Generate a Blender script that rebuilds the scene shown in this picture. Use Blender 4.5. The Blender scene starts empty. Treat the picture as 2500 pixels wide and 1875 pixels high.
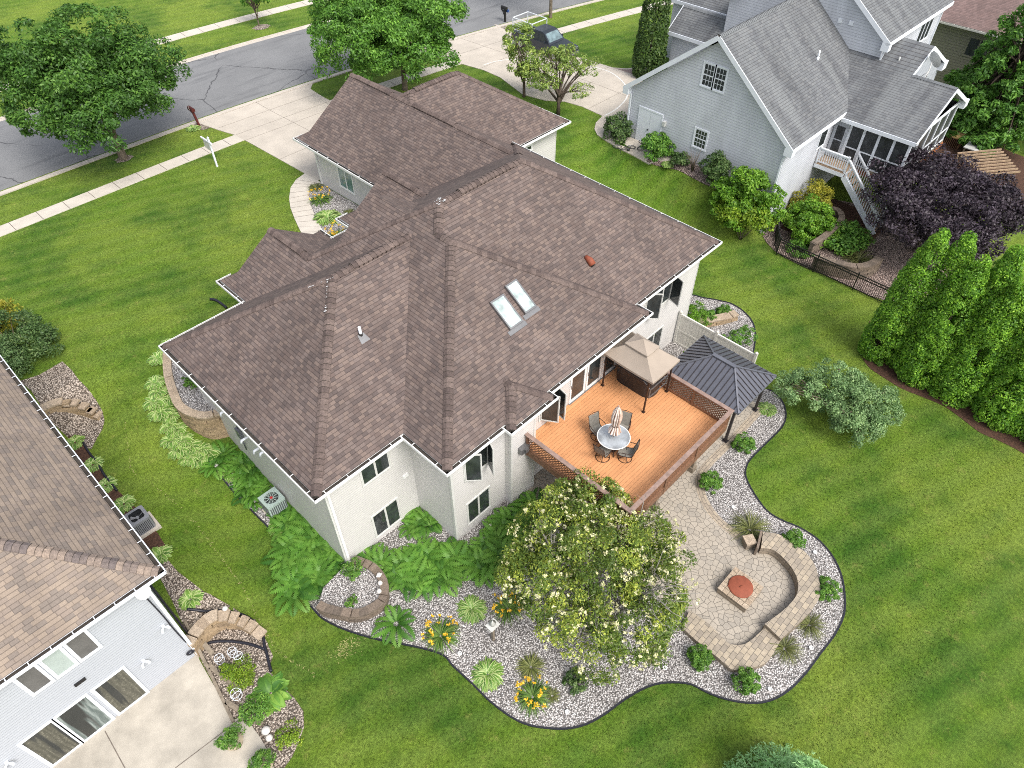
import bpy, bmesh, math, random
import numpy as np
from mathutils import Vector, Matrix
from mathutils.geometry import tessellate_polygon
random.seed(7)
SC = bpy.context.scene
COL = SC.collection
PI = math.pi

# ------------------------------------------------------------------ terrain
def S(t):
    t = min(max(t, 0.), 1.)
    return t*t*(3-2*t)
def ground(x, y):
    f = -.6*min(max((y-32)/15, 0), 1)
    a = -.45+2.65*S((y-18)/13)+f
    b = -.45+.8*S((y-15.95)/1.1)+.4*S((y-16)/9)+1.45*S((y-27.9)/1.6)+f
    c = -.45+2.65*S((y-14.3)/4.7)+f
    w = S((3.5-x)/2.5)
    v = S((x-34.3)/2.6)
    return (a*(1-w)+b*w)*(1-v)+c*v

# ------------------------------------------------------------------ node helper
class N:
    def __init__(s, name):
        s.m = bpy.data.materials.new(name); s.m.use_nodes = True
        s.t = s.m.node_tree; s.t.nodes.clear()
    def n(s, k, **kw):
        o = s.t.nodes.new(k)
        for a, b in kw.items(): setattr(o, a, b)
        return o
    def put(s, sock, v):
        if hasattr(v, 'links') or hasattr(v, 'is_linked'): s.t.links.new(v, sock)
        else:
            if isinstance(v, (tuple, list)) and len(v) == 3 and sock.type == 'RGBA': v = (*v, 1)
            sock.default_value = v
    def pos(s): return s.n('ShaderNodeNewGeometry').outputs['Position']
    def uv(s): return s.n('ShaderNodeUVMap').outputs['UV']
    def attr(s, a='rnd'): return s.n('ShaderNodeAttribute', attribute_name=a).outputs['Fac']
    def vec(s, v, sc=(1, 1, 1), loc=(0, 0, 0), rot=(0, 0, 0)):
        o = s.n('ShaderNodeMapping'); s.put(o.inputs['Vector'], v)
        o.inputs['Scale'].default_value = sc; o.inputs['Location'].default_value = loc; o.inputs['Rotation'].default_value = rot
        return o.outputs[0]
    def noise(s, v, sc, det=3, rough=.55, col=False):
        o = s.n('ShaderNodeTexNoise'); s.put(o.inputs['Vector'], v)
        o.inputs['Scale'].default_value = sc; o.inputs['Detail'].default_value = det; o.inputs['Roughness'].default_value = rough
        return o.outputs['Color' if col else 'Fac']
    def vor(s, v, sc, feat='F1', out='Distance', dim='3D', rnd=1.):
        o = s.n('ShaderNodeTexVoronoi', feature=feat, voronoi_dimensions=dim); s.put(o.inputs['Vector'], v)
        o.inputs['Scale'].default_value = sc; o.inputs['Randomness'].default_value = rnd
        return o.outputs[out]
    def white(s, v):
        o = s.n('ShaderNodeTexWhiteNoise', noise_dimensions='3D'); s.put(o.inputs['Vector'], v)
        return o.outputs['Value']
    def math(s, op, a, b=0., c=0.):
        o = s.n('ShaderNodeMath', operation=op); s.put(o.inputs[0], a); s.put(o.inputs[1], b); s.put(o.inputs[2], c)
        return o.outputs[0]
    def sep(s, v):
        o = s.n('ShaderNodeSeparateXYZ'); s.put(o.inputs[0], v); return o.outputs
    def comb(s, x, y, z=0.):
        o = s.n('ShaderNodeCombineXYZ'); s.put(o.inputs[0], x); s.put(o.inputs[1], y); s.put(o.inputs[2], z); return o.outputs[0]
    def mix(s, f, a, b, mode='MIX'):
        o = s.n('ShaderNodeMix', data_type='RGBA', blend_type=mode)
        s.put(o.inputs[0], f); s.put(o.inputs[6], a); s.put(o.inputs[7], b); return o.outputs[2]
    def ramp(s, f, stops, interp='LINEAR'):
        o = s.n('ShaderNodeValToRGB'); r = o.color_ramp; r.interpolation = interp
        while len(r.elements) < len(stops): r.elements.new(.5)
        for e, (p, c) in zip(r.elements, stops):
            e.position = p; e.color = (*c, 1) if len(c) == 3 else c
        s.put(o.inputs[0], f); return o.outputs[0]
    def rng(s, f, a, b, c=0., d=1.):
        o = s.n('ShaderNodeMapRange'); s.put(o.inputs[0], f)
        for i, q in enumerate((a, b, c, d)): o.inputs[i+1].default_value = q
        return o.outputs[0]
    def bump(s, h, st=.5, dist=.02):
        o = s.n('ShaderNodeBump'); s.put(o.inputs['Height'], h)
        o.inputs['Strength'].default_value = st; o.inputs['Distance'].default_value = dist
        return o.outputs[0]
    def pbr(s, col, rough=.7, metal=0., nor=None, spec=.4, trans=0., coat=0.):
        o = s.n('ShaderNodeBsdfPrincipled')
        s.put(o.inputs['Base Color'], col); s.put(o.inputs['Roughness'], rough); s.put(o.inputs['Metallic'], metal)
        o.inputs['Specular IOR Level'].default_value = spec
        if coat: o.inputs['Coat Weight'].default_value = coat
        if trans: o.inputs['Transmission Weight'].default_value = trans
        if nor is not None: s.put(o.inputs['Normal'], nor)
        return o.outputs[0]
    def out(s, sh):
        o = s.n('ShaderNodeOutputMaterial'); s.t.links.new(sh, o.inputs['Surface']); return s.m

def shade(c, k): return tuple(min(1, v*k) for v in c)
def plain(name, col, rough=.6, var=.12, sc=3., metal=0., spec=.4, bumpy=0., bsc=40., fine=.0):
    n = N(name); p = n.pos()
    f = n.noise(p, sc, 4, .6)
    c = n.mix(n.rng(f, .3, .7), shade(col, 1-var), shade(col, 1+var))
    if fine: c = n.mix(n.rng(n.noise(p, 90, 2), .35, .65), n.mix(1., c, (1-fine,)*3, 'MULTIPLY'), c)
    nor = n.bump(n.noise(p, bsc, 3), bumpy, .02) if bumpy else None
    return n.out(n.pbr(c, rough, metal, nor, spec))

def shingle(name, cols, row=.145, tab=.27, dark=.45, stain=None):
    n = N(name); x, y, z = n.sep(n.uv())[0:3]
    r = n.math('DIVIDE', y, row); ri = n.math('FLOOR', r); rf = n.math('FRACT', r)
    off = n.math('MULTIPLY', n.white(n.comb(ri, 3.3, 1.)), 1.)
    u = n.math('ADD', n.math('DIVIDE', x, tab), n.math('MULTIPLY', off, 7.3))
    u = n.math('ADD', u, n.math('MULTIPLY', n.noise(n.comb(n.math('MULTIPLY', x, .9), n.math('MULTIPLY', ri, 5.7), 0.), 3, 1), .9))
    ui = n.math('FLOOR', u); uf = n.math('FRACT', u)
    w = n.white(n.comb(ui, ri, 0.5))
    k = len(cols)
    c = n.ramp(w, [((i+.0)/k, cc) for i, cc in enumerate(cols)], 'CONSTANT')
    c = n.mix(.45, c, tuple(sum(q[i] for q in cols)/k for i in range(3)))
    gran = n.rng(n.noise(n.uv(), 60, 3), .3, .7, .78, 1.18)
    c = n.mix(1., c, n.comb(gran, gran, gran), 'MULTIPLY')
    # weathering in broad patches and vertical streaks, a property of the old granules
    st = n.rng(n.noise(n.vec(n.uv(), (.55, .16, 1)), 1., 4, .6), .35, .68, .84, 1.14)
    c = n.mix(1., c, n.comb(st, st, st), 'MULTIPLY')
    if stain:
        ss = n.rng(n.noise(n.vec(n.uv(), (.9, .12, 1)), 1.3, 4, .6), .42, .66)
        c = n.mix(n.math('MULTIPLY', ss, .7), c, stain)
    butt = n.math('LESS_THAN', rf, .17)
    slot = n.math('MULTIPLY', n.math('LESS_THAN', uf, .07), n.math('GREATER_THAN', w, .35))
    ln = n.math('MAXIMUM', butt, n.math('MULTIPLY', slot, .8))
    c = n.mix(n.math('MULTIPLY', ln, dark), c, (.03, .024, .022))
    h = n.math('ADD', n.math('MULTIPLY', rf, -.6), n.math('MULTIPLY', w, .55))
    nor = n.bump(n.math('ADD', h, n.math('MULTIPLY', n.noise(n.uv(), 120, 2), .35)), .6, .012)
    return n.out(n.pbr(c, .9, 0, nor, .2))

def siding(name, col, lap=.105, dirt=.12, seam=.5):
    n = N(name); p = n.pos(); x, y, z = n.sep(p)[0:3]
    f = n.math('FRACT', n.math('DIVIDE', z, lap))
    d = n.rng(n.noise(n.vec(p, (1, 1, .35)), .9, 5, .65), .35, .75)
    c = n.mix(n.math('MULTIPLY', d, dirt*2), col, shade(col, .55))
    course = n.white(n.comb(n.math('FLOOR', n.math('DIVIDE', z, lap)), 0., 0.))
    c = n.mix(n.math('MULTIPLY', course, .09), c, shade(col, .6))
    c = n.mix(n.math('MULTIPLY', n.math('GREATER_THAN', f, .86), seam), c, shade(col, .3))  # dark line under each lap lip: its shade painted into the siding colour
    nor = n.bump(n.math('MULTIPLY', f, -1.), .28, .012)
    return n.out(n.pbr(c, .45, 0, nor, .4))

def leafmat(name, c0, c1, c2=None, trans=.28, rough=.5, hue=.0):
    n = N(name); r = n.attr()
    st = [(0., c0), (.6, c1), (1., c2 or c1)]
    c = n.ramp(r, st)
    big = n.rng(n.noise(n.pos(), 1.3, 2), .35, .65, .82, 1.15)
    c = n.mix(1., c, n.comb(big, big, big), 'MULTIPLY')
    a = n.pbr(c, rough, 0, None, .35)
    t = n.n('ShaderNodeBsdfTranslucent'); n.put(t.inputs[0], n.mix(.35, c, shade(c1, 2.0)))
    m = n.n('ShaderNodeMixShader'); m.inputs[0].default_value = trans
    n.t.links.new(a, m.inputs[1]); n.t.links.new(t.outputs[0], m.inputs[2])
    return n.out(m.outputs[0])

def glass(name, col=(.02, .024, .025), rough=.06, refl=.6):
    n = N(name); p = n.pos()
    f = n.noise(n.vec(p, (1, 1, .7)), 2.2, 3)
    c = n.mix(n.rng(f, .35, .7), col, shade(col, 2.2))
    return n.out(n.pbr(c, rough, 0, None, refl))

def curtain_glass(name, a, b, pat):
    # glazing with folded cloth hanging close behind it
    n = N(name); p = n.pos(); x, y, z = n.sep(p)[0:3]
    fold = n.math('SINE', n.math('ADD', n.math('MULTIPLY', x, 34.), n.math('MULTIPLY', n.noise(n.vec(p, (2.5, 1, .5)), 1.5, 3), 16.)))
    c = n.mix(n.rng(fold, -1, 1), a, b)
    if pat: c = n.mix(n.math('MULTIPLY', n.rng(n.vor(p, 11.), .25, .45), .6), c, shade(a, .55))
    gap = n.rng(n.noise(n.vec(p, (1.6, 1, .12), (pat*3, 0, 0)), 1.6, 2), .50, .56)
    c = n.mix(gap, c, (.022, .026, .026))
    return n.out(n.pbr(c, .12, 0, None, .6))
def lawn_mat():
    n = N('lawn_grass'); p = n.pos()
    big = n.rng(n.noise(p, .11, 4, .6), .38, .60)
    mid = n.rng(n.noise(n.vec(p, (1, 1, 1), (7, 3, 0)), .8, 5, .7), .32, .68)
    fin = n.noise(n.vec(p, (1, 1, .3)), 9., 5, .8)
    vf = n.noise(p, 38., 3, .8)
    c = n.mix(mid, (.062, .140, .012), (.122, .204, .022))
    c = n.mix(n.math('MULTIPLY', big, .62), c, (.205, .262, .040))
    dk = n.rng(n.noise(n.vec(p, (1, 1, 1), (31, 5, 2)), .24, 5, .65), .47, .64)
    c = n.mix(n.math('MULTIPLY', dk, .75), c, (.030, .092, .011))
    # mowing passes: faint alternating tone along the street direction
    x, y, z = n.sep(p)[0:3]
    mw = n.math('SINE', n.math('ADD', n.math('MULTIPLY', n.math('ADD', n.math('MULTIPLY', x, .35), y), 5.2), n.math('MULTIPLY', n.noise(p, .5, 2), 4.)))
    c = n.mix(n.rng(mw, -1, 1, 0., .24), c, (.19, .26, .06))
    dry = n.rng(n.noise(n.vec(p, (1, 1, 1), (3, 51, 2)), 1.7, 6, .8), .57, .78)
    c = n.mix(n.math('MULTIPLY', dry, .65), c, (.30, .275, .085))
    cl = n.rng(n.noise(n.vec(p, (1, 1, 1), (13, 5, 9)), 2.6, 5, .8), .60, .72)
    c = n.mix(n.math('MULTIPLY', cl, .5), c, (.05, .13, .02))
    g = n.rng(n.math('ADD', n.math('MULTIPLY', fin, .6), n.math('MULTIPLY', vf, .4)), .33, .67, .38, 1.66)
    c = n.mix(1., c, n.comb(g, g, g), 'MULTIPLY')
    nor = n.bump(n.math('ADD', fin, vf), .8, .07)
    return n.out(n.pbr(c, .85, 0, nor, .12))

def gravel_mat(name, a, b, dk, sc=15., dkf=.55):
    n = N(name); p = n.pos()
    v = n.vor(p, sc); cc = n.white(n.vor(p, sc, out='Position'))
    c = n.ramp(cc, [(0, a), (.45, b), (.62, shade(a, .72)), (.8, shade(b, 1.12)), (.93, dk)], 'CONSTANT')
    e = n.rng(v, .42, .62)
    c = n.mix(n.math('MULTIPLY', e, .92), c, shade(dk, .45))
    big = n.rng(n.noise(p, 1.2, 3), .3, .7, .86, 1.1)
    c = n.mix(1., c, n.comb(big, big, big), 'MULTIPLY')
    nor = n.bump(n.math('MULTIPLY', v, -1.), 1., .05)
    return n.out(n.pbr(c, .85, 0, nor, .25))

def flag_mat():
    n = N('flagstone_paving'); p = n.pos()
    wp = n.mix(.11, p, n.noise(p, 1.6, 2, col=True))
    e = n.vor(wp, 4.9, 'DISTANCE_TO_EDGE', dim='2D'); cc = n.vor(wp, 4.9, out='Color', dim='2D')
    k = n.sep(cc)[0]
    c = n.ramp(k, [(0, (.345, .305, .252)), (.5, (.39, .345, .287)), (1, (.31, .278, .236))])
    f = n.rng(n.noise(p, 26, 4, .7), .3, .7, .82, 1.14)
    c = n.mix(1., c, n.comb(f, f, f), 'MULTIPLY')
    j = n.rng(e, .025, .05, 1., 0.)
    c = n.mix(n.math('MULTIPLY', j, .8), c, (.085, .075, .065))
    nor = n.bump(n.rng(e, 0., .08), .5, .012)
    return n.out(n.pbr(c, .8, 0, nor, .3))

def paver_mat(name, cols, w=.28, h=.14, joint=(.09, .08, .07)):
    n = N(name)
    b = n.n('ShaderNodeTexBrick'); n.put(b.inputs['Vector'], n.uv())
    b.inputs['Scale'].default_value = 1.; b.inputs['Mortar Size'].default_value = .008
    b.inputs['Brick Width'].default_value = w; b.inputs['Row Height'].default_value = h
    n.put(b.inputs['Color1'], cols[0]); n.put(b.inputs['Color2'], cols[1]); n.put(b.inputs['Mortar'], joint)
    f = n.rng(n.noise(n.pos(), 6, 4, .7), .3, .7, .82, 1.14)
    c = n.mix(1., b.outputs['Color'], n.comb(f, f, f), 'MULTIPLY')
    nor = n.bump(b.outputs['Fac'], -.5, .01)
    return n.out(n.pbr(c, .85, 0, nor, .3))

def block_mat(name, a, b, c_):
    n = N(name); r = n.attr(); p = n.pos()
    c = n.ramp(r, [(0, a), (.5, b), (1, c_)])
    f = n.rng(n.noise(p, 9, 5, .75), .28, .72, .62, 1.28)
    c = n.mix(1., c, n.comb(f, f, f), 'MULTIPLY')
    nor = n.bump(n.noise(p, 16, 5, .7), .8, .04)
    return n.out(n.pbr(c, .9, 0, nor, .2))

def deck_mat():
    n = N('deck_boards'); p = n.pos(); x, y, z = n.sep(p)[0:3]
    r = n.math('DIVIDE', y, .142); ri = n.math('FLOOR', r); f = n.math('FRACT', r)
    w = n.white(n.comb(ri, n.math('FLOOR', n.math('ADD', n.math('DIVIDE', x, 4.2), n.math('MULTIPLY', n.white(n.comb(ri, 9., 0.)), 3.))), 0.))
    c = n.ramp(w, [(0, (.57, .272, .122)), (.5, (.60, .29, .132)), (1, (.54, .255, .113))])
    gr = n.rng(n.noise(n.vec(p, (1.2, 22, 1)), 3., 4, .6), .3, .7, .93, 1.05)
    c = n.mix(1., c, n.comb(gr, gr, gr), 'MULTIPLY')
    ws = n.rng(n.noise(p, .8, 3), .35, .65, .90, 1.08)
    c = n.mix(1., c, n.comb(ws, ws, ws), 'MULTIPLY')
    c = n.mix(n.math('MULTIPLY', n.math('LESS_THAN', f, .075), .6), c, (.10, .04, .016))
    nor = n.bump(n.math('GREATER_THAN', f, .075), .5, .01)
    return n.out(n.pbr(c, .55, 0, nor, .3))

def asphalt_mat():
    n = N('old_asphalt'); p = n.pos()
    a = n.rng(n.noise(p, .35, 4, .6), .3, .7)
    c = n.mix(a, (.175, .177, .182), (.215, .217, .222))
    st = n.rng(n.noise(n.vec(p, (.12, 1.1, 1)), 1.2, 5, .7), .52, .70)
    c = n.mix(n.math('MULTIPLY', st, .5), c, (.085, .087, .093))
    wp = n.mix(.45, p, n.noise(p, 1.1, 5, col=True))
    e = n.vor(wp, .26, 'DISTANCE_TO_EDGE', dim='2D')
    cr = n.math('MULTIPLY', n.rng(e, .003, .009, 1., 0.), n.rng(n.noise(p, .25, 2), .42, .5))
    c = n.mix(n.math('MULTIPLY', cr, .85), c, (.06, .06, .065))
    g = n.rng(n.noise(p, 70, 2), .3, .7, .85, 1.12)
    c = n.mix(1., c, n.comb(g, g, g), 'MULTIPLY')
    return n.out(n.pbr(c, .9, 0, n.bump(n.noise(p, 60, 2), .4, .01), .2))

def bark_mat(name, col):
    n = N(name); p = n.pos()
    f = n.noise(n.vec(p, (1, 1, .22)), 14, 5, .7)
    c = n.mix(n.rng(f, .32, .68), shade(col, .55), shade(col, 1.3))
    return n.out(n.pbr(c, .9, 0, n.bump(f, .8, .04), .2))

M = {}
brown = [(.108, .084, .078), (.144, .110, .099), (.205, .155, .132), (.080, .065, .064), (.170, .134, .122), (.128, .095, .085)]
M['roof'] = shingle('brown_shingle', brown, .140, .215, dark=.6)
M['roof_light'] = shingle('tan_shingle', [(.25, .20, .16), (.295, .235, .185), (.20, .165, .145), (.235, .19, .16), (.16, .138, .125), (.27, .215, .17)], row=.145, tab=.26, dark=.45)
M['roof_grey'] = shingle('grey_shingle', [(.115, .122, .132), (.145, .152, .162), (.095, .10, .11), (.175, .18, .184), (.128, .132, .142)], row=.17, dark=.6, stain=(.19, .20, .205))
M['roof_far'] = shingle('red_brown_shingle', [(.19, .13, .12), (.23, .16, .15), (.16, .115, .108)], dark=.4)
M['cap'] = plain('ridge_cap_shingle', (.150, .110, .098), .9, .22, 5, fine=.25)
M['cap_grey'] = plain('grey_ridge_cap', (.17, .18, .19), .9, .2, 5, fine=.2)
M['cap_light'] = plain('tan_ridge_cap', (.22, .18, .16), .9, .3, 4, fine=.2)
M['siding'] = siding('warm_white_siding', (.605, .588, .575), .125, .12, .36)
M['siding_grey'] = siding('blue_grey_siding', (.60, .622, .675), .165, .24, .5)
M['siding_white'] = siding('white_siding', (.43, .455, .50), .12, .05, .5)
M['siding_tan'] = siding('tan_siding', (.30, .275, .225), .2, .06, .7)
M['white'] = plain('white_trim', (.72, .72, .71), .45, .05, 2)
M['white_cool'] = plain('bright_white_trim', (.70, .73, .78), .45, .05, 2)
M['debris_gap_shade'] = plain('gutter_trough_gap_shade', (.045, .038, .032), .9, .4, 6)  # debris in gutters; on cap butts, asphalt edge with gap shade painted in
M['pale_frame'] = plain('pale_frame', (.56, .56, .54), .4, .05, 2)
M['glass'] = glass('dark_glass')
M['glass_green'] = glass('greenish_glass', (.10, .16, .15), .08, .6)
M['glass_screen'] = plain('window_screen', (.115, .112, .108), .6, .15, 3)
M['blind'] = plain('pale_blind', (.36, .42, .40), .6, .06, 3)
M['curtain'] = curtain_glass('curtain_behind_glass', (.10, .13, .125), (.24, .28, .27), 0)
M['curtain_pattern'] = curtain_glass('patterned_curtain_behind_glass', (.085, .085, .065), (.16, .155, .12), 1)
M['screen'] = glass('porch_screen', (.028, .03, .033), .35, .3)
M['lawn'] = lawn_mat()
M['gravel'] = gravel_mat('pale_pink_gravel', (.50, .47, .455), (.62, .595, .58), (.24, .22, .21), 18., .5)
M['gravel_tan'] = gravel_mat('tan_gravel', (.40, .335, .28), (.50, .43, .37), (.16, .125, .10), 16)
M['gravel_red'] = gravel_mat('reddish_gravel', (.36, .27, .235), (.44, .35, .31), (.15, .11, .10), 15)
M['mulch'] = plain('bark_mulch', (.085, .042, .026), .95, .5, 9, bumpy=.8, bsc=30, fine=.4)
M['flag'] = flag_mat()
M['pavers'] = paver_mat('tan_pavers', [(.40, .335, .255), (.30, .25, .20)])
M['pavers_seat'] = paver_mat('seat_pavers', [(.40, .335, .25), (.275, .235, .19)], .30, .19)
M['pavers_red'] = paver_mat('reddish_pavers', [(.34, .25, .22), (.27, .20, .18)])
M['block'] = block_mat('tan_wall_block', (.32, .235, .145), (.41, .305, .195), (.26, .195, .13))
M['block_cap'] = block_mat('tan_cap_stone', (.38, .30, .22), (.44, .355, .27), (.33, .255, .185))
M['block_dark'] = block_mat('weathered_block', (.165, .13, .10), (.21, .165, .13), (.13, .105, .085))
M['concrete'] = plain('pale_concrete', (.485, .435, .375), .85, .10, .9, bumpy=.15, fine=.08)
M['concrete_walk'] = plain('walk_concrete', (.52, .475, .415), .85, .09, 1.2, bumpy=.15, fine=.08)
M['concrete_patio'] = plain('patio_concrete', (.40, .365, .31), .85, .2, 1.1, bumpy=.15, fine=.08)
M['joint'] = plain('joint_filler', (.15, .125, .105), .9, .3, 6)
M['kerb'] = plain('kerb_concrete', (.50, .45, .395), .85, .10, 1.5, fine=.08)
M['asphalt'] = asphalt_mat()
M['line_white'] = plain('court_line_paint', (.66, .65, .62), .7, .12, 5)
M['deck'] = deck_mat()
M['rail'] = plain('brown_stained_wood', (.17, .088, .052), .65, .28, 6, bumpy=.2)
M['rail_cap'] = plain('weathered_rail_cap', (.255, .175, .145), .7, .25, 5, bumpy=.2)
M['lattice'] = plain('lattice_wood', (.20, .098, .055), .7, .25, 7)
M['bronze'] = plain('bronze_metal', (.045, .026, .020), .45, .2, 6, .3)
M['sling'] = plain('grey_sling_fabric', (.21, .198, .172), .8, .14, 9, fine=.1)
M['table_glass'] = glass('frosted_table_glass', (.20, .215, .23), .35, .4)
M['skyglass'] = glass('skylight_glazing', (.25, .30, .295), .45, .25)
M['umb'] = None
M['canvas'] = plain('tan_canvas', (.315, .262, .215), .85, .06, 2, bumpy=.1, bsc=12)
M['tub'] = plain('dark_tub_vinyl', (.020, .019, .021), .42, .25, 3)
M['tub_lid'] = plain('tub_lid_vinyl', (.032, .029, .030), .5, .25, 3)
M['steel'] = plain('grey_steel', (.20, .20, .205), .4, .1, 4, .6)
M['black'] = plain('black_powder_coat', (.014, .013, .013), .5, .2, 5)
M['black_plastic'] = plain('black_pipe_plastic', (.016, .016, .024), .45, .2, 6)
M['gaz'] = plain('slate_metal_panel', (.120, .124, .148), .38, .10, 3, .35)
M['gaz_trim'] = plain('slate_metal_trim', (.15, .155, .18), .4, .1, 3, .35)
M['gaz_post'] = plain('dark_brown_metal', (.035, .030, .032), .5, .15, 4, .2)
M['rust'] = plain('rust_red_steel', (.235, .062, .032), .7, .16, 5)
M['vinyl'] = plain('cream_vinyl', (.60, .585, .535), .5, .07, 2)
M['redwood'] = plain('red_stained_beam', (.30, .10, .038), .6, .25, 4)
M['oldwood'] = plain('grey_old_wood', (.20, .165, .125), .85, .35, 6, bumpy=.3)
M['rawwood'] = plain('weathered_slats', (.31, .22, .145), .8, .25, 5)
M['bark'] = bark_mat('grey_brown_bark', (.155, .125, .095))
M['bark_dark'] = bark_mat('dark_bark', (.075, .058, .045))
M['bark_pale'] = bark_mat('pale_grey_bark', (.30, .28, .25))
M['maple'] = leafmat('maple_leaves', (0.033, 0.089, 0.016), (0.076, 0.177, 0.028), (0.146, 0.285, 0.043))
M['maple_light'] = leafmat('bright_maple_leaves', (0.052, 0.137, 0.021), (0.121, 0.274, 0.036), (0.209, 0.402, 0.052))
M['olive'] = leafmat('olive_leaves', (0.107, 0.184, 0.039), (0.245, 0.340, 0.070), (0.451, 0.524, 0.127))
M['lilac_leaf'] = leafmat('lilac_leaves', (0.066, 0.116, 0.020), (0.164, 0.239, 0.038), (0.470, 0.522, 0.080))
M['blossom'] = leafmat('cream_blossoms', (.56, .54, .25), (.68, .66, .38), (.78, .76, .54), trans=.15)
M['thuja'] = leafmat('thuja_sprays', (0.055, 0.155, 0.018), (0.191, 0.391, 0.033), (0.410, 0.673, 0.062))
M['thuja_dark'] = leafmat('dark_thuja', (0.027, 0.063, 0.015), (0.075, 0.135, 0.030), (0.150, 0.225, 0.053))
M['spruce'] = leafmat('blue_spruce_needles', (0.174, 0.338, 0.135), (0.351, 0.608, 0.247), (0.538, 0.842, 0.398))
M['pine'] = leafmat('dark_conifer', (0.041, 0.115, 0.023), (0.110, 0.253, 0.038), (0.230, 0.437, 0.064))
M['purple'] = leafmat('purple_leaves', (0.016, 0.01, 0.015), (0.045, 0.032, 0.044), (0.105, 0.084, 0.108), trans=.1)
M['grey_leaf'] = leafmat('grey_green_leaves', (0.086, 0.167, 0.063), (0.207, 0.333, 0.132), (0.368, 0.506, 0.218))
M['shrub'] = leafmat('shrub_leaves', (0.056, 0.159, 0.024), (0.143, 0.298, 0.044), (0.262, 0.437, 0.070))
M['shrub_y'] = leafmat('yellow_green_leaves', (0.085, 0.165, 0.012), (0.215, 0.335, 0.025), (0.36, 0.44, 0.045))
M['shrub_g'] = leafmat('gold_leaves', (0.130, 0.156, 0.016), (0.325, 0.312, 0.033), (0.468, 0.403, 0.046))
M['shrub_d'] = leafmat('dark_shrub_leaves', (0.042, 0.086, 0.026), (0.092, 0.163, 0.048), (0.202, 0.278, 0.096))
M['shrub_lime'] = leafmat('lime_leaves', (.055, .145, .012), (.15, .31, .024), (.27, .43, .045))
M['hosta'] = None
M['fern'] = leafmat('fern_fronds', (0.031, 0.111, 0.015), (0.093, 0.229, 0.028), (0.181, 0.351, 0.053), trans=.3)
M['blade'] = leafmat('strap_leaves', (0.047, 0.115, 0.019), (0.108, 0.209, 0.035), (0.216, 0.324, 0.068))
M['blade_o'] = leafmat('olive_blades', (0.077, 0.098, 0.031), (0.168, 0.189, 0.056), (0.280, 0.287, 0.105))
M['daylily'] = leafmat('yellow_flowers', (.68, .36, .02), (.78, .50, .03), (.82, .60, .08), trans=.2)
M['stone'] = plain('white_stone', (.58, .55, .52), .8, .15, 9)
M['straw'] = plain('dry_grass_straw', (.27, .27, .10), .9, .3, 8)
M['hose'] = plain('dark_conduit', (.025, .028, .036), .5, .2, 6)

def striped(name, cols, ax=0):
    n = N(name); x = n.sep(n.uv())[0]
    c = n.ramp(n.math('FRACT', x), cols, 'CONSTANT')
    f = n.rng(n.noise(n.pos(), 12, 3), .3, .7, .85, 1.12)
    return n.out(n.pbr(n.mix(1., c, n.comb(f, f, f), 'MULTIPLY'), .85, 0, None, .2))
M['umb'] = striped('striped_canvas', [(0, (.52, .39, .32)), (.28, (.60, .54, .49)), (.45, (.16, .10, .085)), (.6, (.50, .34, .265)), (.82, (.66, .62, .60))])
def hosta_mat():
    n = N('variegated_leaf'); x = n.sep(n.uv())[0]; r = n.attr()
    edge = n.math('ABSOLUTE', n.math('SUBTRACT', x, .5))
    g = n.ramp(r, [(0, (.050, .125, .018)), (.6, (.105, .215, .030)), (1, (.18, .30, .055))])
    c = n.mix(n.rng(edge, .31, .40), g, (.36, .44, .17))
    a = n.pbr(c, .45, 0, None, .35)
    return n.out(a)
M['hosta'] = hosta_mat()

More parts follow.
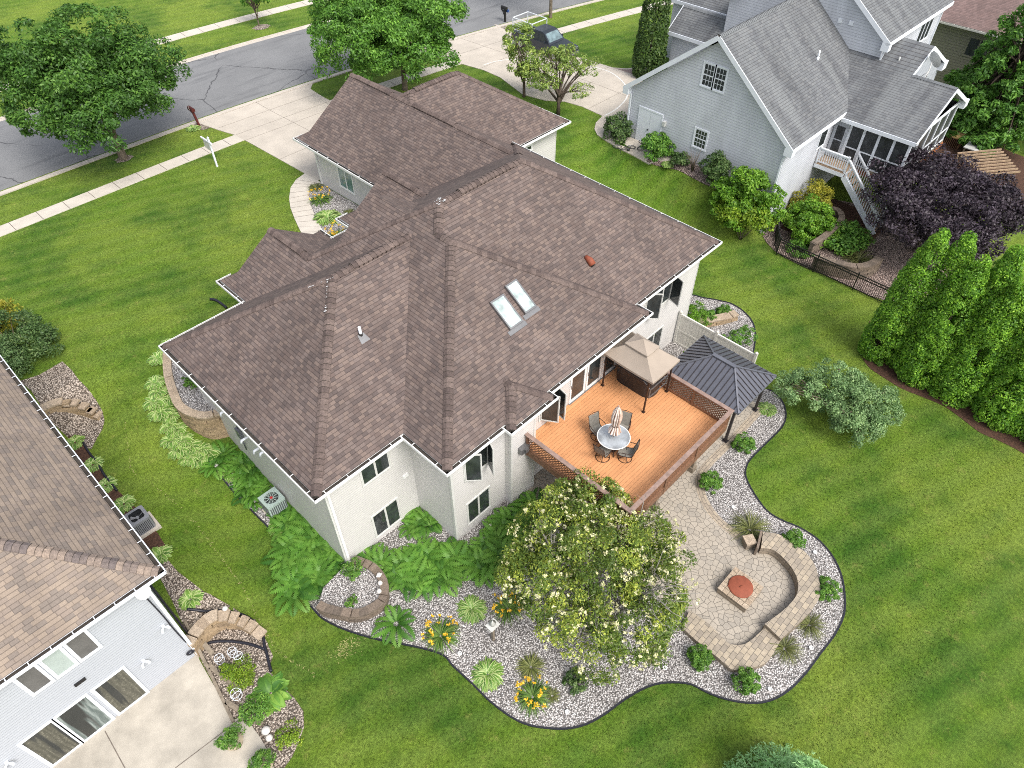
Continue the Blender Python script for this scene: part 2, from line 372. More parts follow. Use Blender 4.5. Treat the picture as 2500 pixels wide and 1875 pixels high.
# ------------------------------------------------------------------ mesh builder
class MB:
    def __init__(s): s.v = []; s.f = []; s.u = []; s.mi = []; s.r = []; s.sm = []
    def face(s, pts, m=0, uv=None, r=.5, sm=False):
        i = len(s.v); s.v += [tuple(p) for p in pts]; s.f.append(tuple(range(i, i+len(pts))))
        s.u.append(uv or [(0, 0)]*len(pts)); s.mi.append(m); s.r.append(r); s.sm.append(sm)
    def box(s, a, b, m=0, r=.5, rz=0., piv=None, skip=''):
        x0, y0, z0 = a; x1, y1, z1 = b
        P = [(x0, y0, z0), (x1, y0, z0), (x1, y1, z0), (x0, y1, z0), (x0, y0, z1), (x1, y0, z1), (x1, y1, z1), (x0, y1, z1)]
        if rz:
            c = piv or ((x0+x1)/2, (y0+y1)/2); k, q = math.cos(rz), math.sin(rz)
            P = [(c[0]+(p[0]-c[0])*k-(p[1]-c[1])*q, c[1]+(p[0]-c[0])*q+(p[1]-c[1])*k, p[2]) for p in P]
        i = len(s.v); s.v += P
        for f in ((0, 3, 2, 1), (4, 5, 6, 7), (0, 1, 5, 4), (1, 2, 6, 5), (2, 3, 7, 6), (3, 0, 4, 7)):
            s.f.append(tuple(i+k for k in f)); s.u.append([(0, 0), (1, 0), (1, 1), (0, 1)]); s.mi.append(m); s.r.append(r); s.sm.append(False)
    def bar(s, p, q, w, h, m=0, r=.5, up=(0, 0, 1)):
        p, q = Vector(p), Vector(q); d = (q-p)
        if d.length < 1e-6: return
        d.normalize(); u = Vector(up)
        if abs(d.dot(u)) > .99: u = Vector((1, 0, 0))
        a = d.cross(u).normalized(); b = a.cross(d).normalized()
        a *= w/2; b *= h/2
        P = [p-a-b, p+a-b, p+a+b, p-a+b, q-a-b, q+a-b, q+a+b, q-a+b]
        i = len(s.v); s.v += [tuple(t) for t in P]
        for f in ((0, 3, 2, 1), (4, 5, 6, 7), (0, 1, 5, 4), (1, 2, 6, 5), (2, 3, 7, 6), (3, 0, 4, 7)):
            s.f.append(tuple(i+k for k in f)); s.u.append([(0, 0), (1, 0), (1, 1), (0, 1)]); s.mi.append(m); s.r.append(r); s.sm.append(False)
    def tube(s, pts, rad, n=8, m=0, r=.5, caps=True, sm=True):
        pts = [Vector(p) for p in pts]
        if not isinstance(rad, (list, tuple)): rad = [rad]*len(pts)
        base = len(s.v); prev = None
        for i, p in enumerate(pts):
            d = (pts[min(i+1, len(pts)-1)]-pts[max(i-1, 0)])
            d = d.normalized() if d.length > 1e-9 else Vector((0, 0, 1))
            if prev is None:
                u = Vector((1, 0, 0)) if abs(d.x) < .9 else Vector((0, 1, 0))
            else: u = prev
            a = (u-d*u.dot(d)).normalized(); prev = a; b = d.cross(a)
            for k in range(n):
                t = 2*PI*k/n; s.v.append(tuple(p+(a*math.cos(t)+b*math.sin(t))*rad[i]))
        for i in range(len(pts)-1):
            for k in range(n):
                a = base+i*n+k; b = base+i*n+(k+1) % n
                s.f.append((a, b, b+n, a+n)); s.u.append([(k/n, i), ((k+1)/n, i), ((k+1)/n, i+1), (k/n, i+1)]); s.mi.append(m); s.r.append(r); s.sm.append(sm)
        if caps:
            for o, rev in ((0, True), (len(pts)-1, False)):
                ring = [base+o*n+k for k in range(n)]
                s.f.append(tuple(reversed(ring)) if rev else tuple(ring)); s.u.append([(0, 0)]*n); s.mi.append(m); s.r.append(r); s.sm.append(False)
    def cyl(s, c, rad, z0, z1, n=16, m=0, r=.5, r2=None):
        s.tube([(c[0], c[1], z0), (c[0], c[1], z1)], [rad, rad if r2 is None else r2], n, m, r)
    def lathe(s, c, prof, n=16, m=0, r=.5, caps=True):
        s.tube([(c[0], c[1], c[2]+z) for _, z in prof], [max(q, 1e-3) for q, _ in prof], n, m, r, caps)
    def ring(s, c, R, w, n=24, m=0, r=.5, nrm=(0, 0, 1), k=6):
        d = Vector(nrm).normalized(); u = Vector((1, 0, 0)) if abs(d.x) < .9 else Vector((0, 1, 0))
        a = (u-d*u.dot(d)).normalized(); b = d.cross(a); c = Vector(c)
        s.tube([c+(a*math.cos(2*PI*i/n)+b*math.sin(2*PI*i/n))*R for i in range(n+1)], w, k, m, r, False)
    def build(s, name, mats, parent=None, kind=None, weld=False):
        o0 = origin(parent) if parent else (0, 0, 0)
        me = bpy.data.meshes.new(name)
        me.from_pydata([(p[0]-o0[0], p[1]-o0[1], p[2]-o0[2]) for p in s.v], [], s.f)
        mats = mats if isinstance(mats, (list, tuple)) else [mats]
        for m in mats: me.materials.append(M[m])
        me.polygons.foreach_set('material_index', s.mi)
        me.polygons.foreach_set('use_smooth', s.sm)
        uvl = me.uv_layers.new(name='UVMap')
        uvl.data.foreach_set('uv', [c for f in s.u for p in f for c in p])
        at = me.attributes.new('rnd', 'FLOAT', 'FACE'); at.data.foreach_set('value', s.r)
        me.update()
        o = bpy.data.objects.new(name, me); COL.objects.link(o)
        if parent: o.parent = parent
        if kind: o['kind'] = kind
        return o

def origin(o):
    x = y = z = 0.
    while o: x += o.location.x; y += o.location.y; z += o.location.z; o = o.parent
    return (x, y, z)
def npmesh(name, V, F, rnd, mats, parent=None, uv=None, mi=None):
    o0 = np.array(origin(parent)) if parent else np.zeros(3)
    V = np.asarray(V, np.float32)-o0.astype(np.float32); F = np.asarray(F, np.int32); k = F.shape[1]
    me = bpy.data.meshes.new(name)
    me.vertices.add(len(V)); me.vertices.foreach_set('co', V.ravel())
    me.loops.add(F.size); me.loops.foreach_set('vertex_index', F.ravel())
    me.polygons.add(len(F)); me.polygons.foreach_set('loop_start', np.arange(0, F.size, k, dtype=np.int32))
    for m in (mats if isinstance(mats, (list, tuple)) else [mats]): me.materials.append(M[m])
    at = me.attributes.new('rnd', 'FLOAT', 'FACE'); at.data.foreach_set('value', np.asarray(rnd, np.float32))
    if mi is not None: me.polygons.foreach_set('material_index', np.asarray(mi, np.int32))
    if uv is not None:
        l = me.uv_layers.new(name='UVMap'); l.data.foreach_set('uv', np.asarray(uv, np.float32).ravel())
    me.update(calc_edges=True); me.validate()
    o = bpy.data.objects.new(name, me); COL.objects.link(o)
    if parent: o.parent = parent
    return o
def thing(name, label, cat, loc=(0, 0, 0), group=None):
    o = bpy.data.objects.new(name, None); COL.objects.link(o); o.location = loc
    o.empty_display_size = .2
    return tag(o, label, cat, group)
def tag(o, label, cat, group=None, kind=None):
    o['label'] = label; o['category'] = cat
    if group: o['group'] = group
    if kind: o['kind'] = kind
    return o
def dup(root, loc, rz=0., sc=1., label=None, group=None):
    def cp(o, par):
        c = o.copy(); COL.objects.link(c)
        if par: c.parent = par
        for ch in list(o.children): cp(ch, c)
        return c
    kids = list(root.children)
    r = root.copy(); COL.objects.link(r)
    for ch in kids: cp(ch, r)
    r.location = loc; r.rotation_euler = (0, 0, rz); r.scale = (sc, sc, sc)
    if label: r['label'] = label
    if group: r['group'] = group
    return r
def structure(o): o['kind'] = 'structure'; return o

def drape(name, poly, mat, dz, step=.6, skirt=.08, flat=None, uvf=None):
    bm = bmesh.new()
    vs = [bm.verts.new((p[0], p[1], 0)) for p in poly]
    for t in tessellate_polygon([[Vector((p[0], p[1], 0)) for p in poly]]):
        try: bm.faces.new([vs[i] for i in t])
        except ValueError: pass
    bmesh.ops.recalc_face_normals(bm, faces=bm.faces[:])
    for f in bm.faces:
        if f.normal.z < 0: f.normal_flip()
    if flat is None:
        xs = [p[0] for p in poly]; ys = [p[1] for p in poly]
        for ax, lo, hi in ((0, min(xs), max(xs)), (1, min(ys), max(ys))):
            k = math.floor(lo/step)+1
            while k*step < hi:
                co = [0, 0, 0]; no = [0, 0, 0]; co[ax] = k*step; no[ax] = 1
                bmesh.ops.bisect_plane(bm, geom=bm.verts[:]+bm.edges[:]+bm.faces[:], plane_co=co, plane_no=no, dist=1e-5); k += 1
    for v in bm.verts: v.co.z = (ground(v.co.x, v.co.y) if flat is None else flat)+dz
    bm.normal_update()
    if skirt:
        be = [e for e in bm.edges if len(e.link_faces) == 1]
        r = bmesh.ops.extrude_edge_only(bm, edges=be)
        for v in [g for g in r['geom'] if isinstance(g, bmesh.types.BMVert)]: v.co.z -= skirt
    uvl = bm.loops.layers.uv.new('UVMap')
    for f in bm.faces:
        for l in f.loops: l[uvl].uv = uvf(l.vert.co) if uvf else (l.vert.co.x, l.vert.co.y)
    me = bpy.data.meshes.new(name); bm.to_mesh(me); bm.free()
    me.materials.append(M[mat])
    o = bpy.data.objects.new(name, me); COL.objects.link(o); return o
def smooth(pts, n=5, closed=False):
    out = []; k = len(pts)
    for i in range(k if closed else k-1):
        g = lambda j: pts[j % k] if closed else pts[min(max(j, 0), k-1)]
        p0, p1, p2, p3 = g(i-1), g(i), g(i+1), g(i+2)
        for q in range(n):
            t = q/n
            out.append(tuple(.5*((2*p1[a])+(-p0[a]+p2[a])*t+(2*p0[a]-5*p1[a]+4*p2[a]-p3[a])*t*t+(-p0[a]+3*p1[a]-3*p2[a]+p3[a])*t**3) for a in range(len(p1))))
    if not closed: out.append(tuple(pts[-1]))
    return out
def resample(pts, d):
    out = [pts[0]]; acc = 0
    for a, b in zip(pts, pts[1:]):
        a, b = Vector(a), Vector(b); L = (b-a).length
        while L > 0 and acc+L >= d:
            a = a+(b-a)*((d-acc)/L); out.append(tuple(a)); L = (b-a).length; acc = 0
        acc += L
    if acc > d*.4: out.append(tuple(pts[-1]))
    return out
def band(name, path, w0, w1, mat, dz, thick=.08, zf=None):
    # ribbon following a path, from offset w0 to w1 to its left; with rims; uv in metres
    mb = MB(); L = 0; P = [Vector((p[0], p[1])) for p in path]; rows = []
    for i, p in enumerate(P):
        d = (P[min(i+1, len(P)-1)]-P[max(i-1, 0)]).normalized(); nn = Vector((-d.y, d.x))
        if i: L += (p-P[i-1]).length
        a, b = p+nn*w0, p+nn*w1
        za = (zf or ground)(a.x, a.y)+dz; zb = (zf or ground)(b.x, b.y)+dz
        rows.append(((a.x, a.y, za), (b.x, b.y, zb), L))
    for r0, r1 in zip(rows, rows[1:]):
        a, b, l0 = r0; c, d, l1 = r1
        mb.face([a, c, d, b], 0, [(l0, w0), (l1, w0), (l1, w1), (l0, w1)])
        for q, t in ((a, c), (d, b)):
            mb.face([t, q, (q[0], q[1], q[2]-thick), (t[0], t[1], t[2]-thick)], 0, [(l1, .1), (l0, .1), (l0, 0), (l1, 0)])
    return mb.build(name, mat)

# ------------------------------------------------------------------ the setting
def axis(lo, hi, far, d):
    a = [lo-far, lo-far*.5, lo-far*.2]; k = lo
    while k <= hi+1e-6: a.append(k); k += d
    return a+[hi+far*.2, hi+far*.5, hi+far]
def make_lawn():
    X = axis(-30, 100, 400, .5); Y = axis(-14, 100, 400, .5)
    V = [(x, y, ground(x, y)) for y in Y for x in X]; nx = len(X)
    F = [(j*nx+i, j*nx+i+1, (j+1)*nx+i+1, (j+1)*nx+i) for j in range(len(Y)-1) for i in range(nx-1)]
    o = npmesh('lawn', V, F, np.full(len(F), .5), 'lawn')
    for p in o.data.polygons: p.use_smooth = True
    return structure(o)
make_lawn()

def kerb_y(x): return 49.85-.0029*max(0, x-15)**2
street = [(x, kerb_y(x)) for x in [-60, -40, -25]+list(range(-15, 101, 4))]
structure(band('road', street, -.02, 9.55, 'asphalt', .012, .05))
structure(band('kerb', street, -.50, -.16, 'kerb', .020, .06))
structure(band('kerb', street, -.66, -.50, 'kerb', .075, .12))
structure(band('kerb', street, 9.53, 9.93, 'kerb', .020, .06))
structure(band('kerb', street, 9.93, 10.10, 'kerb', .075, .12))
structure(band('sidewalk', street, -5.35, -4.15, 'concrete_walk', .035, .08))
structure(band('sidewalk', street, 14.55, 15.80, 'concrete_walk', .035, .08))
# sawn joints across the walks
mb = MB()
for k in range(-20, 70):
    x = k*1.55+.3
    i = min(range(len(street)-1), key=lambda j: abs((street[j][0]+street[j+1][0])/2-x))
    d = (Vector(street[i+1])-Vector(street[i])).normalized(); nn = Vector((-d.y, d.x))
    p = Vector(street[i])+d*((x-street[i][0])/max(d.x, .2))
    for w0, w1, dz in ((-5.35, -4.15, .0385), (14.55, 15.80, .0385)):
        if 19.8 < x < 27.5 and w0 < 0: continue
        a, b = p+nn*w0, p+nn*w1
        q = d*.018
        mb.face([(a.x-q.x, a.y-q.y, ground(a.x, a.y)+dz), (a.x+q.x, a.y+q.y, ground(a.x, a.y)+dz), (b.x+q.x, b.y+q.y, ground(b.x, b.y)+dz), (b.x-q.x, b.y-q.y, ground(b.x, b.y)+dz)])
structure(mb.build('sidewalk_joints', 'joint'))
def joint_lines(name, segs, dz, w=.022):
    mb = MB()
    for a, b in segs:
        a, b = Vector(a[:2]), Vector(b[:2]); L = (b-a).length; n = max(1, int(L/.8)); d = (b-a).normalized(); s = Vector((-d.y, d.x))*w/2
        for i in range(n):
            p, q = a+(b-a)*(i/n), a+(b-a)*((i+1)/n)
            mb.face([(*(p-s), ground(*p)+dz), (*(q-s), ground(*q)+dz), (*(q+s), ground(*q)+dz), (*(p+s), ground(*p)+dz)])
    return structure(mb.build(name, 'joint'))
drv = [(18.9, kerb_y(19)-.66), (19.75, 45.6), (19.8, 43.9), (19.9, 36.0), (27.2, 36.0), (27.4, 45.9), (27.6, 48.0), (28.3, kerb_y(28)-.66)]
structure(drape('driveway', drv, 'concrete', .042, 1.))
joint_lines('driveway_joints', [((19.8, 45.55), (27.4, 45.1)), ((19.8, 44.3), (27.4, 43.9)), ((23.5, 49), (23.5, 36.3)), ((19.9, 40.2), (27.3, 40.2)), ((19.5, 47.4), (27.6, 47.0))], .047)
nd = [(38.66, 40.61, 1.86), (38.48, 38.57, 1.94), (37.35, 35.12, 2.08), (37.64, 33.16, 2.15), (38.4, 32.02, 2.2), (38.67, 30.58, 2.2), (38.58, 28.62, 2.2), (37.51, 28.33, 2.2), (36.72, 27.81, 2.19), (36.33, 27.24, 2.13), (36.21, 26.44, 2.07), (36.13, 25.33, 1.97), (36.16, 24.19, 1.92), (36.13, 22.78, 1.81)]+[(37.5, 20.6), (37.5, 25.7), (45.5, 25.9), (47.6, 31.6)]+[(47.09, 31.62, 2.2), (46.03, 32.26, 2.19), (45.48, 33.2, 2.15), (45.45, 35.15, 2.07), (45.39, 36.74, 2.01), (45.96, 44.3, 1.71), (46.37, 47.22, 1.6)]+[(46.9, kerb_y(46.9)-.66), (37.9, kerb_y(37.9)-.66)]
structure(drape('neighbour_driveway', nd, 'concrete', .042, 1.))
joint_lines('neighbour_driveway_joints', [((38.7, 44.6), (46.0, 43.6)), ((38.6, 41), (45.7, 41)), ((38.6, 37), (45.6, 37)), ((38, 33.5), (45.7, 33.5)), ((38.8, 30), (45.8, 30)), ((42.2, 48), (42.2, 27)), ((37.5, 26.2), (45.5, 26.2)), ((36.4, 23.9), (37.5, 23.9))], .047)
structure(band('court_line', smooth([(39.32, 41.29, 1.83), (40.49, 41.09, 1.84), (41.59, 40.38, 1.86), (42.57, 39.05, 1.92), (43.43, 37.41, 1.98), (44.21, 35.74, 2.05), (44.57, 34.42, 2.1), (44.67, 33.02, 2.16), (44.22, 31.66, 2.2), (43.6, 30.55, 2.2), (42.85, 29.73, 2.2), (41.94, 29.13, 2.2), (41.01, 28.79, 2.2), (39.84, 28.54, 2.2), (38.67, 28.53, 2.2)], 4), -.05, .05, 'line_white', .049, .004))
structure(drape('paver_apron', [(45.43, 32.97, 2.16), (45.84, 32.11, 2.2), (46.9, 31.57, 2.2), (46.48, 30.89, 2.2), (45.27, 30.69, 2.2), (45.48, 31.2, 2.2)], 'pavers_red', .05, 1., uvf=None))

# curved front walk and its bed
wl = [(19.88, 37.39, 1.98), (19.06, 37.13, 1.99), (18.29, 36.56, 2.02), (17.49, 35.51, 2.06), (16.94, 34.52, 2.1), (16.49, 33.47, 2.14), (16.09, 32.43, 2.18), (15.68, 31.28, 2.2)]
wr = [(19.9, 35.45, 2.06), (19.63, 35.9, 2.04), (19.12, 35.75, 2.05), (18.55, 35, 2.08), (17.93, 33.93, 2.12), (17.48, 32.87, 2.17), (16.95, 31.51, 2.2), (16.67, 30.51, 2.19)]
structure(drape('front_walk', wl+wr[::-1], 'concrete_walk', .045, .6))
joint_lines('front_walk_joints', [(wl[i], wr[i]) for i in range(1, 8)]+[(tuple((wl[i][k]+wl[i+1][k])/2 for k in (0, 1)), tuple((wr[i][k]+wr[i+1][k])/2 for k in (0, 1))) for i in range(1, 7)], .050)
front_bed = wr[1:]+[(14.5, 26.2), (19.8, 27.0), (19.8, 35.3)]
tag(drape('gravel', front_bed, 'gravel', .02, .6), 'pale pebbles between the curved front walk and the garage wall', 'gravel', kind='stuff')

# the large gravel bed round the back of the house
edge = [(4.28, 22.93, 0.4), (4.37, 22.25, 0.21), (4.36, 21.5, 0.02), (4.36, 20.58, -0.18), (4.4, 19.99, -0.28), (4.45, 19.14, -0.39), (4.49, 18.27, -0.45), (4.51, 17.65, -0.45)]+[(3.43, 16.38, -0.45), (3.55, 15.51, -0.45), (3.67, 14.76, -0.45), (3.67, 14, -0.45), (3.72, 13.49, -0.45), (4.07, 12.52, -0.45), (4.72, 11.31, -0.45), (5.39, 10.31, -0.45)]+[(5.93, 9.3, -0.45), (5.92, 8.7, -0.45), (5.97, 7.81, -0.45), (5.98, 6.9, -0.45), (6.12, 5.97, -0.45), (6.36, 5.34, -0.45), (6.8, 4.73, -0.45), (7.23, 4.29, -0.45), (7.77, 3.94, -0.45), (8.46, 3.7, -0.45), (9.25, 3.53, -0.45), (9.99, 3.3, -0.45), (10.5, 3.05, -0.45), (10.96, 2.67, -0.45)]+[(11.37, 2.16, -0.45), (11.53, 1.6, -0.45), (11.79, 0.99, -0.45), (12.25, 0.32, -0.45), (12.82, -0.16, -0.45), (13.6, -0.46, -0.45), (14.59, -0.6, -0.45), (15.59, -0.63, -0.45), (16.62, -0.67, -0.45), (17.63, -0.55, -0.45), (18.45, -0.17, -0.45), (19.17, 0.35, -0.45), (19.7, 1.02, -0.45), (19.97, 1.79, -0.45), (19.95, 2.57, -0.45), (19.75, 3.34, -0.45), (19.75, 4.01, -0.45)]+[(20.14, 4.85, -0.45), (20.64, 5.55, -0.45), (21.09, 5.82, -0.45), (21.71, 5.95, -0.45), (23.02, 5.92, -0.45), (24.25, 5.88, -0.45), (25.04, 6.06, -0.45), (25.7, 6.53, -0.45), (26.09, 7.18, -0.45), (26.08, 7.65, -0.45)]
edge = [p[:2] for p in edge]
edge_s = smooth(edge, 3)
bed = edge_s+[(25.35, 8.6), (25.35, 12.9), (21, 14), (9.8, 16), (7, 16.5), (6.2, 20.5)]
tag(drape('gravel', bed, 'gravel', .02, .5, 0), 'pale pinkish pebbles filling the wavy bed behind the house', 'gravel', kind='stuff')
structure(band('bed_edging', edge_s, -.03, .03, 'black_plastic', .055, .09))
rb = [(29.44, 14.79, -0.45), (29.67, 14.36, -0.45), (29.82, 13.95, -0.45), (30.11, 13.43, -0.45), (30.34, 12.93, -0.45), (30.47, 12.61, -0.45), (30.49, 12.33, -0.45), (30.46, 11.91, -0.45), (30.35, 11.56, -0.45), (30.2, 11.2, -0.45), (30.01, 10.9, -0.45), (29.72, 10.58, -0.45), (29.33, 10.28, -0.45), (28.91, 10.02, -0.45), (28.41, 9.77, -0.45), (27.85, 9.52, -0.45)]
rb_s = smooth([p[:2] for p in rb], 3)
tag(drape('gravel', rb_s+[(25.5, 9.0), (25.5, 13.0), (26.5, 15.2)], 'gravel', .02, .5, 0), 'pale pebbles in the small rounded bed beside the vinyl fence', 'gravel', kind='stuff')
structure(band('bed_edging', rb_s, -.03, .03, 'black_plastic', .055, .09))

# flagstone patio with a paver border
po = [p[:2] for p in [(24.86, 7.03, -0.45), (22.98, 6.98, -0.45), (21.48, 6.97, -0.45), (20.21, 6.99, -0.45), (19.34, 6.88, -0.45), (18.68, 6.36, -0.45), (18.27, 5.73, -0.45), (18.05, 5.04, -0.45)]+[(17.99, 4.1, -0.45)]]
po_s = smooth(po, 4)
patio = po_s+[p[:2] for p in [(18.3, 3.09, -0.45), (18.21, 1.83, -0.45), (17.64, 1.04, -0.45), (16.71, 0.87, -0.45), (15.13, 1.05, -0.45), (13.98, 1.1, -0.45), (13.27, 1.59, -0.45), (13.23, 2.31, -0.45), (13.36, 3.23, -0.45), (13.34, 3.79, -0.45)]]+[(13.2, 7.0), (12.9, 9.5), (12.9, 12.3), (20.4, 12.6), (24.8, 12.5)]
structure(drape('patio', patio, 'flag', .035, .6))
structure(band('patio_border', po_s, -.02, -.36, 'pavers', .041, .06))
# two straight paver strips crossing the walk under the metal gazebo
# the neighbour's concrete patio, lower left
pn = [(-30, 15.85), (-.25, 15.85)]+[p[:2] for p in [(-0.36, 15.52, -0.45), (-0.42, 14.88, -0.45), (-0.49, 13.99, -0.45), (-0.57, 13.22, -0.45), (-0.63, 12.76, -0.45), (-0.28, 12.62, -0.45), (-0.27, 12.09, -0.45), (-0.27, 11.59, -0.45), (-0.33, 11.01, -0.45), (-0.47, 10.47, -0.45)]]+[(1.6, 6.), (0, 2), (-30, 2)]
structure(drape('patio_slab', pn, 'concrete_patio', .05, 1., .12, -.45))
tag(drape('gravel', [(-.24, 14.3), (-.24, 16.4), (.5, 16.5), (1.2, 16.3), (1.9, 15.4), (1.7, 14.2)], 'gravel_tan', .045, .25, 0), 'tan pebbles at the foot of the stepped wall by the concrete patio', 'gravel', kind='stuff')
tag(drape('gravel', [(20.0, 12.4), (25.6, 12.2), (25.62, 13.2), (20.0, 13.2)], 'gravel', .025, .5, 0), 'pale pebbles along the rear wall between the house and the vinyl fence', 'gravel', kind='stuff')
joint_lines('patio_joints', [(-3.84, 15.56, -0.4), (-3.89, 13.97, -0.4)] and [((-3.84, 15.56, -0.4), (-3.89, 13.97, -0.4)), ((-0.28, 12.6, -0.4), (-2.73, 12.78, -0.4)), ((-2.73, 12.78, -0.4), (-4.6, 9.))], .056, .03)
# neighbour's gravel beds, left edge of the frame
b1 = [p[:2] for p in [(2.3, 31.11, 2.2), (2.37, 30.25, 2.19), (2.34, 29.48, 2.14), (2.41, 28.89, 1.9), (2.4, 28.37, 1.57), (2.33, 27.8, 1.32), (2.16, 27.37, 1.17), (1.91, 27.15, 1.02), (1.51, 26.99, 0.84), (1.07, 26.65, 0.75), (0.86, 27.12, 0.75), (0.48, 28.66, 1.42), (0.58, 30.24, 2.2), (0.42, 31.24, 2.2), (1.22, 30.99, 2.2)]]
tag(drape('gravel', b1, 'gravel_tan', .025, .5, 0), 'tan pebbles round the stepped block wall beside the left roof', 'gravel', kind='stuff')
b2 = [p[:2] for p in [(0.78, 19.45, 0.48), (0.81, 18.67, 0.43), (0.95, 17.98, 0.4), (1.08, 17.27, 0.37), (1.31, 16.75, 0.18), (1.54, 16.35, -0.24), (1.72, 15.85, -0.45), (1.78, 15.17, -0.45), (1.72, 14.43, -0.45), (1.59, 13.71, -0.45), (1.19, 13.38, -0.45), (1.2, 12.49, -0.45), (1.28, 11.93, -0.45), (1.24, 11.28, -0.45), (0.96, 10.83, -0.45), (0.54, 10.54, -0.45), (0.14, 10.32, -0.45), (-0.23, 10.22, -0.45), (-0.45, 10.45, -0.45), (-0.33, 11.01, -0.45), (-0.27, 11.59, -0.45), (-0.27, 12.09, -0.45), (-0.28, 12.62, -0.45), (-0.6, 12.8, -0.45), (-0.54, 13.27, -0.45), (-0.46, 14.04, -0.45), (-0.39, 14.93, -0.45), (-0.31, 15.59, -0.45), (0.05, 17.63, 0.38), (0.26, 19.4, 0.48)]]
tag(drape('gravel', b2, 'gravel_tan', .025, .5, 0), 'tan pebbles between the left house and its side lawn', 'gravel', kind='stuff')
b3 = [p[:2] for p in [(0.68, 28.37, 1.05), (0.94, 27.3, 0.75), (0.9, 26.58, 0.75), (0.91, 25.34, 0.75), (0.9, 24.42, 0.75), (0.89, 23.75, 0.73), (1.02, 22.44, 0.67), (1.08, 20.75, 0.56), (1.01, 19.87, 0.51), (0.31, 20.54, 0.55), (0.19, 24.34, 0.74)]]
tag(drape('mulch', b3, 'mulch', .03, .5, 0), 'brown mulch strip under the left eave and its row of hostas', 'mulch', kind='stuff')
# mulch strip at the foot of the thuja hedge
hs = smooth([p[:2] for p in [(31.77, 5.55, -0.45), (31.33, 5.12, -0.45), (31, 4.59, -0.45), (30.88, 3.88, -0.45), (30.76, 2.9, -0.45), (30.92, 1.92, -0.45), (31.04, 0.89, -0.45), (30.79, -0.12, -0.45), (30.55, -0.98, -0.45), (30.66, -1.81, -0.45), (30.65, -2.86, -0.45), (30.39, -4.15, -0.45)]], 3)
tag(drape('mulch', hs+[(34.5, -6), (34.5, 6.3)], 'mulch', .02, .6, 0), 'dark bark mulch under the hedge of pointed thujas', 'mulch', kind='stuff')
# reddish gravel beds round the grey house
gb = smooth([p[:2] for p in [(36.19, 23.06, 1.88), (36.22, 22.33, 1.87), (36.33, 21.55, 1.94), (36.46, 20.81, 2.02), (36.45, 20.15, 2.01), (36.41, 19.57, 1.96), (36.4, 18.74, 1.92), (36.55, 18.01, 1.78), (36.76, 17.38, 1.46)]], 3)
gb += smooth([p[:2] for p in [(38.03, 15.53, -0), (37.57, 14.75, -0.38), (37.12, 14.21, -0.45), (36.76, 13.61, -0.45), (36.47, 12.81, -0.45), (36.41, 11.41, -0.45), (36.51, 10.14, -0.45), (36.52, 8.75, -0.45), (36.54, 7.52, -0.45), (36.76, 6.35, -0.45)]], 3)+[(38.5, 4.5), (46, 4.5), (46, 10), (43.8, 14.8), (37.5, 14.8), (37.55, 22.3)]
tag(drape('gravel', gb, 'gravel_red', .03, .5, 0), 'reddish pebbles along the grey house and inside the black fence', 'gravel', kind='stuff')
tag(drape('mulch', [(39, 9.5), (44.5, 9.5), (44.5, 14.5), (41.5, 14.5), (39, 14.3)], 'mulch', .05, .5, 0), 'dark mulch under the white stairs of the grey house', 'mulch', kind='stuff')

# thin dry line in the side lawn and pale worn tufts
rng = np.random.default_rng(5)
dl = [p[:2] for p in [(5.48, 33.3, 2.15), (2.73, 26.49, 1.3), (1.84, 24.48, 0.78), (1.9, 23.66, 0.69), (2.12, 22.67, 0.53), (2.31, 21.57, 0.31), (2.4, 20.55, 0.12), (2.37, 19.31, -0.01)]+[(2.34, 18.77, -0.04), (2.29, 17.63, -0.05), (2.2, 16.44, -0.27), (2, 15.3, -0.45), (1.81, 13.73, -0.45), (2.08, 12.71, -0.45), (2.25, 11.97, -0.45)]+[(2.15, 17.93, 0.03), (3.24, 17.24, -0.43)]][1:15]
mb = MB()
for p in resample(smooth(dl, 4), .10):
    for k in range(3):
        x, y = p[0]+rng.normal(0, .03), p[1]+rng.normal(0, .03); a = rng.uniform(0, PI); l = rng.uniform(.02, .07); z = ground(x, y)+.012
        if rng.random() < .62: continue
        dx, dy = math.cos(a)*l, math.sin(a)*l
        mb.face([(x-dx, y-dy, z), (x+dy*.25, y-dx*.25, z+.015), (x+dx, y+dy, z), (x-dy*.25, y+dx*.25, z+.015)])
for cx, cy, n, s in [(*c[:2], n, s) for c, n, s in (((3.79, 11.98, -0.45), 90, .28), ((3.57, 12.1, -0.45), 50, .2), ((12.64, 0.3, -0.45), 0, .1))]:
    for k in range(n):
        x, y = cx+rng.normal(0, s), cy+rng.normal(0, s*.6); a = rng.uniform(0, PI); l = rng.uniform(.02, .06); z = ground(x, y)+.012
        dx, dy = math.cos(a)*l, math.sin(a)*l
        mb.face([(x-dx, y-dy, z), (x+dy*.3, y-dx*.3, z+.015), (x+dx, y+dy, z), (x-dy*.3, y+dx*.3, z+.015)])
tag(mb.build('dry_grass', 'straw'), 'thin pale line of dry grass curving down the side lawn', 'dry grass', kind='stuff')
# dirt circles under street trees
for c, r in (((13.03, 48.11, 1.6), .55), ((31.8, 61.44, 1.6), .75), ((19.08, 48.63, 1.6), .9)):
    structure(drape('bare_soil', [(c[0]+math.cos(t*PI/8)*r*(1+.2*math.sin(3*t)), c[1]+math.sin(t*PI/8)*r*.8, 0) for t in range(16)], 'gravel_tan', .015, .5, 0))

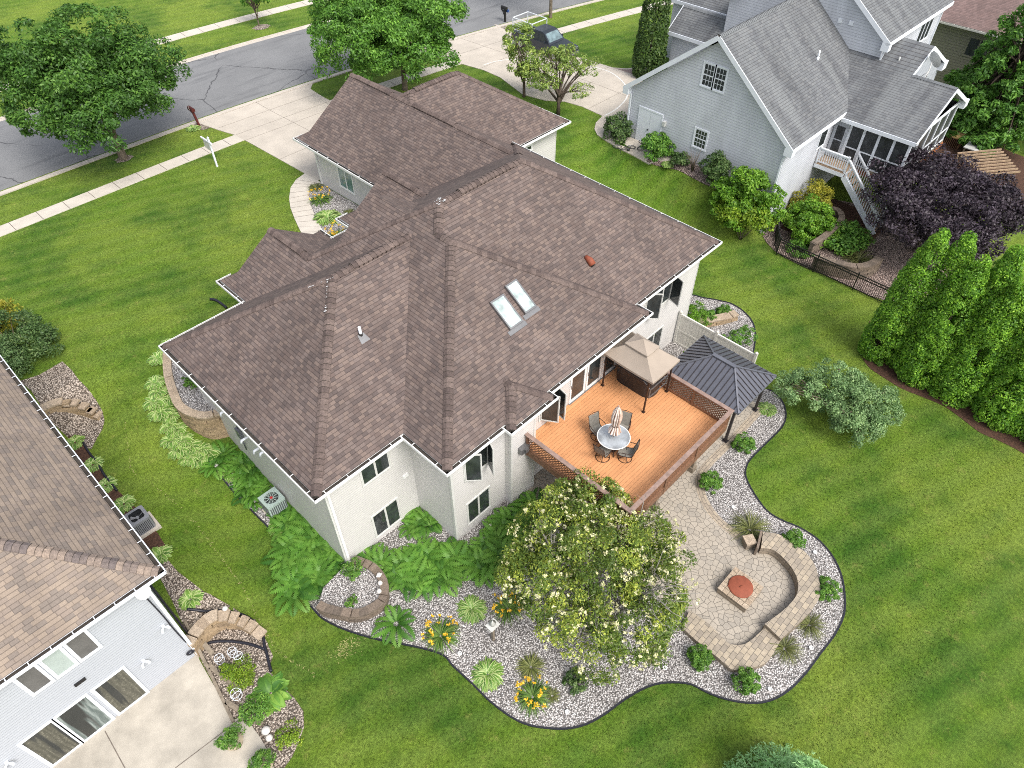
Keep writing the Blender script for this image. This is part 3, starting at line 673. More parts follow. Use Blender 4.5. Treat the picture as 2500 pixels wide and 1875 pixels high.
# ------------------------------------------------------------------ houses: helpers
M['cap'] = block_mat('brown_cap_shingle', (.095, .072, .066), (.128, .097, .087), (.165, .126, .112))
M['cap_light'] = block_mat('tan_cap_shingle', (.15, .125, .12), (.24, .19, .16), (.30, .235, .19))
def hip(mb, x0, x1, y0, y1, E, p, ax='x', h0=True, h1=True, fas=.17, m=0, wall=2):
    if ax == 'x': hw = (y1-y0)/2; ra = (x0+(hw if h0 else 0), (y0+y1)/2, E+p*hw); rb = (x1-(hw if h1 else 0), (y0+y1)/2, E+p*hw)
    else: hw = (x1-x0)/2; ra = ((x0+x1)/2, y0+(hw if h0 else 0), E+p*hw); rb = ((x0+x1)/2, y1-(hw if h1 else 0), E+p*hw)
    A, B, C, D = (x0, y0, E), (x1, y0, E), (x1, y1, E), (x0, y1, E)
    k = math.sqrt(1+p*p)
    def put(pts, side):
        if side in 'SN': uv = [(q[0], abs(q[1]-(y0 if side == 'S' else y1))*k+(3 if side == 'N' else 0)) for q in pts]
        else: uv = [(q[1]+20, abs(q[0]-(x0 if side == 'W' else x1))*k+(11 if side == 'E' else 7)) for q in pts]
        mb.face(pts, m, uv)
    if ax == 'x':
        put([A, B, rb, ra], 'S'); put([C, D, ra, rb], 'N')
        if h0: put([D, A, ra], 'W')
        else: mb.face([D, A, ra], wall)
        if h1: put([B, C, rb], 'E')
        else: mb.face([B, C, rb], wall)
    else:
        put([D, A, ra, rb], 'W'); put([B, C, rb, ra], 'E')
        if h0: put([A, B, ra], 'S')
        else: mb.face([A, B, ra], wall)
        if h1: put([C, D, rb], 'N')
        else: mb.face([C, D, rb], wall)
    dn = lambda q: (q[0], q[1], q[2]-fas)
    for a, b in ((A, B), (B, C), (C, D), (D, A)): mb.face([dn(a), dn(b), b, a], 1)
    mb.face([dn(D), dn(C), dn(B), dn(A)], 1)
    return ra, rb
def caps(mb, p, q, drop, w=.37, seg=.215, m=0, lift=.022, rg=random.Random(3)):
    # overlapping cap shingles from the low end p to the high end q
    p, q = Vector(p), Vector(q); d = (q-p); L = d.length; d.normalize()
    s = Vector((d.y, -d.x, 0)).normalized(); n = max(1, round(L/seg)); st = L/n; dr = drop*w/2
    up = s.cross(d).normalized()
    if up.z < 0: up = -up
    for i in range(n):
        a = p+d*(i*st-.02); b = p+d*((i+1)*st+.03); r = rg.random()
        la, lb = lift+.030, lift
        P = []
        for c, h in ((a, la), (b, lb)):
            P.append([c-s*w/2+up*h-Vector((0, 0, dr)), c-s*w*.17+up*(h+.012)-Vector((0, 0, dr*.26)), c+s*w*.17+up*(h+.012)-Vector((0, 0, dr*.26)), c+s*w/2+up*h-Vector((0, 0, dr))])
        for k in range(3): mb.face([P[0][k], P[0][k+1], P[1][k+1], P[1][k]], m, None, r)
        z = Vector((0, 0, .05))
        mb.face([P[0][0]-z, P[0][0], P[1][0], P[1][0]-z], m, None, r); mb.face([P[0][3], P[0][3]-z, P[1][3]-z, P[1][3]], m, None, r)
        mb.face([P[0][0]-z, P[0][3]-z, P[0][3], P[0][2], P[0][1], P[0][0]], m+1, None, r)  # butt end near black: dark asphalt edge plus a painted shadow gap
def gutter(mb, p, q, out, e0=0., e1=0., w=.16, h=.12, straps=.95, z=-.02):
    p, q = Vector(p), Vector(q); d = (q-p).normalized(); o = Vector((out[0], out[1], 0)); p = p-d*e0; q = q+d*e1
    zz = Vector((0, 0, 1))
    t = .016
    mb.bar(p+o*(w-t/2)-zz*(h/2-z), q+o*(w-t/2)-zz*(h/2-z), t, h, 0)
    mb.bar(p+o*(w-t-.008)+zz*(.002+z), q+o*(w-t-.008)+zz*(.002+z), .022, .008, 0)
    mb.face([p+o*.004-zz*(h*.55-z), q+o*.004-zz*(h*.55-z), q+o*(w-t)-zz*(h*.55-z), p+o*(w-t)-zz*(h*.55-z)], 1)
    mb.face([p+o*.003-zz*(h-z), q+o*.003-zz*(h-z), q+o*.003+zz*(z-.003), p+o*.003+zz*(z-.003)], 1)
    n = int((q-p).length/straps)
    for i in range(n):
        c = p+(q-p)*((i+.5)/n)
        mb.bar(c-o*.035+zz*(.020+z), c+o*(w-.004)+zz*(.004+z), .026, .008, 0)
def wmap(ax, c, sg):
    # wall with constant y (ax='y') or constant x; sg = outward sign
    if ax == 'y': return lambda u, z, d: (u, c+sg*d, z)
    return lambda u, z, d: (c+sg*d, u, z)
def wbox(mb, f, u0, u1, z0, z1, d0, d1, m=0, r=.5):
    P = [f(u0, z0, d0), f(u1, z0, d0), f(u1, z0, d1), f(u0, z0, d1), f(u0, z1, d0), f(u1, z1, d0), f(u1, z1, d1), f(u0, z1, d1)]
    a = Vector(P[1])-Vector(P[0]); b = Vector(P[3])-Vector(P[0]); c = Vector(P[4])-Vector(P[0])
    fl = a.cross(b).dot(c) < 0
    for q in ((0, 3, 2, 1), (4, 5, 6, 7), (0, 1, 5, 4), (1, 2, 6, 5), (2, 3, 7, 6), (3, 0, 4, 7)):
        pts = [P[i] for i in q]
        mb.face(pts[::-1] if fl else pts, m, [(0, 0), (1, 0), (1, 1), (0, 1)], r)
def window(par, f, u0, u1, z0, z1, n=2, glass_m='glass', frame_m='white', trim=.075, muntin=None, sash=None, name='window', depth=.035):
    mb = MB(); t = trim
    wbox(mb, f, u0-t, u1+t, z1, z1+t, -.01, depth); wbox(mb, f, u0-t, u1+t, z0-t, z0, -.01, depth+.015)
    wbox(mb, f, u0-t, u0, z0, z1, -.01, depth); wbox(mb, f, u1, u1+t, z0, z1, -.01, depth)
    W = (u1-u0)/n; b = .045
    for i in range(n):
        a, c = u0+i*W, u0+(i+1)*W
        wbox(mb, f, a+.002, a+b, z0+.002, z1-.002, -.01, depth-.012); wbox(mb, f, c-b, c-.002, z0+.002, z1-.002, -.01, depth-.012)
        wbox(mb, f, a+b, c-b, z1-b, z1-.002, -.01, depth-.012); wbox(mb, f, a+b, c-b, z0+.002, z0+b, -.01, depth-.012)
        if i: wbox(mb, f, a-.03, a+.03, z0+.001, z1-.001, -.01, depth-.002)
        if muntin:
            cols, rows, half = muntin
            zm = (z0+z1)/2
            if half: wbox(mb, f, a+b, c-b, zm-.03, zm+.03, -.01, depth-.008)
            for k in range(1, cols): wbox(mb, f, a+b+(W-2*b)*k/cols-.011, a+b+(W-2*b)*k/cols+.011, z0+b, z1-b, -.01, .018)
            for k in range(1, rows):
                zz = z0+b+(z1-z0-2*b)*k/rows
                if abs(zz-zm) > .05 or not half: wbox(mb, f, a+b, c-b, zz-.011, zz+.011, -.01, .0175)
    w = mb.build(name, frame_m, par)
    g = MB(); wbox(g, f, u0+.003, u1-.003, z0+.003, z1-.003, -.012, .012)
    g.build('pane', glass_m, w)
    for s in (sash or []):
        # an open casement leaf: hinge position u, width, angle, hinged side
        hu, wd, ang, sg = s
        sb = MB(); q = lambda k, z: f(hu+sg*wd*k*math.cos(ang), z, depth+wd*k*math.sin(ang))
        for k0, k1, za, zb in ((0, 1, z1-.02, z1-.02), (0, 1, z0+.02, z0+.02)): sb.bar(q(0, za), q(1, zb), .05, .05)
        sb.bar(q(0, z0), q(0, z1), .05, .05); sb.bar(q(1, z0), q(1, z1), .05, .05)
        sob = sb.build('sash', frame_m, w)
        sg2 = MB(); sg2.bar(q(.5, z0+.05), q(.5, z1-.05), .012, wd*.9, 0, .5, Vector(q(1, 0))-Vector(q(0, 0)))
        sg2.build('sash_glass', glass_m, w)
    return w
def extrude_wall(mb, poly, z0, z1, m=0, top=True):
    n = len(poly)
    for i in range(n):
        a, b = poly[i], poly[(i+1) % n]
        mb.face([(a[0], a[1], z0), (b[0], b[1], z0), (b[0], b[1], z1), (a[0], a[1], z1)], m)
    if top: mb.face([(p[0], p[1], z1) for p in poly], m)
def corner_trim(mb, x, y, z0, z1, w=.09, t=.02):
    mb.box((x-w if 0 else x-t, y-t, z0), (x+t, y+t, z1))

# ------------------------------------------------------------------ the main house
E0, EG, EP, PT = 5.4, 4.92, 5.01, .6513
X0, YS, YW = 5.23, 14.24, 24.82
XB, YR, YF, XR = 9.04, 12.61, 25.99, 27.12
YC, XC, XD, YD = 11.89, 20.63, 14.39, 26.94
XP1, XP2, YP = 16.03, 21.44, 27.69
XE, XG, YG = 19.37, 27.61, 36.48
XH, YHR, YHF = 32.10, 26.40, 35.70
XK1, XK2, YK = 11.89, 14.16, 11.55
OV = .48
house = thing('house', 'brown roofed white house with many hips, at the centre of the photo', 'house', (16, 19, 0))
mb = MB()
o = OV
wall1 = [(X0+o, YS+o), (XB+o, YS+o), (XB+o, YC+o), (XK1+o, YC+o), (XK1+o, YK+o), (XK2-o, YK+o), (XK2-o, YC+o), (XC-o, YC+o), (XC-o, YR+o), (XR-o, YR+o), (XR-o, YF-o), (XD-o, YF-o), (XD-o, YD-o-.5), (XB+o, YD-o-.5), (XB+o, YW-o), (X0+o, YW-o)]
extrude_wall(mb, wall1, -.75, E0-.165)
wall2 = [(XE+o, YF-o+.03), (XG-o, YF-o+.03), (XG-o, YHR+o), (XH-o, YHR+o), (XH-o, YHF-o), (XG-o, YHF-o), (XG-o, YG-o-.5), (XE+o, YG-o-.5)]
extrude_wall(mb, wall2, 1.2, EG-.165)
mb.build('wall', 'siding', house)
mb = MB()
extrude_wall(mb, [(a-.002 if 0 else a, b) for a, b in wall1], -1.2, -.752)
cb = MB()
for x, y, z0, z1 in ((X0+o, YS+o, -.72, E0-.17), (XB+o, YC+o, -.72, E0-.17), (XK1+o, YK+o, -.72, E0-.17), (XK2-o, YK+o, -.72, E0-.17), (XR-o, YR+o, -.72, E0-.17), (XH-o, YHR+o, 1.3, EG-.17), (XE+o, YG-o-.5, 1.3, EG-.17), (X0+o, YW-o, 1.0, E0-.17)):
    cb.box((x-.022, y-.022, z0), (x+.085 if x < 20 else x+.022, y+.085, z1))
cb.build('corner_board', 'pale_frame', house)
rf = MB()
e = .0025
hip(rf, X0, 17, YS, YW, E0, PT, 'x', True, False)
hip(rf, XB, XR, YR, YF, E0+.001, PT, 'x', True, True)
hip(rf, XB-e, XC, YC, 22.5, E0+.002, PT, 'y', True, False)
hip(rf, XK1, XK2, YK, 16, E0+.003, PT, 'y', True, False)
hip(rf, XB-2*e, XD, 22, YD-.6, E0+.004, PT, 'y', False, False, wall=3)
hip(rf, XP1, XP2, 22, YP-.6, EP, PT, 'y', False, False, wall=3)
hip(rf, XE, XG, 20.5, YG-.6, EG, PT, 'y', False, False, wall=3)
hip(rf, XE-e, XH, YHR, YHF, EG+.001, PT, 'x', True, True)
for (xa, xb, yy, ez) in ((XB-.008, XD+.008, YD, E0+.006), (XP1-.004, XP2+.004, YP, EP+.003), (XE-.006, XG+.004, YG, EG+.004)):
    hip(rf, xa, xb, yy-1.25, yy, ez, PT, 'x', True, True)
roof = rf.build('roof', ['roof', 'white', 'siding', 'siding'], house)
dr = PT; dh = PT*.707
cp = MB()
hA = (YW-YS)/2; yA = (YS+YW)/2; zA = E0+PT*hA; P1 = (X0+hA, yA, zA)
hM = (YF-YR)/2; yM = (YF+YR)/2; zM = E0+PT*hM; P2 = (XB+hM, yM, zM); J1 = (XR-hM, yM, zM)
hC = (XC-XB)/2; xC = (XB+XC)/2; zC = E0+PT*hC; CA = (xC, YC+hC, zC); CS = (xC, YR+hC, zC)
hD = (XD-XB)/2; xD = (XB+XD)/2; zD = E0+PT*hD
hP = (XP2-XP1)/2; xP = (XP1+XP2)/2; zP = EP+PT*hP
hE = (XG-XE)/2; xE = (XE+XG)/2; zE = EG+PT*hE
hH = (YHF-YHR)/2; yH = (YHF+YHR)/2; zH = EG+PT*hH
caps(cp, (X0+.03, YW-.03, E0), P1, dh); caps(cp, (X0+.03, YS+.03, E0), P1, dh); caps(cp, P1, (XB+hA+.1, yA, zA), dr)
caps(cp, (XB+hD, YF-hD, zD), P2, dh); caps(cp, P2, J1, dr); caps(cp, (XR-.03, YR+.03, E0), J1, dh)
caps(cp, (XR-.03, YF-.03, E0), (J1[0]+2.2, J1[1]+2.2, J1[2]-2.2*PT), dh)
caps(cp, CS, P2, dh); caps(cp, CA, CS, dr); caps(cp, (XB+.03, YC+.03, E0), CA, dh); caps(cp, (XC-.03, YC+.03, E0), CA, dh)
caps(cp, (xD, YD-.62, zD), (xD, YF-hD, zD), dr)
yP = YF-(zP-E0)/PT; caps(cp, (xP, YP-.62, zP), (xP, yP+.1, zP), dr)
yE = YF-(zE-E0)/PT; caps(cp, (xE, YG-.62, zE), (xE, yE+.1, zE), dr)
P4 = (XE+hH, yH, zH); P5 = (XH-hH, yH, zH)
caps(cp, (xE, YHR+hE, zE), P4, dh); caps(cp, (xE, YHF-hE, zE), P4, dh); caps(cp, P4, P5, dr)
caps(cp, (XH-.03, YHR+.03, EG), P5, dh); caps(cp, (XH-.03, YHF-.03, EG), P5, dh)
xK = (XK1+XK2)/2; hK = (XK2-XK1)/2; zK = E0+PT*hK
KA = (xK, YK+hK, zK); caps(cp, (XK1+.03, YK+.03, E0), KA, dh); caps(cp, (XK2-.03, YK+.03, E0), KA, dh); caps(cp, KA, (xK, YC+hK+.1, zK), dr)
cp.build('ridge_cap', ['cap', 'debris_gap_shade'], roof)
# raised ridge vents: a second run of caps on a low plinth
rv = MB()
for a, b in (((P1[0]+.9, yA, zA), (XB+hA-.5, yA, zA)), ((P2[0]+1.1, yM, zM), (J1[0]-.6, yM, zM)), ((xD, YD-1.2, zD), (xD, YF-hD+.5, zD)), ((xP, YP-1., zP), (xP, yP+.8, zP)), ((xE, YG-1.2, zE), (xE, YHF-hE+.6, zE)), ((xE, YHR+hE-.3, zE), (xE, YHR+hE-3.6, zE)), ((P4[0]+.2, yH, zH), (P5[0]-.3, yH, zH))):
    caps(rv, a, b, dr, .37, .215, 0, .075)
rv.build('ridge_vent', ['cap', 'debris_gap_shade'], roof)
# sealant smears on the two peaks
sm = MB(); rg = random.Random(4)
for (c, n) in ((P1, 26), (P2, 16)):
    for i in range(n):
        t = rg.random()
        if c is P1 and i < 13: b = Vector(P1)+(Vector((X0, YS, E0))-Vector(P1))*(.02+.16*t)+Vector((-.17, .02, 0))
        elif c is P1: b = Vector(P1)+(Vector((X0, YW, E0))-Vector(P1))*(.0+.14*t)+Vector((-.02, -.15, 0))
        else: b = Vector(c)+Vector((rg.uniform(-.2, .2), rg.uniform(-.22, .15), 0))
        r = rg.uniform(.015, .05); z = Vector((0, 0, .055))
        k = rg.uniform(0, PI)
        sm.face([b+z+Vector((math.cos(k+q*PI/2.5)*r*rg.uniform(.6, 1.7), math.sin(k+q*PI/2.5)*r, -.3*r*math.sin(k+q*PI/2.5))) for q in range(5)])
sm.build('sealant', 'white', roof)
# gutters
gt = MB(); w = .16
def G_(a, b, n, e0=0, e1=0, z=E0): gutter(gt, (a[0], a[1], z), (b[0], b[1], z), n, e0, e1)
G_((X0, YW), (X0, YS), (-1, 0), w, w); G_((X0, YS), (XB, YS), (0, -1), w-.002, -w); G_((XB, YS), (XB, YC), (-1, 0), 0, w)
G_((XB, YC), (XK1, YC), (0, -1), w-.002, -w); G_((XK1, YC), (XK1, YK), (-1, 0), 0, w); G_((XK1, YK), (XK2, YK), (0, -1), w-.002, w-.002); G_((XK2, YK), (XK2, YC), (1, 0), w-.004, 0)
G_((XK2, YC), (XC, YC), (0, -1), -w, w); G_((XC, YC), (XC, YR), (1, 0), w-.002, 0); G_((XC, YR), (XR, YR), (0, -1), -w, w); G_((XR, YR), (XR, YHR), (1, 0), w-.002, 0)
G_((XB, YD), (XB, YW), (-1, 0), w, 0); G_((XB, YD), (XB+.6, YD), (0, 1), w-.002, 0); G_((X0, YW), (XB, YW), (0, 1), w-.002, 0)
G_((XD, YD), (XD, YF), (1, 0), w, 0); G_((XD, YF), (XP1, YF), (0, 1)); G_((XP1, YP), (XP1, YF), (-1, 0), w, 0, EP); G_((XP1, YP), (XP1+.6, YP), (0, 1), w-.002, 0, EP)
G_((XE, YG), (XE, YF), (-1, 0), w, 0, EG); G_((XE, YG), (XE+.6, YG), (0, 1), w-.002, 0, EG); G_((XR+.5, YHR), (XH, YHR), (0, -1), 0, w, EG); G_((XH, YHR), (XH, YHF), (1, 0), w-.002, w, EG)
gt.build('gutter', ['white', 'debris_gap_shade'], house)
ds = MB()
for x, y, z in ((X0+o+.10, YS+o-.05, E0), (XE+o-.05, YG-o-.62, EG), (XR-o+.05, YR+o+.1, E0), (XH-o+.05, YHR+o+.1, EG), (XC-.35, YR+o-.05, E0)):
    ds.box((x-.05, y-.04, ground(x, y)+.1), (x+.05, y+.04, z-.17))
ds.build('downspout', 'white', house)
# windows
fA = wmap('y', YS+o, -1); fC = wmap('y', YC+o, -1); fM = wmap('y', YR+o, -1); fK = wmap('y', YK+o, -1)
window(house, fA, 7.25, 8.52, 3.5, 4.75, 2, 'glass', 'pale_frame', .05); window(house, fA, 7.25, 8.52, -.08, 1.38, 2, 'glass', 'pale_frame', .05)
window(house, fC, 10.2, 11.42, 3.15, 4.75, 2, 'glass', 'pale_frame', .05, sash=[(10.22, .60, .75, 1), (11.4, .60, 1.15, -1)])
window(house, fC, 10.2, 11.42, .15, 1.55, 2, 'glass', 'pale_frame', .05)
window(house, fM, 22.3, 24.4, 3.25, 4.75, 3, 'glass', 'pale_frame', .05, sash=[(22.35, .66, .85, 1), (24.36, .66, 1.3, -1)])
window(house, fM, 22.9, 24.35, .05, 1.48, 2, 'glass', 'pale_frame', .05)
window(house, wmap('x', XE+o, -1), 31.99, 33.33, 2.88, 4.12, 2, 'glass_green')
window(house, wmap('y', YHR+o, -1), 28.87, 29.4, 3.93, 4.22, 1, 'glass')
window(house, fC, 14.35, 15.25, 3.2, 4.75, 1, 'glass', 'pale_frame', .05, sash=[(14.42, .7, 1.0, 1), (15.2, .7, 1.4, -1)])
# garage door and front door on the street side
gd = MB(); fg = wmap('y', YG-o-.5, 1)
for i in range(4): wbox(gd, fg, 20.6, 26.4, 1.95+i*.53, 1.95+i*.53+.515, .0, .04)
gd.build('garage_door', 'white', house)
fd = MB(); ff = wmap('y', YF-o, 1); wbox(fd, ff, 16.9, 17.85, 2.3, 4.35, 0, .05); fd.build('front_door', 'rail', house)
pp = MB()
for x in (XP1+.5, XP2-.5): pp.box((x-.09, YP-.75, 2.2), (x+.09, YP-.57, EP-.17))
pp.build('porch_post', 'white', house)
# patio doors on the deck
for u0, u1 in ((16.22, 17.22), (17.30, 18.30), (18.38, 19.38)):
    pd = MB(); t = .10
    wbox(pd, fC, u0, u1, 2.72, 2.86, -.01, .04); wbox(pd, fC, u0, u1, 4.72, 4.84, -.01, .04)
    wbox(pd, fC, u0, u0+t, 2.86, 4.72, -.01, .04); wbox(pd, fC, u1-t, u1, 2.86, 4.72, -.01, .04)
    d = pd.build('patio_door', 'white', house)
    g = MB(); wbox(g, fC, u0+.05, u1-.05, 2.8, 4.78, -.01, .012); g.build('pane', 'glass', d)
    g = MB(); fr = [(u0+.22, .06), (u0+.52, .05)]
    g.cyl((u0+t*.5, YC+o-.075), .018, 3.62, 3.84, 8); g.build('handle', 'steel', d)
sv = MB(); wbox(sv, fC, 16.2, 19.4, 2.700, 2.718, .0, .09); sv.build('door_sill', 'steel', house)
# roof furniture
PS = lambda x, y, d=0.: (x, y-d*PT/math.sqrt(1+PT*PT), E0+PT*(y-YC)+d/math.sqrt(1+PT*PT))
for q in ([(14.35, 15.26, 7.59), (15.12, 15.3, 7.62), (15.3, 14.18, 6.89), (14.62, 14.17, 6.88)], [(15.51, 15.47, 7.73), (16.12, 15.45, 7.72), (16.12, 14.31, 6.98), (15.46, 14.34, 6.99)]):
    xa = (q[0][0]+q[3][0])/2; xb = (q[1][0]+q[2][0])/2; y1 = (q[0][1]+q[1][1])/2; y0 = (q[2][1]+q[3][1])/2
    sk = MB(); t = .055; h = .13
    def sb(m_, x0_, x1_, ya, yb, d0, d1):
        P = [PS(x0_, ya, d0), PS(x1_, ya, d0), PS(x1_, yb, d0), PS(x0_, yb, d0), PS(x0_, ya, d1), PS(x1_, ya, d1), PS(x1_, yb, d1), PS(x0_, yb, d1)]
        for f in ((0, 3, 2, 1), (4, 5, 6, 7), (0, 1, 5, 4), (1, 2, 6, 5), (2, 3, 7, 6), (3, 0, 4, 7)): m_.face([P[i] for i in f])
    sb(sk, xa, xb, y0, y0+t, -.05, h); sb(sk, xa, xb, y1-t, y1, -.05, h); sb(sk, xa, xa+t, y0+t, y1-t, -.05, h); sb(sk, xb-t, xb, y0+t, y1-t, -.05, h)
    sb(sk, xa-.12, xb+.12, y0-.16, y0-.002, .006, .02)
    s_ = sk.build('skylight', 'steel', house)
    gl = MB(); sb(gl, xa+t+.002, xb-t-.002, y0+t+.002, y1-t-.002, .02, h-.015); gl.build('skylight_glass', 'skyglass', s_)
vp = (10.02, 17.48, 7.51)
v = MB(); v.cyl(vp[:2], .055, vp[2]-.2, vp[2]+.38, 12, 0); v.cyl(vp[:2], .075, vp[2]-.1, vp[2]+.09, 12, 1)
for a, b in ((-.17, .17),): v.face([(vp[0]-.2, vp[1]-.28, vp[2]-.28*PT+.02), (vp[0]+.2, vp[1]-.28, vp[2]-.28*PT+.02), (vp[0]+.13, vp[1]+.02, vp[2]+.02*PT+.02), (vp[0]-.13, vp[1]+.02, vp[2]+.02*PT+.02)], 2)
v.build('vent_pipe', ['white_cool', 'black', 'steel'], house)
bv = (20.03, 14.82, 6.84)
v = MB(); v.tube([(bv[0], bv[1]-.20, bv[2]-.05), (bv[0], bv[1]-.03, bv[2]+.10), (bv[0], bv[1]+.22, bv[2]+.16)], [.155, .15, .10], 10, 0)
v.box((bv[0]-.1, bv[1]-.225, bv[2]-.12), (bv[0]+.1, bv[1]-.21, bv[2]+.05), 1)
v.build('roof_vent', ['rust', 'black'], house)
# side wall fittings: plastic exhausts, meter box and conduit
fW = wmap('x', X0+o, -1)
for c in ((5.4, 21.59, 3.65), (5.4, 20.45, 2.86), (5.4, 19.37, 3.15), (5.4, 18.71, 3.58)):
    v = MB(); v.tube([(X0+o+.02, c[1], c[2]), (X0+o-.32, c[1], c[2]), (X0+o-.36, c[1], c[2]-.13)], .055, 10); v.build('exhaust_pipe', 'white_cool', house)
c = (5.45, 21.17, 2.55)
v = MB(); wbox(v, fW, c[1]-.15, c[1]+.15, c[2]-.25, c[2]+.25, 0, .16); v.tube([(X0+o-.08, c[1], c[2]-.25), (X0+o-.08, c[1], c[2]-1.1)], .03, 8); v.tube([(X0+o-.06, c[1]+.02, c[2]+.2), (X0+o-.06, c[1]+.02, E0-.3)], .025, 8)
v.build('electric_meter', 'gaz_trim', house)
for c in ((13.15, 12, 2.98), (13.12, 12, -0.52)):
    v = MB(); wbox(v, fK, 12.55+.2, 13.05+.2, c[2]-.15, c[2]+.15, 0, .22); wbox(v, fK, 12.70+.2, 12.90+.2, c[2]-.1, c[2]+.1, .22, .30); v.build('exhaust_hood', 'steel', house)
for c in ((9.1, 14.7, 2.33),):
    v = MB(); wbox(v, fA, c[0]-.13, c[0]+.13, c[2]-.09, c[2]+.09, 0, .05); v.build('outlet_cover', 'white', house)
# black drain hose leaving the front downspout
v = MB(); hp = smooth([(9.61, 29.18, 2.06), (9.57, 29.64, 2.12), (9.49, 30.02, 2.16), (9.34, 30.25, 2.17)], 4)
v.tube([(p[0], p[1], p[2]+.07) for p in hp], .065, 8)
tag(v.build('drain_hose', 'black_plastic'), 'short black drain hose lying on the front lawn beside the roof', 'hose')

# ------------------------------------------------------------------ camera, sky, sun
cam = bpy.data.cameras.new('camera'); co = bpy.data.objects.new('camera', cam); COL.objects.link(co); SC.camera = co
co.matrix_world = Matrix(((0.6962131, 0.5205997, -0.4942300, 0.0000), (-0.7178351, 0.5052445, -0.4789997, 0.0000), (0.0003399, 0.6882615, 0.7254626, 25.2897), (0, 0, 0, 1)))
cf = 1735.226
cam.sensor_fit = 'HORIZONTAL'; cam.sensor_width = 36; cam.lens = cf/2500*36; cam.clip_end = 3000; cam.clip_start = .1
wd = bpy.data.worlds.new('World'); SC.world = wd; wd.use_nodes = True
nt = wd.node_tree; nt.nodes.clear()
sky = nt.nodes.new('ShaderNodeTexSky'); sky.sky_type = 'NISHITA'; sky.sun_disc = False
SUN_EL, SUN_AZ = math.radians(52), math.radians(-98)
sky.sun_elevation = SUN_EL; sky.sun_rotation = PI/2-SUN_AZ
sky.dust_density = 4; sky.air_density = 1.2; sky.ozone_density = 1.
hs_ = nt.nodes.new('ShaderNodeHueSaturation'); hs_.inputs['Saturation'].default_value = .45
bg = nt.nodes.new('ShaderNodeBackground'); bg.inputs[1].default_value = .15
wo = nt.nodes.new('ShaderNodeOutputWorld'); nt.links.new(sky.outputs[0], hs_.inputs['Color']); nt.links.new(hs_.outputs[0], bg.inputs[0]); nt.links.new(bg.outputs[0], wo.inputs[0])
sl = bpy.data.lights.new('sun', 'SUN'); sl.energy = 1.6; sl.angle = math.radians(24); sl.color = (1, .965, .90)
so = bpy.data.objects.new('sun', sl); COL.objects.link(so); so.location = (0, 0, 60)
sd = Vector((math.cos(SUN_EL)*math.cos(SUN_AZ), math.cos(SUN_EL)*math.sin(SUN_AZ), math.sin(SUN_EL)))
so.rotation_euler = sd.to_track_quat('Z', 'Y').to_euler()
SC.view_settings.view_transform = 'Standard'; SC.view_settings.look = 'None'; SC.view_settings.gamma = 1; SC.view_settings.exposure = .78
SC.render.engine = 'CYCLES'; SC.cycles.max_bounces = 6; SC.cycles.diffuse_bounces = 3; SC.cycles.glossy_bounces = 2; SC.cycles.transmission_bounces = 4
SC.cycles.transparent_max_bounces = 6; SC.cycles.use_denoising = False; SC.cycles.filter_width = 1.0

# ------------------------------------------------------------------ grey house, upper right
gh = thing('house', 'blue grey sided house with a screened porch, at the upper right', 'house', (44, 20, 2))
gx, gy0, gy1 = 37.55, 14.75, 25.75
GP, GZ = .785, 5.55
mb = MB()
yr = (14.3+26.1)/2; zr = GZ+GP*(26.1-14.3)/2
def gable_wall(mb, x, ya, yb, z0, ze, yr, zr, x2):
    # gable end facing -x, with the long walls behind it up to x2
    mb.face([(x, yb, z0), (x, ya, z0), (x, ya, ze), (x, yr, zr), (x, yb, ze)], 0)
    mb.face([(x, ya, z0), (x2, ya, z0), (x2, ya, ze), (x, ya, ze)], 0)
    mb.face([(x2, yb, z0), (x, yb, z0), (x, yb, ze), (x2, yb, ze)], 0)
gable_wall(mb, gx, gy0, gy1, -.6, 5.5, yr, zr-.42, 47.6)
# two storey block
ux0, ux1, uy0, uz, up_ = 47.6, 56.7, 14.8, 8.55, .7
uyr = 20.2; uzr = uz+up_*(uyr-14.4)
gable_wall(mb, ux0, uy0, 25.6, -.6, uz-.05, uyr, uzr-.3, ux1)
mb.face([(ux1, uy0, -.6), (ux1, 25.6, -.6), (ux1, 25.6, uz), (ux1, uyr, uzr-.3), (ux1, uy0, uz)], 0)
# front wing walls (towards the street)
mb.box((47.1, 25.0, .5), (50.0, 29.3, 5.35), 0); mb.box((50.0, 24.0, .5), (53.5, 31.5, 6.5), 0)
mb.face([(47.1, 29.301, 5.3), (50.0, 29.301, 5.3), (48.5, 29.301, 6.6)], 0)
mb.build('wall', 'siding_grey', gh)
rf = MB()
def slope(mb, pts, ax, e, m=0):
    k = math.sqrt(1+.6); uv = [((p[0] if ax == 'y' else p[1])+40, (p[2]-e)/.6 if 0 else math.hypot(p[2]-e, abs((p[1] if ax == 'y' else p[0])-(pts[0][1] if ax == 'y' else pts[0][0])))) for p in pts]
    mb.face(pts, m, uv)
def slab(mb, pts, ax, e, t=.12):
    slope(mb, pts, ax, e)
    dn = [(p[0], p[1], p[2]-t) for p in pts]
    mb.face(dn[::-1], 1)
    for a, b, c, d in zip(pts, pts[1:]+pts[:1], dn[1:]+dn[:1], dn): mb.face([a, d, c, b], 1)
gxo = 37.2
slab(rf, [(gxo, 14.3, GZ), (47.58, 14.3, GZ), (47.58, yr, zr), (gxo, yr, zr)], 'y', GZ)
slab(rf, [(47.58, 26.1, GZ), (gxo, 26.1, GZ), (gxo, yr+.001, zr), (47.58, yr+.001, zr)], 'y', GZ)
slab(rf, [(47.25, 14.4, uz), (57.05, 14.4, uz), (57.05, uyr, uzr), (47.25, uyr, uzr)], 'y', uz)
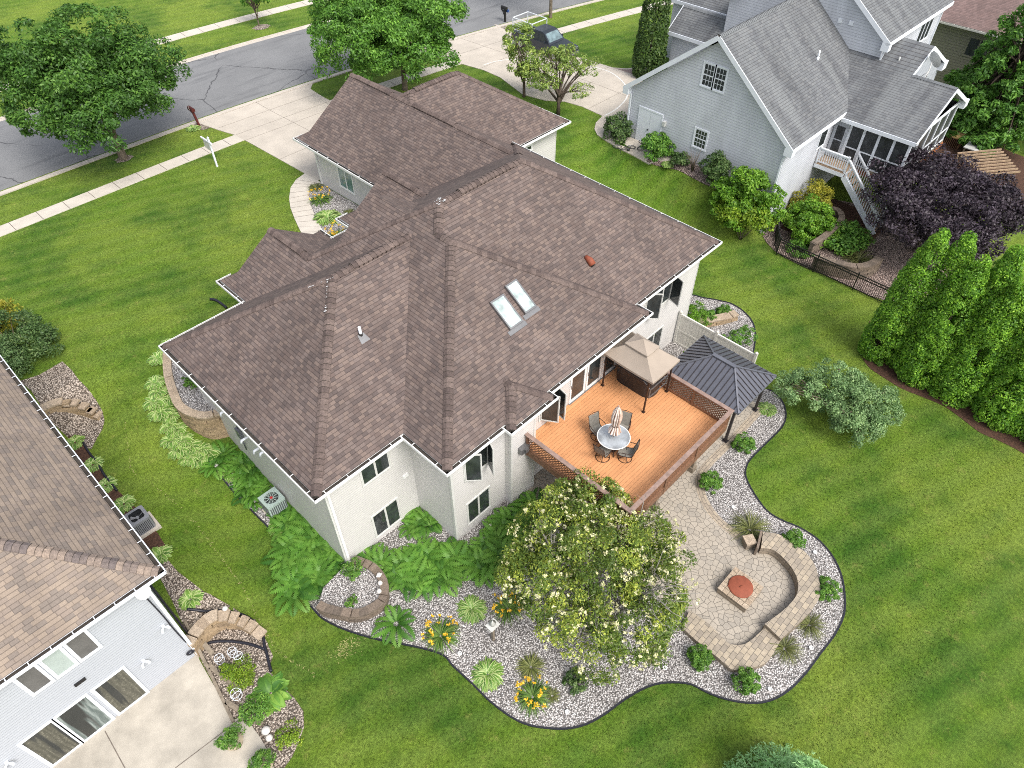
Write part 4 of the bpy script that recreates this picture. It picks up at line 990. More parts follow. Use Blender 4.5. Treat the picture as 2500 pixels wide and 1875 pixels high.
slab(rf, [(57.05, 26.0, uz), (47.25, 26.0, uz), (47.25, uyr+.001, uzr), (57.05, uyr+.001, uzr)], 'y', uz)
# sun room and porch share one west slope (eave x=43.3)
sx, sz, sp = 43.3, 5.32, .5
def W(x): return sz+sp*(x-sx)
slab(rf, [(sx, 17.8, sz), (sx, 9.8, sz), (47.15, 9.8, W(47.15)), (47.15, 17.8, W(47.15))], 'x', sz)
slab(rf, [(47.151, 17.8, W(47.15)-.001), (47.151, 12.45, W(47.15)-.001), (49.3, 12.45, W(49.3)), (49.3, 17.8, W(49.3))], 'x', W(47.15)-4.3)
slab(rf, [(49.301, 12.45, W(49.3)), (53.5, 12.45, W(49.3)-2.1), (53.5, 14.79, W(49.3)-2.1), (49.301, 14.79, W(49.3))], 'x', sz)
slab(rf, [(47.152, 9.8, W(47.15)-.004), (51.0, 9.8, sz-.004), (51.0, 12.44, sz-.004), (47.152, 12.44, W(47.15)-.004)], 'x', sz)
# front wing with its ridge along y
fz = 5.15
fz = 5.5
slab(rf, [(46.8, 29.6, fz), (46.8, 25.2, fz), (48.5, 23.0, fz+1.35), (48.5, 29.6, fz+1.35)], 'x', fz)
slab(rf, [(48.501, 29.6, fz+1.35), (48.501, 23.0, fz+1.35), (50.2, 24.5, fz), (50.2, 29.6, fz)], 'x', fz)
slab(rf, [(49.6, 31.8, 6.6), (49.6, 23.0, 6.6), (51.8, 22.5, 8.3), (51.8, 31.8, 8.3)], 'x', 6.6)
slab(rf, [(51.801, 31.8, 8.3), (51.801, 22.5, 8.3), (54.0, 23.0, 6.6), (54.0, 31.8, 6.6)], 'x', 6.6)
rg_ = rf.build('roof', ['roof_grey', 'white_cool'], gh)
cp = MB(); caps(cp, (gxo, yr, zr), (47.6, yr, zr), GP, .36, .17); caps(cp, (47.3, uyr, uzr), (57, uyr, uzr), up_, .36, .17); caps(cp, (48.5, 29.5, fz+1.35), (48.5, 24.2, fz+1.35), .75, .36, .17); caps(cp, (51.8, 31.7, 8.3), (51.8, 22.6, 8.3), .75, .36, .17)
caps(cp, (47.15, 9.85, W(47.15)), (47.15, 12.4, W(47.15)), .5, .3, .17)
cp.build('ridge_cap', ['cap_grey', 'debris_gap_shade'], rg_)
# white rakes, returns, fascia
rk = MB()
def rake(x, a, b, h=.26, t=.05): rk.bar((x-t/2, a[0], a[1]-h/2-.02), (x-t/2, b[0], b[1]-h/2-.02), t, h)
rake(gxo, (14.28, GZ), (yr, zr)); rake(gxo-.001, (26.12, GZ), (yr, zr)); rake(47.25, (14.38, uz), (uyr, uzr)); rake(47.249, (26.02, uz), (uyr, uzr))
for y0_, y1_ in ((14.25, 14.75), (25.75, 26.15)): rk.box((gxo-.052, y0_, GZ-.46), (gxo+.36, y1_, GZ-.02))
rk.box((47.2, 14.35, uz-.55), (47.62, 14.81, uz-.05))
rk.box((gxo+.3, 14.26, GZ-.26), (43.6, 14.30, GZ-.01)); rk.box((47.6, 14.36, uz-.25), (57.05, 14.40, uz-.01)); rk.box((sx-.04, 9.8, sz-.24), (sx, 14.3, sz-.01))
rk.box((46.76, 25.6, fz-.26), (46.8, 29.6, fz-.02)); rk.box((49.56, 24, 6.34), (49.6, 31.8, 6.58))
rk.bar((46.8, 29.62, fz-.13), (48.5, 29.62, fz+1.22), .05, .24); rk.bar((48.5, 29.621, fz+1.22), (50.2, 29.621, fz-.13), .05, .24)
rk.bar((sx, 9.78, sz-.12), (47.15, 9.78, W(47.15)-.12), .04, .22, 0); rk.bar((47.15, 9.779, W(47.15)-.12), (51.0, 9.779, sz-.12), .04, .22, 0)
rk.bar((47.15, 12.43, W(47.15)-.12), (49.3, 12.43, W(49.3)-.12), .04, .22); rk.bar((49.3, 12.429, W(49.3)-.12), (53.5, 12.429, W(49.3)-2.22), .04, .22)
rk.box((50.7, 9.75, sz-.5), (51.3, 10.2, sz-.04)); rk.box((53.0, 12.4, W(49.3)-2.6), (53.7, 12.9, W(49.3)-2.1))
rk.build('trim', 'white_cool', gh)
ds = MB()
for pts in (([(37.40, 26.0, GZ-.2), (37.45, 25.7, GZ-.5), (37.45, 25.7, 2.45), (37.25, 25.8, 2.3)]), ([(37.42, 14.5, GZ-.4), (37.45, 14.8, GZ-.8), (37.45, 14.8, .2)]), ([(47.5, 14.6, uz-.5), (47.5, 14.7, 7.3)]), ([(ux1+.05, uy0-.05, uz-.2), (ux1+.05, uy0-.05, .2)])):
    for a, b in zip(pts, pts[1:]): ds.bar(a, b, .10, .09)
ds.build('downspout', 'white_cool', gh)
fg = wmap('x', gx, -1)
for u0, u1 in ((19.42, 20.13), (20.22, 20.93)): window(gh, fg, u0, u1, 7.1, 8.38, 1, 'glass', 'white_cool', .085, (3, 4, True))
window(gh, fg, 19.82, 20.68, 3.36, 4.5, 1, 'glass', 'white_cool', .085, (4, 4, True))
db = MB(); wbox(db, fg, 23.1, 23.2, 2.2, 4.42, -.01, .05); wbox(db, fg, 24.88, 24.98, 2.2, 4.42, -.01, .05); wbox(db, fg, 23.1, 24.98, 4.421, 4.52, -.01, .05)
wbox(db, fg, 23.21, 24.035, 2.22, 4.41, -.01, .035); wbox(db, fg, 24.05, 24.87, 2.22, 4.41, -.01, .035)
dd = db.build('double_door', 'white_cool', gh)
db = MB(); wbox(db, fg, 24.09, 24.15, 3.15, 3.24, .035, .09); db.build('handle', 'black', dd)
db = MB(); c = (37.5, 22.91, 4.03); wbox(db, fg, c[1]-.09, c[1]+.09, c[2]-.15, c[2]+.15, 0, .2); db.build('wall_lamp', 'pale_frame', gh)
fu = wmap('y', uy0, -1)
window(gh, fu, 53.6, 55.6, 6.55, 7.85, 3, 'glass', 'white_cool', .07); window(gh, fu, 48.6, 49.3, 6.6, 7.9, 1, 'glass', 'white_cool', .07)
window(gh, wmap('y', gy0, -1), 42.0, 42.9, 3.6, 4.9, 1, 'glass', 'white_cool', .07)
v = MB(); c = (44.02, 17.13, 7.77); v.cyl(c[:2], .05, c[2]-.1, c[2]+.5, 10); v.cyl(c[:2], .09, c[2]-.1, c[2]+.1, 10); v.build('vent_pipe', 'white_cool', gh)
for c in ((47.6, 17.85, 8.87), (47.6, 17.14, 8.9)):
    v = MB(); wbox(v, wmap('x', 47.6, -1), c[1]-.13, c[1]+.13, c[2]-.13, c[2]+.13, 0, .06); v.build('vent_cover', 'white_cool', gh)
c = (47.78, 13.7, 7.56); v = MB(); v.cyl(c[:2], .05, c[2]-.1, c[2]+.2, 8); v.build('vent_stub', 'pale_frame', gh)
# sun room gable wall
mb = MB(); mb.face([(47.15, 12.7, 4.5), (53.3, 12.7, 4.5), (53.3, 12.7, W(49.3)-2.05), (49.3, 12.7, W(49.3)-.14), (47.15, 12.7, W(47.15)-.14)], 0)
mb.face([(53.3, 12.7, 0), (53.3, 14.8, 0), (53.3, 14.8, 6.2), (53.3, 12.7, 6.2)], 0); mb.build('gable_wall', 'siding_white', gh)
# satellite dish on the porch ridge
c = Vector((49.05, 10.6, W(45.3)+.0))
sd_ = MB(); base = Vector((48.0, 11.9, W(46.2)+.02)); top = base+Vector((.25, .1, 1.05))
sd_.tube([base, base+Vector((0, 0, .75)), top], .03, 8); sd_.tube([base+Vector((-.4, 0, .15)), base+Vector((0, 0, .6))], .02, 6); sd_.tube([base+Vector((.1, .45, -.05)), base+Vector((0, 0, .6))], .02, 6)
ax = Vector((.80, -.42, .42)).normalized(); a = ax.cross(Vector((0, 0, 1))).normalized(); b = a.cross(ax); cc = top+ax*.08
rings = []
for k, (r_, dpt) in enumerate(((.001, 0), (.22, .03), (.38, .08), (.47, .13))): rings.append([cc+ax*dpt+a*math.cos(t*PI/8)*r_+b*math.sin(t*PI/8)*r_*1.1 for t in range(16)])
for r0, r1 in zip(rings, rings[1:]):
    for t in range(16): sd_.face([r0[t], r0[(t+1) % 16], r1[(t+1) % 16], r1[t]])
sd_.tube([cc+b*-.45+ax*.1, cc+ax*.5-b*.3], .015, 6); sd_.build('satellite_dish', 'pale_frame', gh)
# screened porch
pf = 2.66
pz = MB(); pz.box((43.65, 10.05, pf-.16), (50.8, 14.74, pf)); pz.build('porch_floor', 'oldwood', gh)
bm_ = MB(); bm_.box((43.62, 10.0, pf-.46), (43.70, 14.7, pf-.165)); bm_.box((43.7, 10.0, pf-.46), (50.8, 10.06, pf-.165)); bm_.build('porch_beam', 'redwood', gh)
pt = MB()
for x, y in ((43.9, 10.3), (47.2, 10.3), (50.5, 10.3)): pt.box((x-.08, y-.08, ground(x, y)-.1), (x+.08, y+.08, pf-.165))
pt.build('porch_support', 'rawwood', gh)
ps = MB()
ys = [10.13, 11.04, 11.95, 12.86, 13.72]
for y in ys: ps.box((43.66, y-.075, pf), (43.76, y+.075, 5.25))
for a_, b_ in zip(ys, ys[1:]): ps.box((43.668, a_+.075, pf+.86), (43.755, b_-.075, pf+.92)); ps.box((43.667, a_+.075, pf+.001), (43.756, b_-.075, pf+.07)); ps.box((43.667, a_+.075, 5.1), (43.756, b_-.075, 5.24))
xs = [43.66, 44.95, 46.35, 47.75, 49.15, 50.6]
for x in xs[1:]: ps.box((x-.06, 10.06, pf), (x+.06, 10.16, 5.25))
for a_, b_ in zip(xs, xs[1:]): ps.box((a_+.1, 10.068, pf+.86), (b_-.06, 10.15, pf+.92)); ps.box((a_+.1, 10.067, pf+.001), (b_-.06, 10.151, pf+.07)); ps.box((a_+.1, 10.067, 5.1), (b_-.06, 10.151, 5.24))
ps.build('porch_frame', 'white_cool', gh)
sc = MB(); sc.face([(43.72, 13.7, pf+.02), (43.72, 10.1, pf+.02), (43.72, 10.1, 5.2), (43.72, 13.7, 5.2)]); sc.face([(43.7, 10.11, pf+.02), (50.6, 10.11, pf+.02), (50.6, 10.11, 5.2), (43.7, 10.11, 5.2)])
sc.face([(50.6, 10.11, 0), (50.6, 14.7, 0), (50.6, 14.7, 5.2), (50.6, 10.11, 5.2)]); sc.build('porch_screen', 'screen', gh)
dr_ = MB(); f_ = wmap('x', 43.66, -1)
wbox(dr_, f_, 13.8, 14.7, pf+.02, 4.95, -.02, .05); d_ = dr_.build('screen_door', 'siding_white', gh)
dp = MB(); wbox(dp, f_, 13.98, 14.5, pf+.4, pf+1.1, .05, .058); wbox(dp, f_, 13.98, 14.5, pf+1.18, pf+2.0, .05, .058); dp.build('door_screen', 'screen', d_)
# landing and stairs of the porch
st = thing('stairs', 'white railed wooden stairs descending from the screened porch', 'stairs', (42.9, 11.5, 0))
lz = pf-.05
lb = MB()
for k in range(12): lb.box((42.35+k*.11, 12.75, lz-.05), (42.35+k*.11+.10, 14.70, lz))
lb.build('landing', 'rawwood', st)
n = 10; y1 = 12.72; y0 = 9.75; z0 = ground(43, 9.7)
tr = MB()
for k in range(n):
    y = y1-(k+1)*(y1-y0)/n; z = lz-(k+1)*(lz-z0)/(n+1)
    tr.box((42.42, y, z-.04), (43.58, y+.31, z))
tr.build('tread', 'rawwood', st)
sr = MB()
for x in (42.36, 43.6): sr.bar((x, y1, lz-.25), (x, y0, z0+.05), .05, .34)
sr.box((42.34, 12.73, lz-.3), (42.38, 14.7, lz-.051)); sr.box((42.38, 12.73, lz-.3), (43.62, 12.77, lz-.051))
sr.build('stringer', 'white_cool', st)
rl = MB(); H_ = .98
def rail(a, b, nb, posts=(1, 1)):
    a, b = Vector(a), Vector(b); z = Vector((0, 0, 1))
    rl.bar(a+z*H_, b+z*H_, .14, .06); rl.bar(a+z*(H_-.09), b+z*(H_-.09), .05, .07); rl.bar(a+z*.12, b+z*.12, .05, .07)
    for k in range(1, nb): c = a+(b-a)*(k/nb); rl.bar(c+z*.1, c+z*(H_-.05), .045, .045)
    for c, q in zip((a, b), posts):
        if q: rl.bar(c-z*.25, c+z*(H_+.08), .10, .10)
rail((42.40, 14.62, lz), (42.40, 12.78, lz), 13); rail((42.40, 12.70, lz-.12), (42.40, 9.85, z0+.15), 20, (0, 1)); rail((43.58, 12.70, lz-.12), (43.58, 9.85, z0+.15), 20, (1, 1))
rl.build('railing', 'white_cool', st)
# tan house far right
th = thing('house', 'tan sided house with a red brown roof, cut by the top right edge', 'house', (66, 20, 0))
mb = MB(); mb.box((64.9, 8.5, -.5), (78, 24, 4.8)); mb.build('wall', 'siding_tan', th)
rf = MB(); ra, rb_ = hip(rf, 64.2, 79, 8, 25, 5.0, .5, 'y', True, True); rf.build('roof', ['roof_far', 'vinyl'], th)
gt = MB(); gutter(gt, (64.2, 25, 5.0), (64.2, 8, 5.0), (-1, 0)); gt.build('gutter', ['vinyl', 'debris_gap_shade'], th)
window(th, wmap('x', 64.9, -1), 12.6, 14.2, 2.9, 4.2, 2, 'glass', 'siding_tan')
v = MB(); v.cyl((70, 20), .08, 7, 8.6, 8); v.build('vent_pipe', 'black', th)

# ------------------------------------------------------------------ neighbour house, lower left
nh = thing('house', 'white house with a tan shingle roof cut off by the lower left corner', 'house', (-6, 20, 0))
NZ, NPp = 5.3, .62
nx1, ny0 = .25, 15.5
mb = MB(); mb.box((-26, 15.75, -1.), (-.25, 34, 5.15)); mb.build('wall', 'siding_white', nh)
rf = MB(); ra, rb_ = hip(rf, -26, nx1, ny0, 34, NZ, NPp, 'x', False, True, 0.15); ro = rf.build('roof', ['roof_light', 'white_cool'], nh)
cp = MB(); caps(cp, (nx1-.03, ny0+.03, NZ), rb_, NPp*.707, .36, .2); cp.build('ridge_cap', ['cap_light', 'debris_gap_shade'], ro)
gt = MB(); gutter(gt, (nx1, 34, NZ), (nx1, ny0, NZ), (1, 0), 0, .13, straps=.62); gutter(gt, (-26, ny0, NZ), (nx1, ny0, NZ), (0, -1), 0, .128, straps=.62); gt.build('gutter', ['white_cool', 'debris_gap_shade'], nh)
fn = wmap('y', 15.75, -1)
for u0, u1, gm in ((-2.86, -2.24, 'glass_screen'), (-3.57, -2.98, 'blind'), (-4.29, -3.70, 'glass_screen')): window(nh, fn, u0, u1, 3.50, 5.06, 1, gm, 'white_cool', .05)
for u0, u1, gm in ((-3.24, -2.21, 'curtain_pattern'), (-4.47, -3.45, 'curtain'), (-5.52, -4.54, 'curtain_pattern')):
    w_ = window(nh, fn, u0, u1, -.38, 1.80, 1, gm, 'white_cool', .055, name='sliding_door')
    # folds of the drawn curtain and the glass in front of it
ds = MB(); ds.box((-.34, 15.64, -.3), (-.24, 15.73, 5.1)); ds.build('downspout', 'white_cool', nh)
ds = MB(); ds.tube(smooth([(-.5, 15.70, 4.9), (-.42, 15.70, 3.2), (-.40, 15.70, 1.8), (-.36, 15.68, .8)], 4), .022, 6); ds.tube(smooth([(-.17, 15.9, 4.7), (-.16, 16.0, 2.5), (-.15, 16.2, .4)], 4), .045, 6); ds.build('cable', 'black_plastic', nh)
c = (-0.43, 15.5, 4.93); v = MB(); a_ = Vector((-.1, -.75, .6)).normalized(); u_ = a_.cross(Vector((0, 0, 1))).normalized(); w_ = u_.cross(a_); c = Vector(c)
rg0 = [[c+a_*d_+u_*math.cos(t*PI/9)*r_+w_*math.sin(t*PI/9)*r_*1.15 for t in range(18)] for r_, d_ in ((.001, 0), (.13, .015), (.235, .05))]
for r0, r1 in zip(rg0, rg0[1:]):
    for t in range(18): v.face([r0[t], r0[(t+1) % 18], r1[(t+1) % 18], r1[t]])
v.tube([c, c+Vector((.05, .26, -.1))], .025, 6); v.tube([c-w_*.24, c+a_*.32-w_*.18], .012, 6); v.build('satellite_dish', 'pale_frame', nh)
for c in ((-1.67, 15.7, 1.4), (-0.59, 15.7, 2.38), (-6.07, 15.7, 1.43)):
    v = MB(); wbox(v, fn, c[0]-.05, c[0]+.05, c[2]-.05, c[2]+.05, 0, .05)
    for s_ in (-1, 1): v.tube([(c[0], 15.70, c[2]), (c[0]+s_*.10, 15.62, c[2]-.02), (c[0]+s_*.12, 15.55, c[2]-.08)], [.03, .045, .055], 8)
    v.build('flood_light', 'white_cool', nh)
c = (-3.29, 15.7, 2.62); v = MB(); wbox(v, fn, c[0]-.17, c[0]+.17, c[2]-.05, c[2]+.05, 0, .07); v.build('awning_bracket', 'black', nh)
c = (-0.48, 15.7, 0.13); v = MB()
for k in range(3): v.ring((c[0]+.03*k, 15.66-.02*k, c[2]), .10+.01*k, .018, 16, nrm=(0, 1, .1*k))
tag(v.build('garden_hose', 'black_plastic'), 'coiled black hose hanging on the white wall above the concrete patio', 'hose')

# ------------------------------------------------------------------ block walls
def offs(path, i, d):
    a, b = Vector(path[max(i-1, 0)][:2]), Vector(path[min(i+1, len(path)-1)][:2]); t = (b-a).normalized()
    return Vector((-t.y, t.x))*d
def block_wall(name, label, path, ztop, zbot, depth=.28, course=.15, blk=.42, mats=('block', 'block_cap'), cap=.09, over=.03, seed=1, group=None):
    rg = random.Random(seed); path = [tuple(p[:2]) for p in path]
    path = resample(smooth(path, 8), .05); n = len(path); L = .05*(n-1)
    root = thing(name, label, 'retaining wall', (path[n//2][0], path[n//2][1], zbot(*path[n//2])), group)
    zt = ztop if callable(ztop) else (lambda s: ztop)
    at = lambda s: path[min(n-1, max(0, int(round(s/.05))))]
    def stone(m, s0, s1, z0, z1, d0, d1, r):
        k = max(1, int((s1-s0)/.12))
        for j in range(k):
            i0 = min(n-1, int(round((s0+(s1-s0)*j/k)/.05))); i1 = min(n-1, int(round((s0+(s1-s0)*(j+1)/k)/.05)))
            if i1 <= i0: continue
            a0 = Vector(path[i0]); a1 = Vector(path[i1]); o0 = offs(path, i0, 1); o1 = offs(path, i1, 1)
            P = [a0+o0*d0, a1+o1*d0, a1+o1*d1, a0+o0*d1]
            lo = [(p.x, p.y, z0) for p in P]; hi = [(p.x, p.y, z1) for p in P]
            m.face(hi, 0, None, r); m.face([lo[0], lo[1], hi[1], hi[0]], 0, None, r); m.face([lo[2], lo[3], hi[3], hi[2]], 0, None, r)
            if j == 0: m.face([lo[3], lo[0], hi[0], hi[3]], 0, None, r)
            if j == k-1: m.face([lo[1], lo[2], hi[2], hi[1]], 0, None, r)
    w = MB(); c = MB(); zmin = min(zbot(*p) for p in path)-.05
    k = 0; z = max(zt(0), zt(L), zt(L/2))-cap
    while z > zmin:
        s = -rg.uniform(0, blk)*(k % 2+.2)
        while s < L:
            e = s+blk*rg.uniform(.7, 1.3); a, b = max(s, 0)+.006, min(e, L)-.006
            if b-a > .05 and z < zt((a+b)/2)-cap+.01 and z > zbot(*at((a+b)/2))-.2: stone(w, a, b, z-course+.008, z, rg.uniform(-.012, .014), depth*.75, rg.random())
            s = e
        z -= course; k += 1
    s = 0.; cl = blk*.8
    while s < L-.05:
        e = min(L, s+cl*rg.uniform(.85, 1.1))
        if zt(s+.02) != zt(e): e = min(L, s+cl*.8)
        zz = zt((s+e)/2); stone(c, s+.005, e-.005, zz-cap, zz, -over, depth, rg.random()); s = e
    w.build('blocks', mats[0], root); c.build('cap_stones', mats[1], root)
    return root
lw = [(5.99, 28.74), (5.19, 27.1), (4.66, 25.28), (4.65, 24.5), (4.85, 23.9), (5.21, 23.42), (5.74, 23.2)]
block_wall('retaining_wall', 'curved tan block wall holding the gravel terrace at the left side of the brown roofed house', lw, 2.07, ground, .34, .16, .5, seed=2)
tag(drape('gravel', smooth(lw, 4)+[(6.4, 23.3), (9.8, 24), (9.8, 29.3)], 'gravel', 0, .5, 0, 1.93), 'pale pebbles on the raised terrace behind the curved tan wall', 'gravel', kind='stuff')
def steps(s0, zs, d, z0): return lambda s: z0 if s < s0 else zs[min(len(zs)-1, int((s-s0)/d))]
block_wall('retaining_wall', 'stepped tan block wall beside the left roof, beyond its row of hostas', [(-.5, 28.5), (.1, 28.75), (.7, 28.85), (1.25, 28.65), (1.7, 28.2), (2.0, 27.6)], steps(1.9, (1.95, 1.75, 1.55, 1.35), .34, 2.12), lambda x, y: .80, .36, .16, .45, seed=3)
block_wall('retaining_wall', 'stepped tan block wall at the corner of the left white house, ringed by black drain pipe', [(-.3, 15.6), (.25, 15.85), (.75, 15.9), (1.15, 15.6), (1.42, 15.1), (1.55, 14.5)], steps(1.25, (.40, .24, .08, -.08, -.22), .27, .55), lambda x, y: -.45, .40, .15, .45, seed=4)
ring = [(3.72, 13.88), (3.9, 13.39), (4.58, 12.46), (5.45, 12.18), (5.99, 12.41), (6.32, 12.98), (6.37, 13.77), (6.05, 14.55)]
block_wall('planter_wall', 'weathered round block planter wall at the near corner of the brown roofed house', ring, .10, ground, .30, .13, .42, ('block_dark', 'block_dark'), .09, seed=5)
tag(drape('gravel', smooth(ring, 4)+[(5.75, 14.6), (4.4, 14.4)], 'gravel', 0, .4, 0, -.03), 'pale pebbles raised inside the round block planter', 'gravel', kind='stuff')
for i, (p, l) in enumerate((((6.18, 13.18, 0.12), 'lying white stone farthest from the lawn on the round planter wall'), ((6, 12.88, 0.12), 'middle white stone of three on the round planter wall'), ((5.76, 12.64, 0.12), 'upright white stone nearest the lawn on the round planter wall'))):
    v = MB(); rg = random.Random(i)
    v.lathe((p[0], p[1], .10), [(.075, 0), (.10, .05), (.085, .12), (.04, .17 if i else .13), (.005, .18 if i else .14)], 9)
    if i == 0: v.tube([(p[0]-.12, p[1]+.02, .15), (p[0], p[1], .16), (p[0]+.13, p[1]-.03, .15)], [.04, .055, .035], 8)
    tag(v.build('garden_stone', 'stone'), l, 'stone', 'white stones on the planter wall')
sw = [(27.46, 12.82, -0.45), (27.94, 12.45, -0.45), (28.45, 12.15, -0.45), (28.93, 11.88, -0.45), (29.5, 11.63, -0.45)]
block_wall('retaining_wall', 'two course tan block step wall in the bed behind the vinyl fence', [(p[0], p[1]-.15) for p in sw], lambda s: -.02 if s < 2.3 else -.15, ground, .45, .15, .8, ('block', 'block_cap'), .08, .02, 6)
block_wall('retaining_wall', 'grey topped curved block wall beside the green ball shrub of the grey house', [(37.19, 11.62, 0.75), (38.33, 11.5, 0.75), (39.74, 11.49, 0.75), (40.8, 11.63, 0.75), (41.37, 12.07, 0.75), (41.32, 12.36, 0.75)][::-1], .75, lambda x, y: max(ground(x, y)-.1, .1), .34, .15, .45, ('block_dark', 'block_dark'), .09, seed=7)
block_wall('retaining_wall', 'curved block wall seen through the black metal fence', [(36.41, 10.88, 0.5), (36.52, 10.12, 0.5), (36.79, 9.34, 0.5), (37.1, 8.7, 0.5), (37.59, 8.26, 0.5), (38.26, 8.01, 0.5), (39.04, 7.92, 0.5)], .50, ground, .40, .15, .5, ('block_dark', 'block_dark'), .09, seed=8)

# ------------------------------------------------------------------ fire pit circle
ZS = .02
def strip_wall(name, label, cat, inn, out, zt, zb, par=None):
    root = thing(name, label, cat, (out[len(out)//2][0], out[len(out)//2][1], zb))
    I = smooth([p[:2] for p in inn], 5); O = smooth([p[:2] for p in out], 5); n = 40
    def rs(P):
        L = [0]
        for a, b in zip(P, P[1:]): L.append(L[-1]+math.dist(a, b))
        R = []
        for k in range(n+1):
            t = L[-1]*k/n; j = max(i for i in range(len(L)) if L[i] <= t+1e-9); j = min(j, len(P)-2)
            f = (t-L[j])/max(L[j+1]-L[j], 1e-9); R.append(tuple(P[j][q]+(P[j+1][q]-P[j][q])*f for q in (0, 1)))
        return R, L[-1]
    I, li = rs(I); O, lo = rs(O); t = MB(); b = MB()
    for k in range(n):
        a, c, d, e = O[k], O[k+1], I[k+1], I[k]
        pts = [(*a, zt), (*c, zt), (*d, zt), (*e, zt)]
        nz = (c[0]-a[0])*(e[1]-a[1])-(c[1]-a[1])*(e[0]-a[0])
        uv = [(p[0], p[1]) for p in pts]
        if nz < 0: pts = pts[::-1]; uv = uv[::-1]
        t.face(pts, 0, uv)
        for p, q, w in ((a, c, lo), (d, e, li)):
            b.face([(*p, zb), (*q, zb), (*q, zt-.001), (*p, zt-.001)], 0, [(w*k/n, 0), (w*(k+1)/n, 0), (w*(k+1)/n, zt-zb), (w*k/n, zt-zb)])
    for P, Q in ((I[0], O[0]), (I[-1], O[-1])): b.face([(*P, zb), (*Q, zb), (*Q, zt-.001), (*P, zt-.001)], 0, [(0, 0), (.9, 0), (.9, .4), (0, .4)])
    t.build('seat_top', 'pavers_seat', root); b.build('wall_face', 'pavers_wall', root); return root
M['pavers_wall'] = paver_mat('seat_wall_face', [(.30, .245, .185), (.22, .18, .14)], .42, .15, (.05, .045, .04))
hi_in = [(17.67, 3.17, 0.02), (17.93, 2.79, 0.02), (17.89, 2.29, 0.02), (17.7, 1.78, 0.02), (17.36, 1.38, 0.02), (16.8, 1.13, 0.02), (15.96, 1.17, 0.02), (14.94, 1.4, 0.02)]
hi_out = [(18.38, 3.5, 0.02), (18.73, 2.98, 0.02), (18.75, 2.38, 0.02), (18.72, 1.74, 0.02), (18.38, 1.14, 0.02), (17.53, 0.52, 0.02), (16.74, 0.42, 0.02), (15.97, 0.49, 0.02), (14.84, 0.68, 0.02)]
strip_wall('seat_wall', 'curved tan paver seat wall, the tall part facing the fire pit', 'seat wall', hi_in, hi_out, .02, -.5)
lo_in = [(14.96, 1.34, -0.2), (14.48, 1.4, -0.2), (14.01, 1.49, -0.2), (13.7, 1.67, -0.2), (13.49, 1.97, -0.2), (13.52, 2.36, -0.2), (13.61, 2.97, -0.2), (13.56, 3.75, -0.2)]
lo_out = [(14.92, 0.67, -0.2), (14.32, 0.61, -0.2), (13.84, 0.62, -0.2), (13.39, 0.82, -0.2), (12.77, 1.32, -0.2), (12.74, 1.66, -0.2), (12.75, 2.06, -0.2), (12.74, 2.87, -0.2), (12.8, 3.55, -0.2)]
strip_wall('seat_wall', 'low end of the curved paver wall, nearest the lawn tip and a round shrub', 'seat wall', lo_in, lo_out, -.2, -.5)
fp = thing('fire_pit', 'square paver fire pit with a rusty round lid', 'fire pit', (15.65, 2.82, -.45))
c0 = [(14.99, 3.51), (16.31, 3.40), (16.29, 2.20), (15.0, 2.25)]; cx, cy = 15.65, 2.84; h = .62
v = MB()
for k in range(2):
    v.box((cx-h, cy-h, -.45+k*.16), (cx+h, cy+h, -.45+(k+1)*.16-.006))
fpb = MB()
for i, (a, b) in enumerate((((cx-h, cy-h), (cx+h, cy-h)), ((cx+h, cy-h), (cx+h, cy+h)), ((cx+h, cy+h), (cx-h, cy+h)), ((cx-h, cy+h), (cx-h, cy-h)))):
    fpb.face([(*a, -.5), (*b, -.5), (*b, -.105), (*a, -.105)], 0, [(0, 0), (1.24, 0), (1.24, .4), (0, .4)])
fpb.build('pit_wall', 'pavers_wall', fp)
v = MB(); q = .20; rg = random.Random(9); m_ = .30
k = 6; st = 2*(h+.02)/k
for i in range(k):
    for j in range(k):
        x, y = cx-h-.02+i*st, cy-h-.02+j*st
        v.box((x+.006, y+.006, -.108), (x+st-.006, y+st-.006, -.062 if (0 < i < k-1 and 0 < j < k-1) else -.075), 0, rg.random())
v.build('cap_stones', 'block_cap', fp)
v = MB(); v.lathe((cx+.02, cy+.02, -.062), [(.475, 0), (.475, .03), (.44, .05), (.0, .06)], 40, 0, .5); v.tube([(cx-.05, cy+.02, .0), (cx-.05, cy+.02, .035), (cx+.07, cy-.01, .035), (cx+.07, cy-.01, .0)], .012, 6)
for t in (.3, 2.3, 4.2): v.box((cx+.02+.47*math.cos(t)-.03, cy+.02+.47*math.sin(t)-.03, -.05), (cx+.02+.47*math.cos(t)+.03, cy+.02+.47*math.sin(t)+.03, -.03))
v.build('lid', 'rust', fp)
pl = thing('stone_pillar', 'short square paver pillar at the open end of the seat wall', 'pillar', (17.7, 3.7, -.45))
P = [(17.73, 4.01, 0.02), (18.02, 3.58, 0.02), (17.65, 3.38, 0.02), (17.37, 3.82, 0.02)]; pc = (sum(p[0] for p in P)/4, sum(p[1] for p in P)/4)
v = MB(); an = math.radians(-33); s = .21
v.box((pc[0]-s+.02, pc[1]-s+.02, -.5), (pc[0]+s-.02, pc[1]+s-.02, -.04), 0, .5, an); v.build('pillar_body', 'pavers_wall', pl)
v = MB()
for i in (0, 1):
    for j in (0, 1):
        v.box((pc[0]-s-.01+i*(s+.012), pc[1]-s-.01+j*(s+.012), -.04), (pc[0]-.002+i*(s+.012), pc[1]-.002+j*(s+.012), .03), 0, .3+.3*i, an, pc)
v.build('cap_stones', 'block_cap', pl)
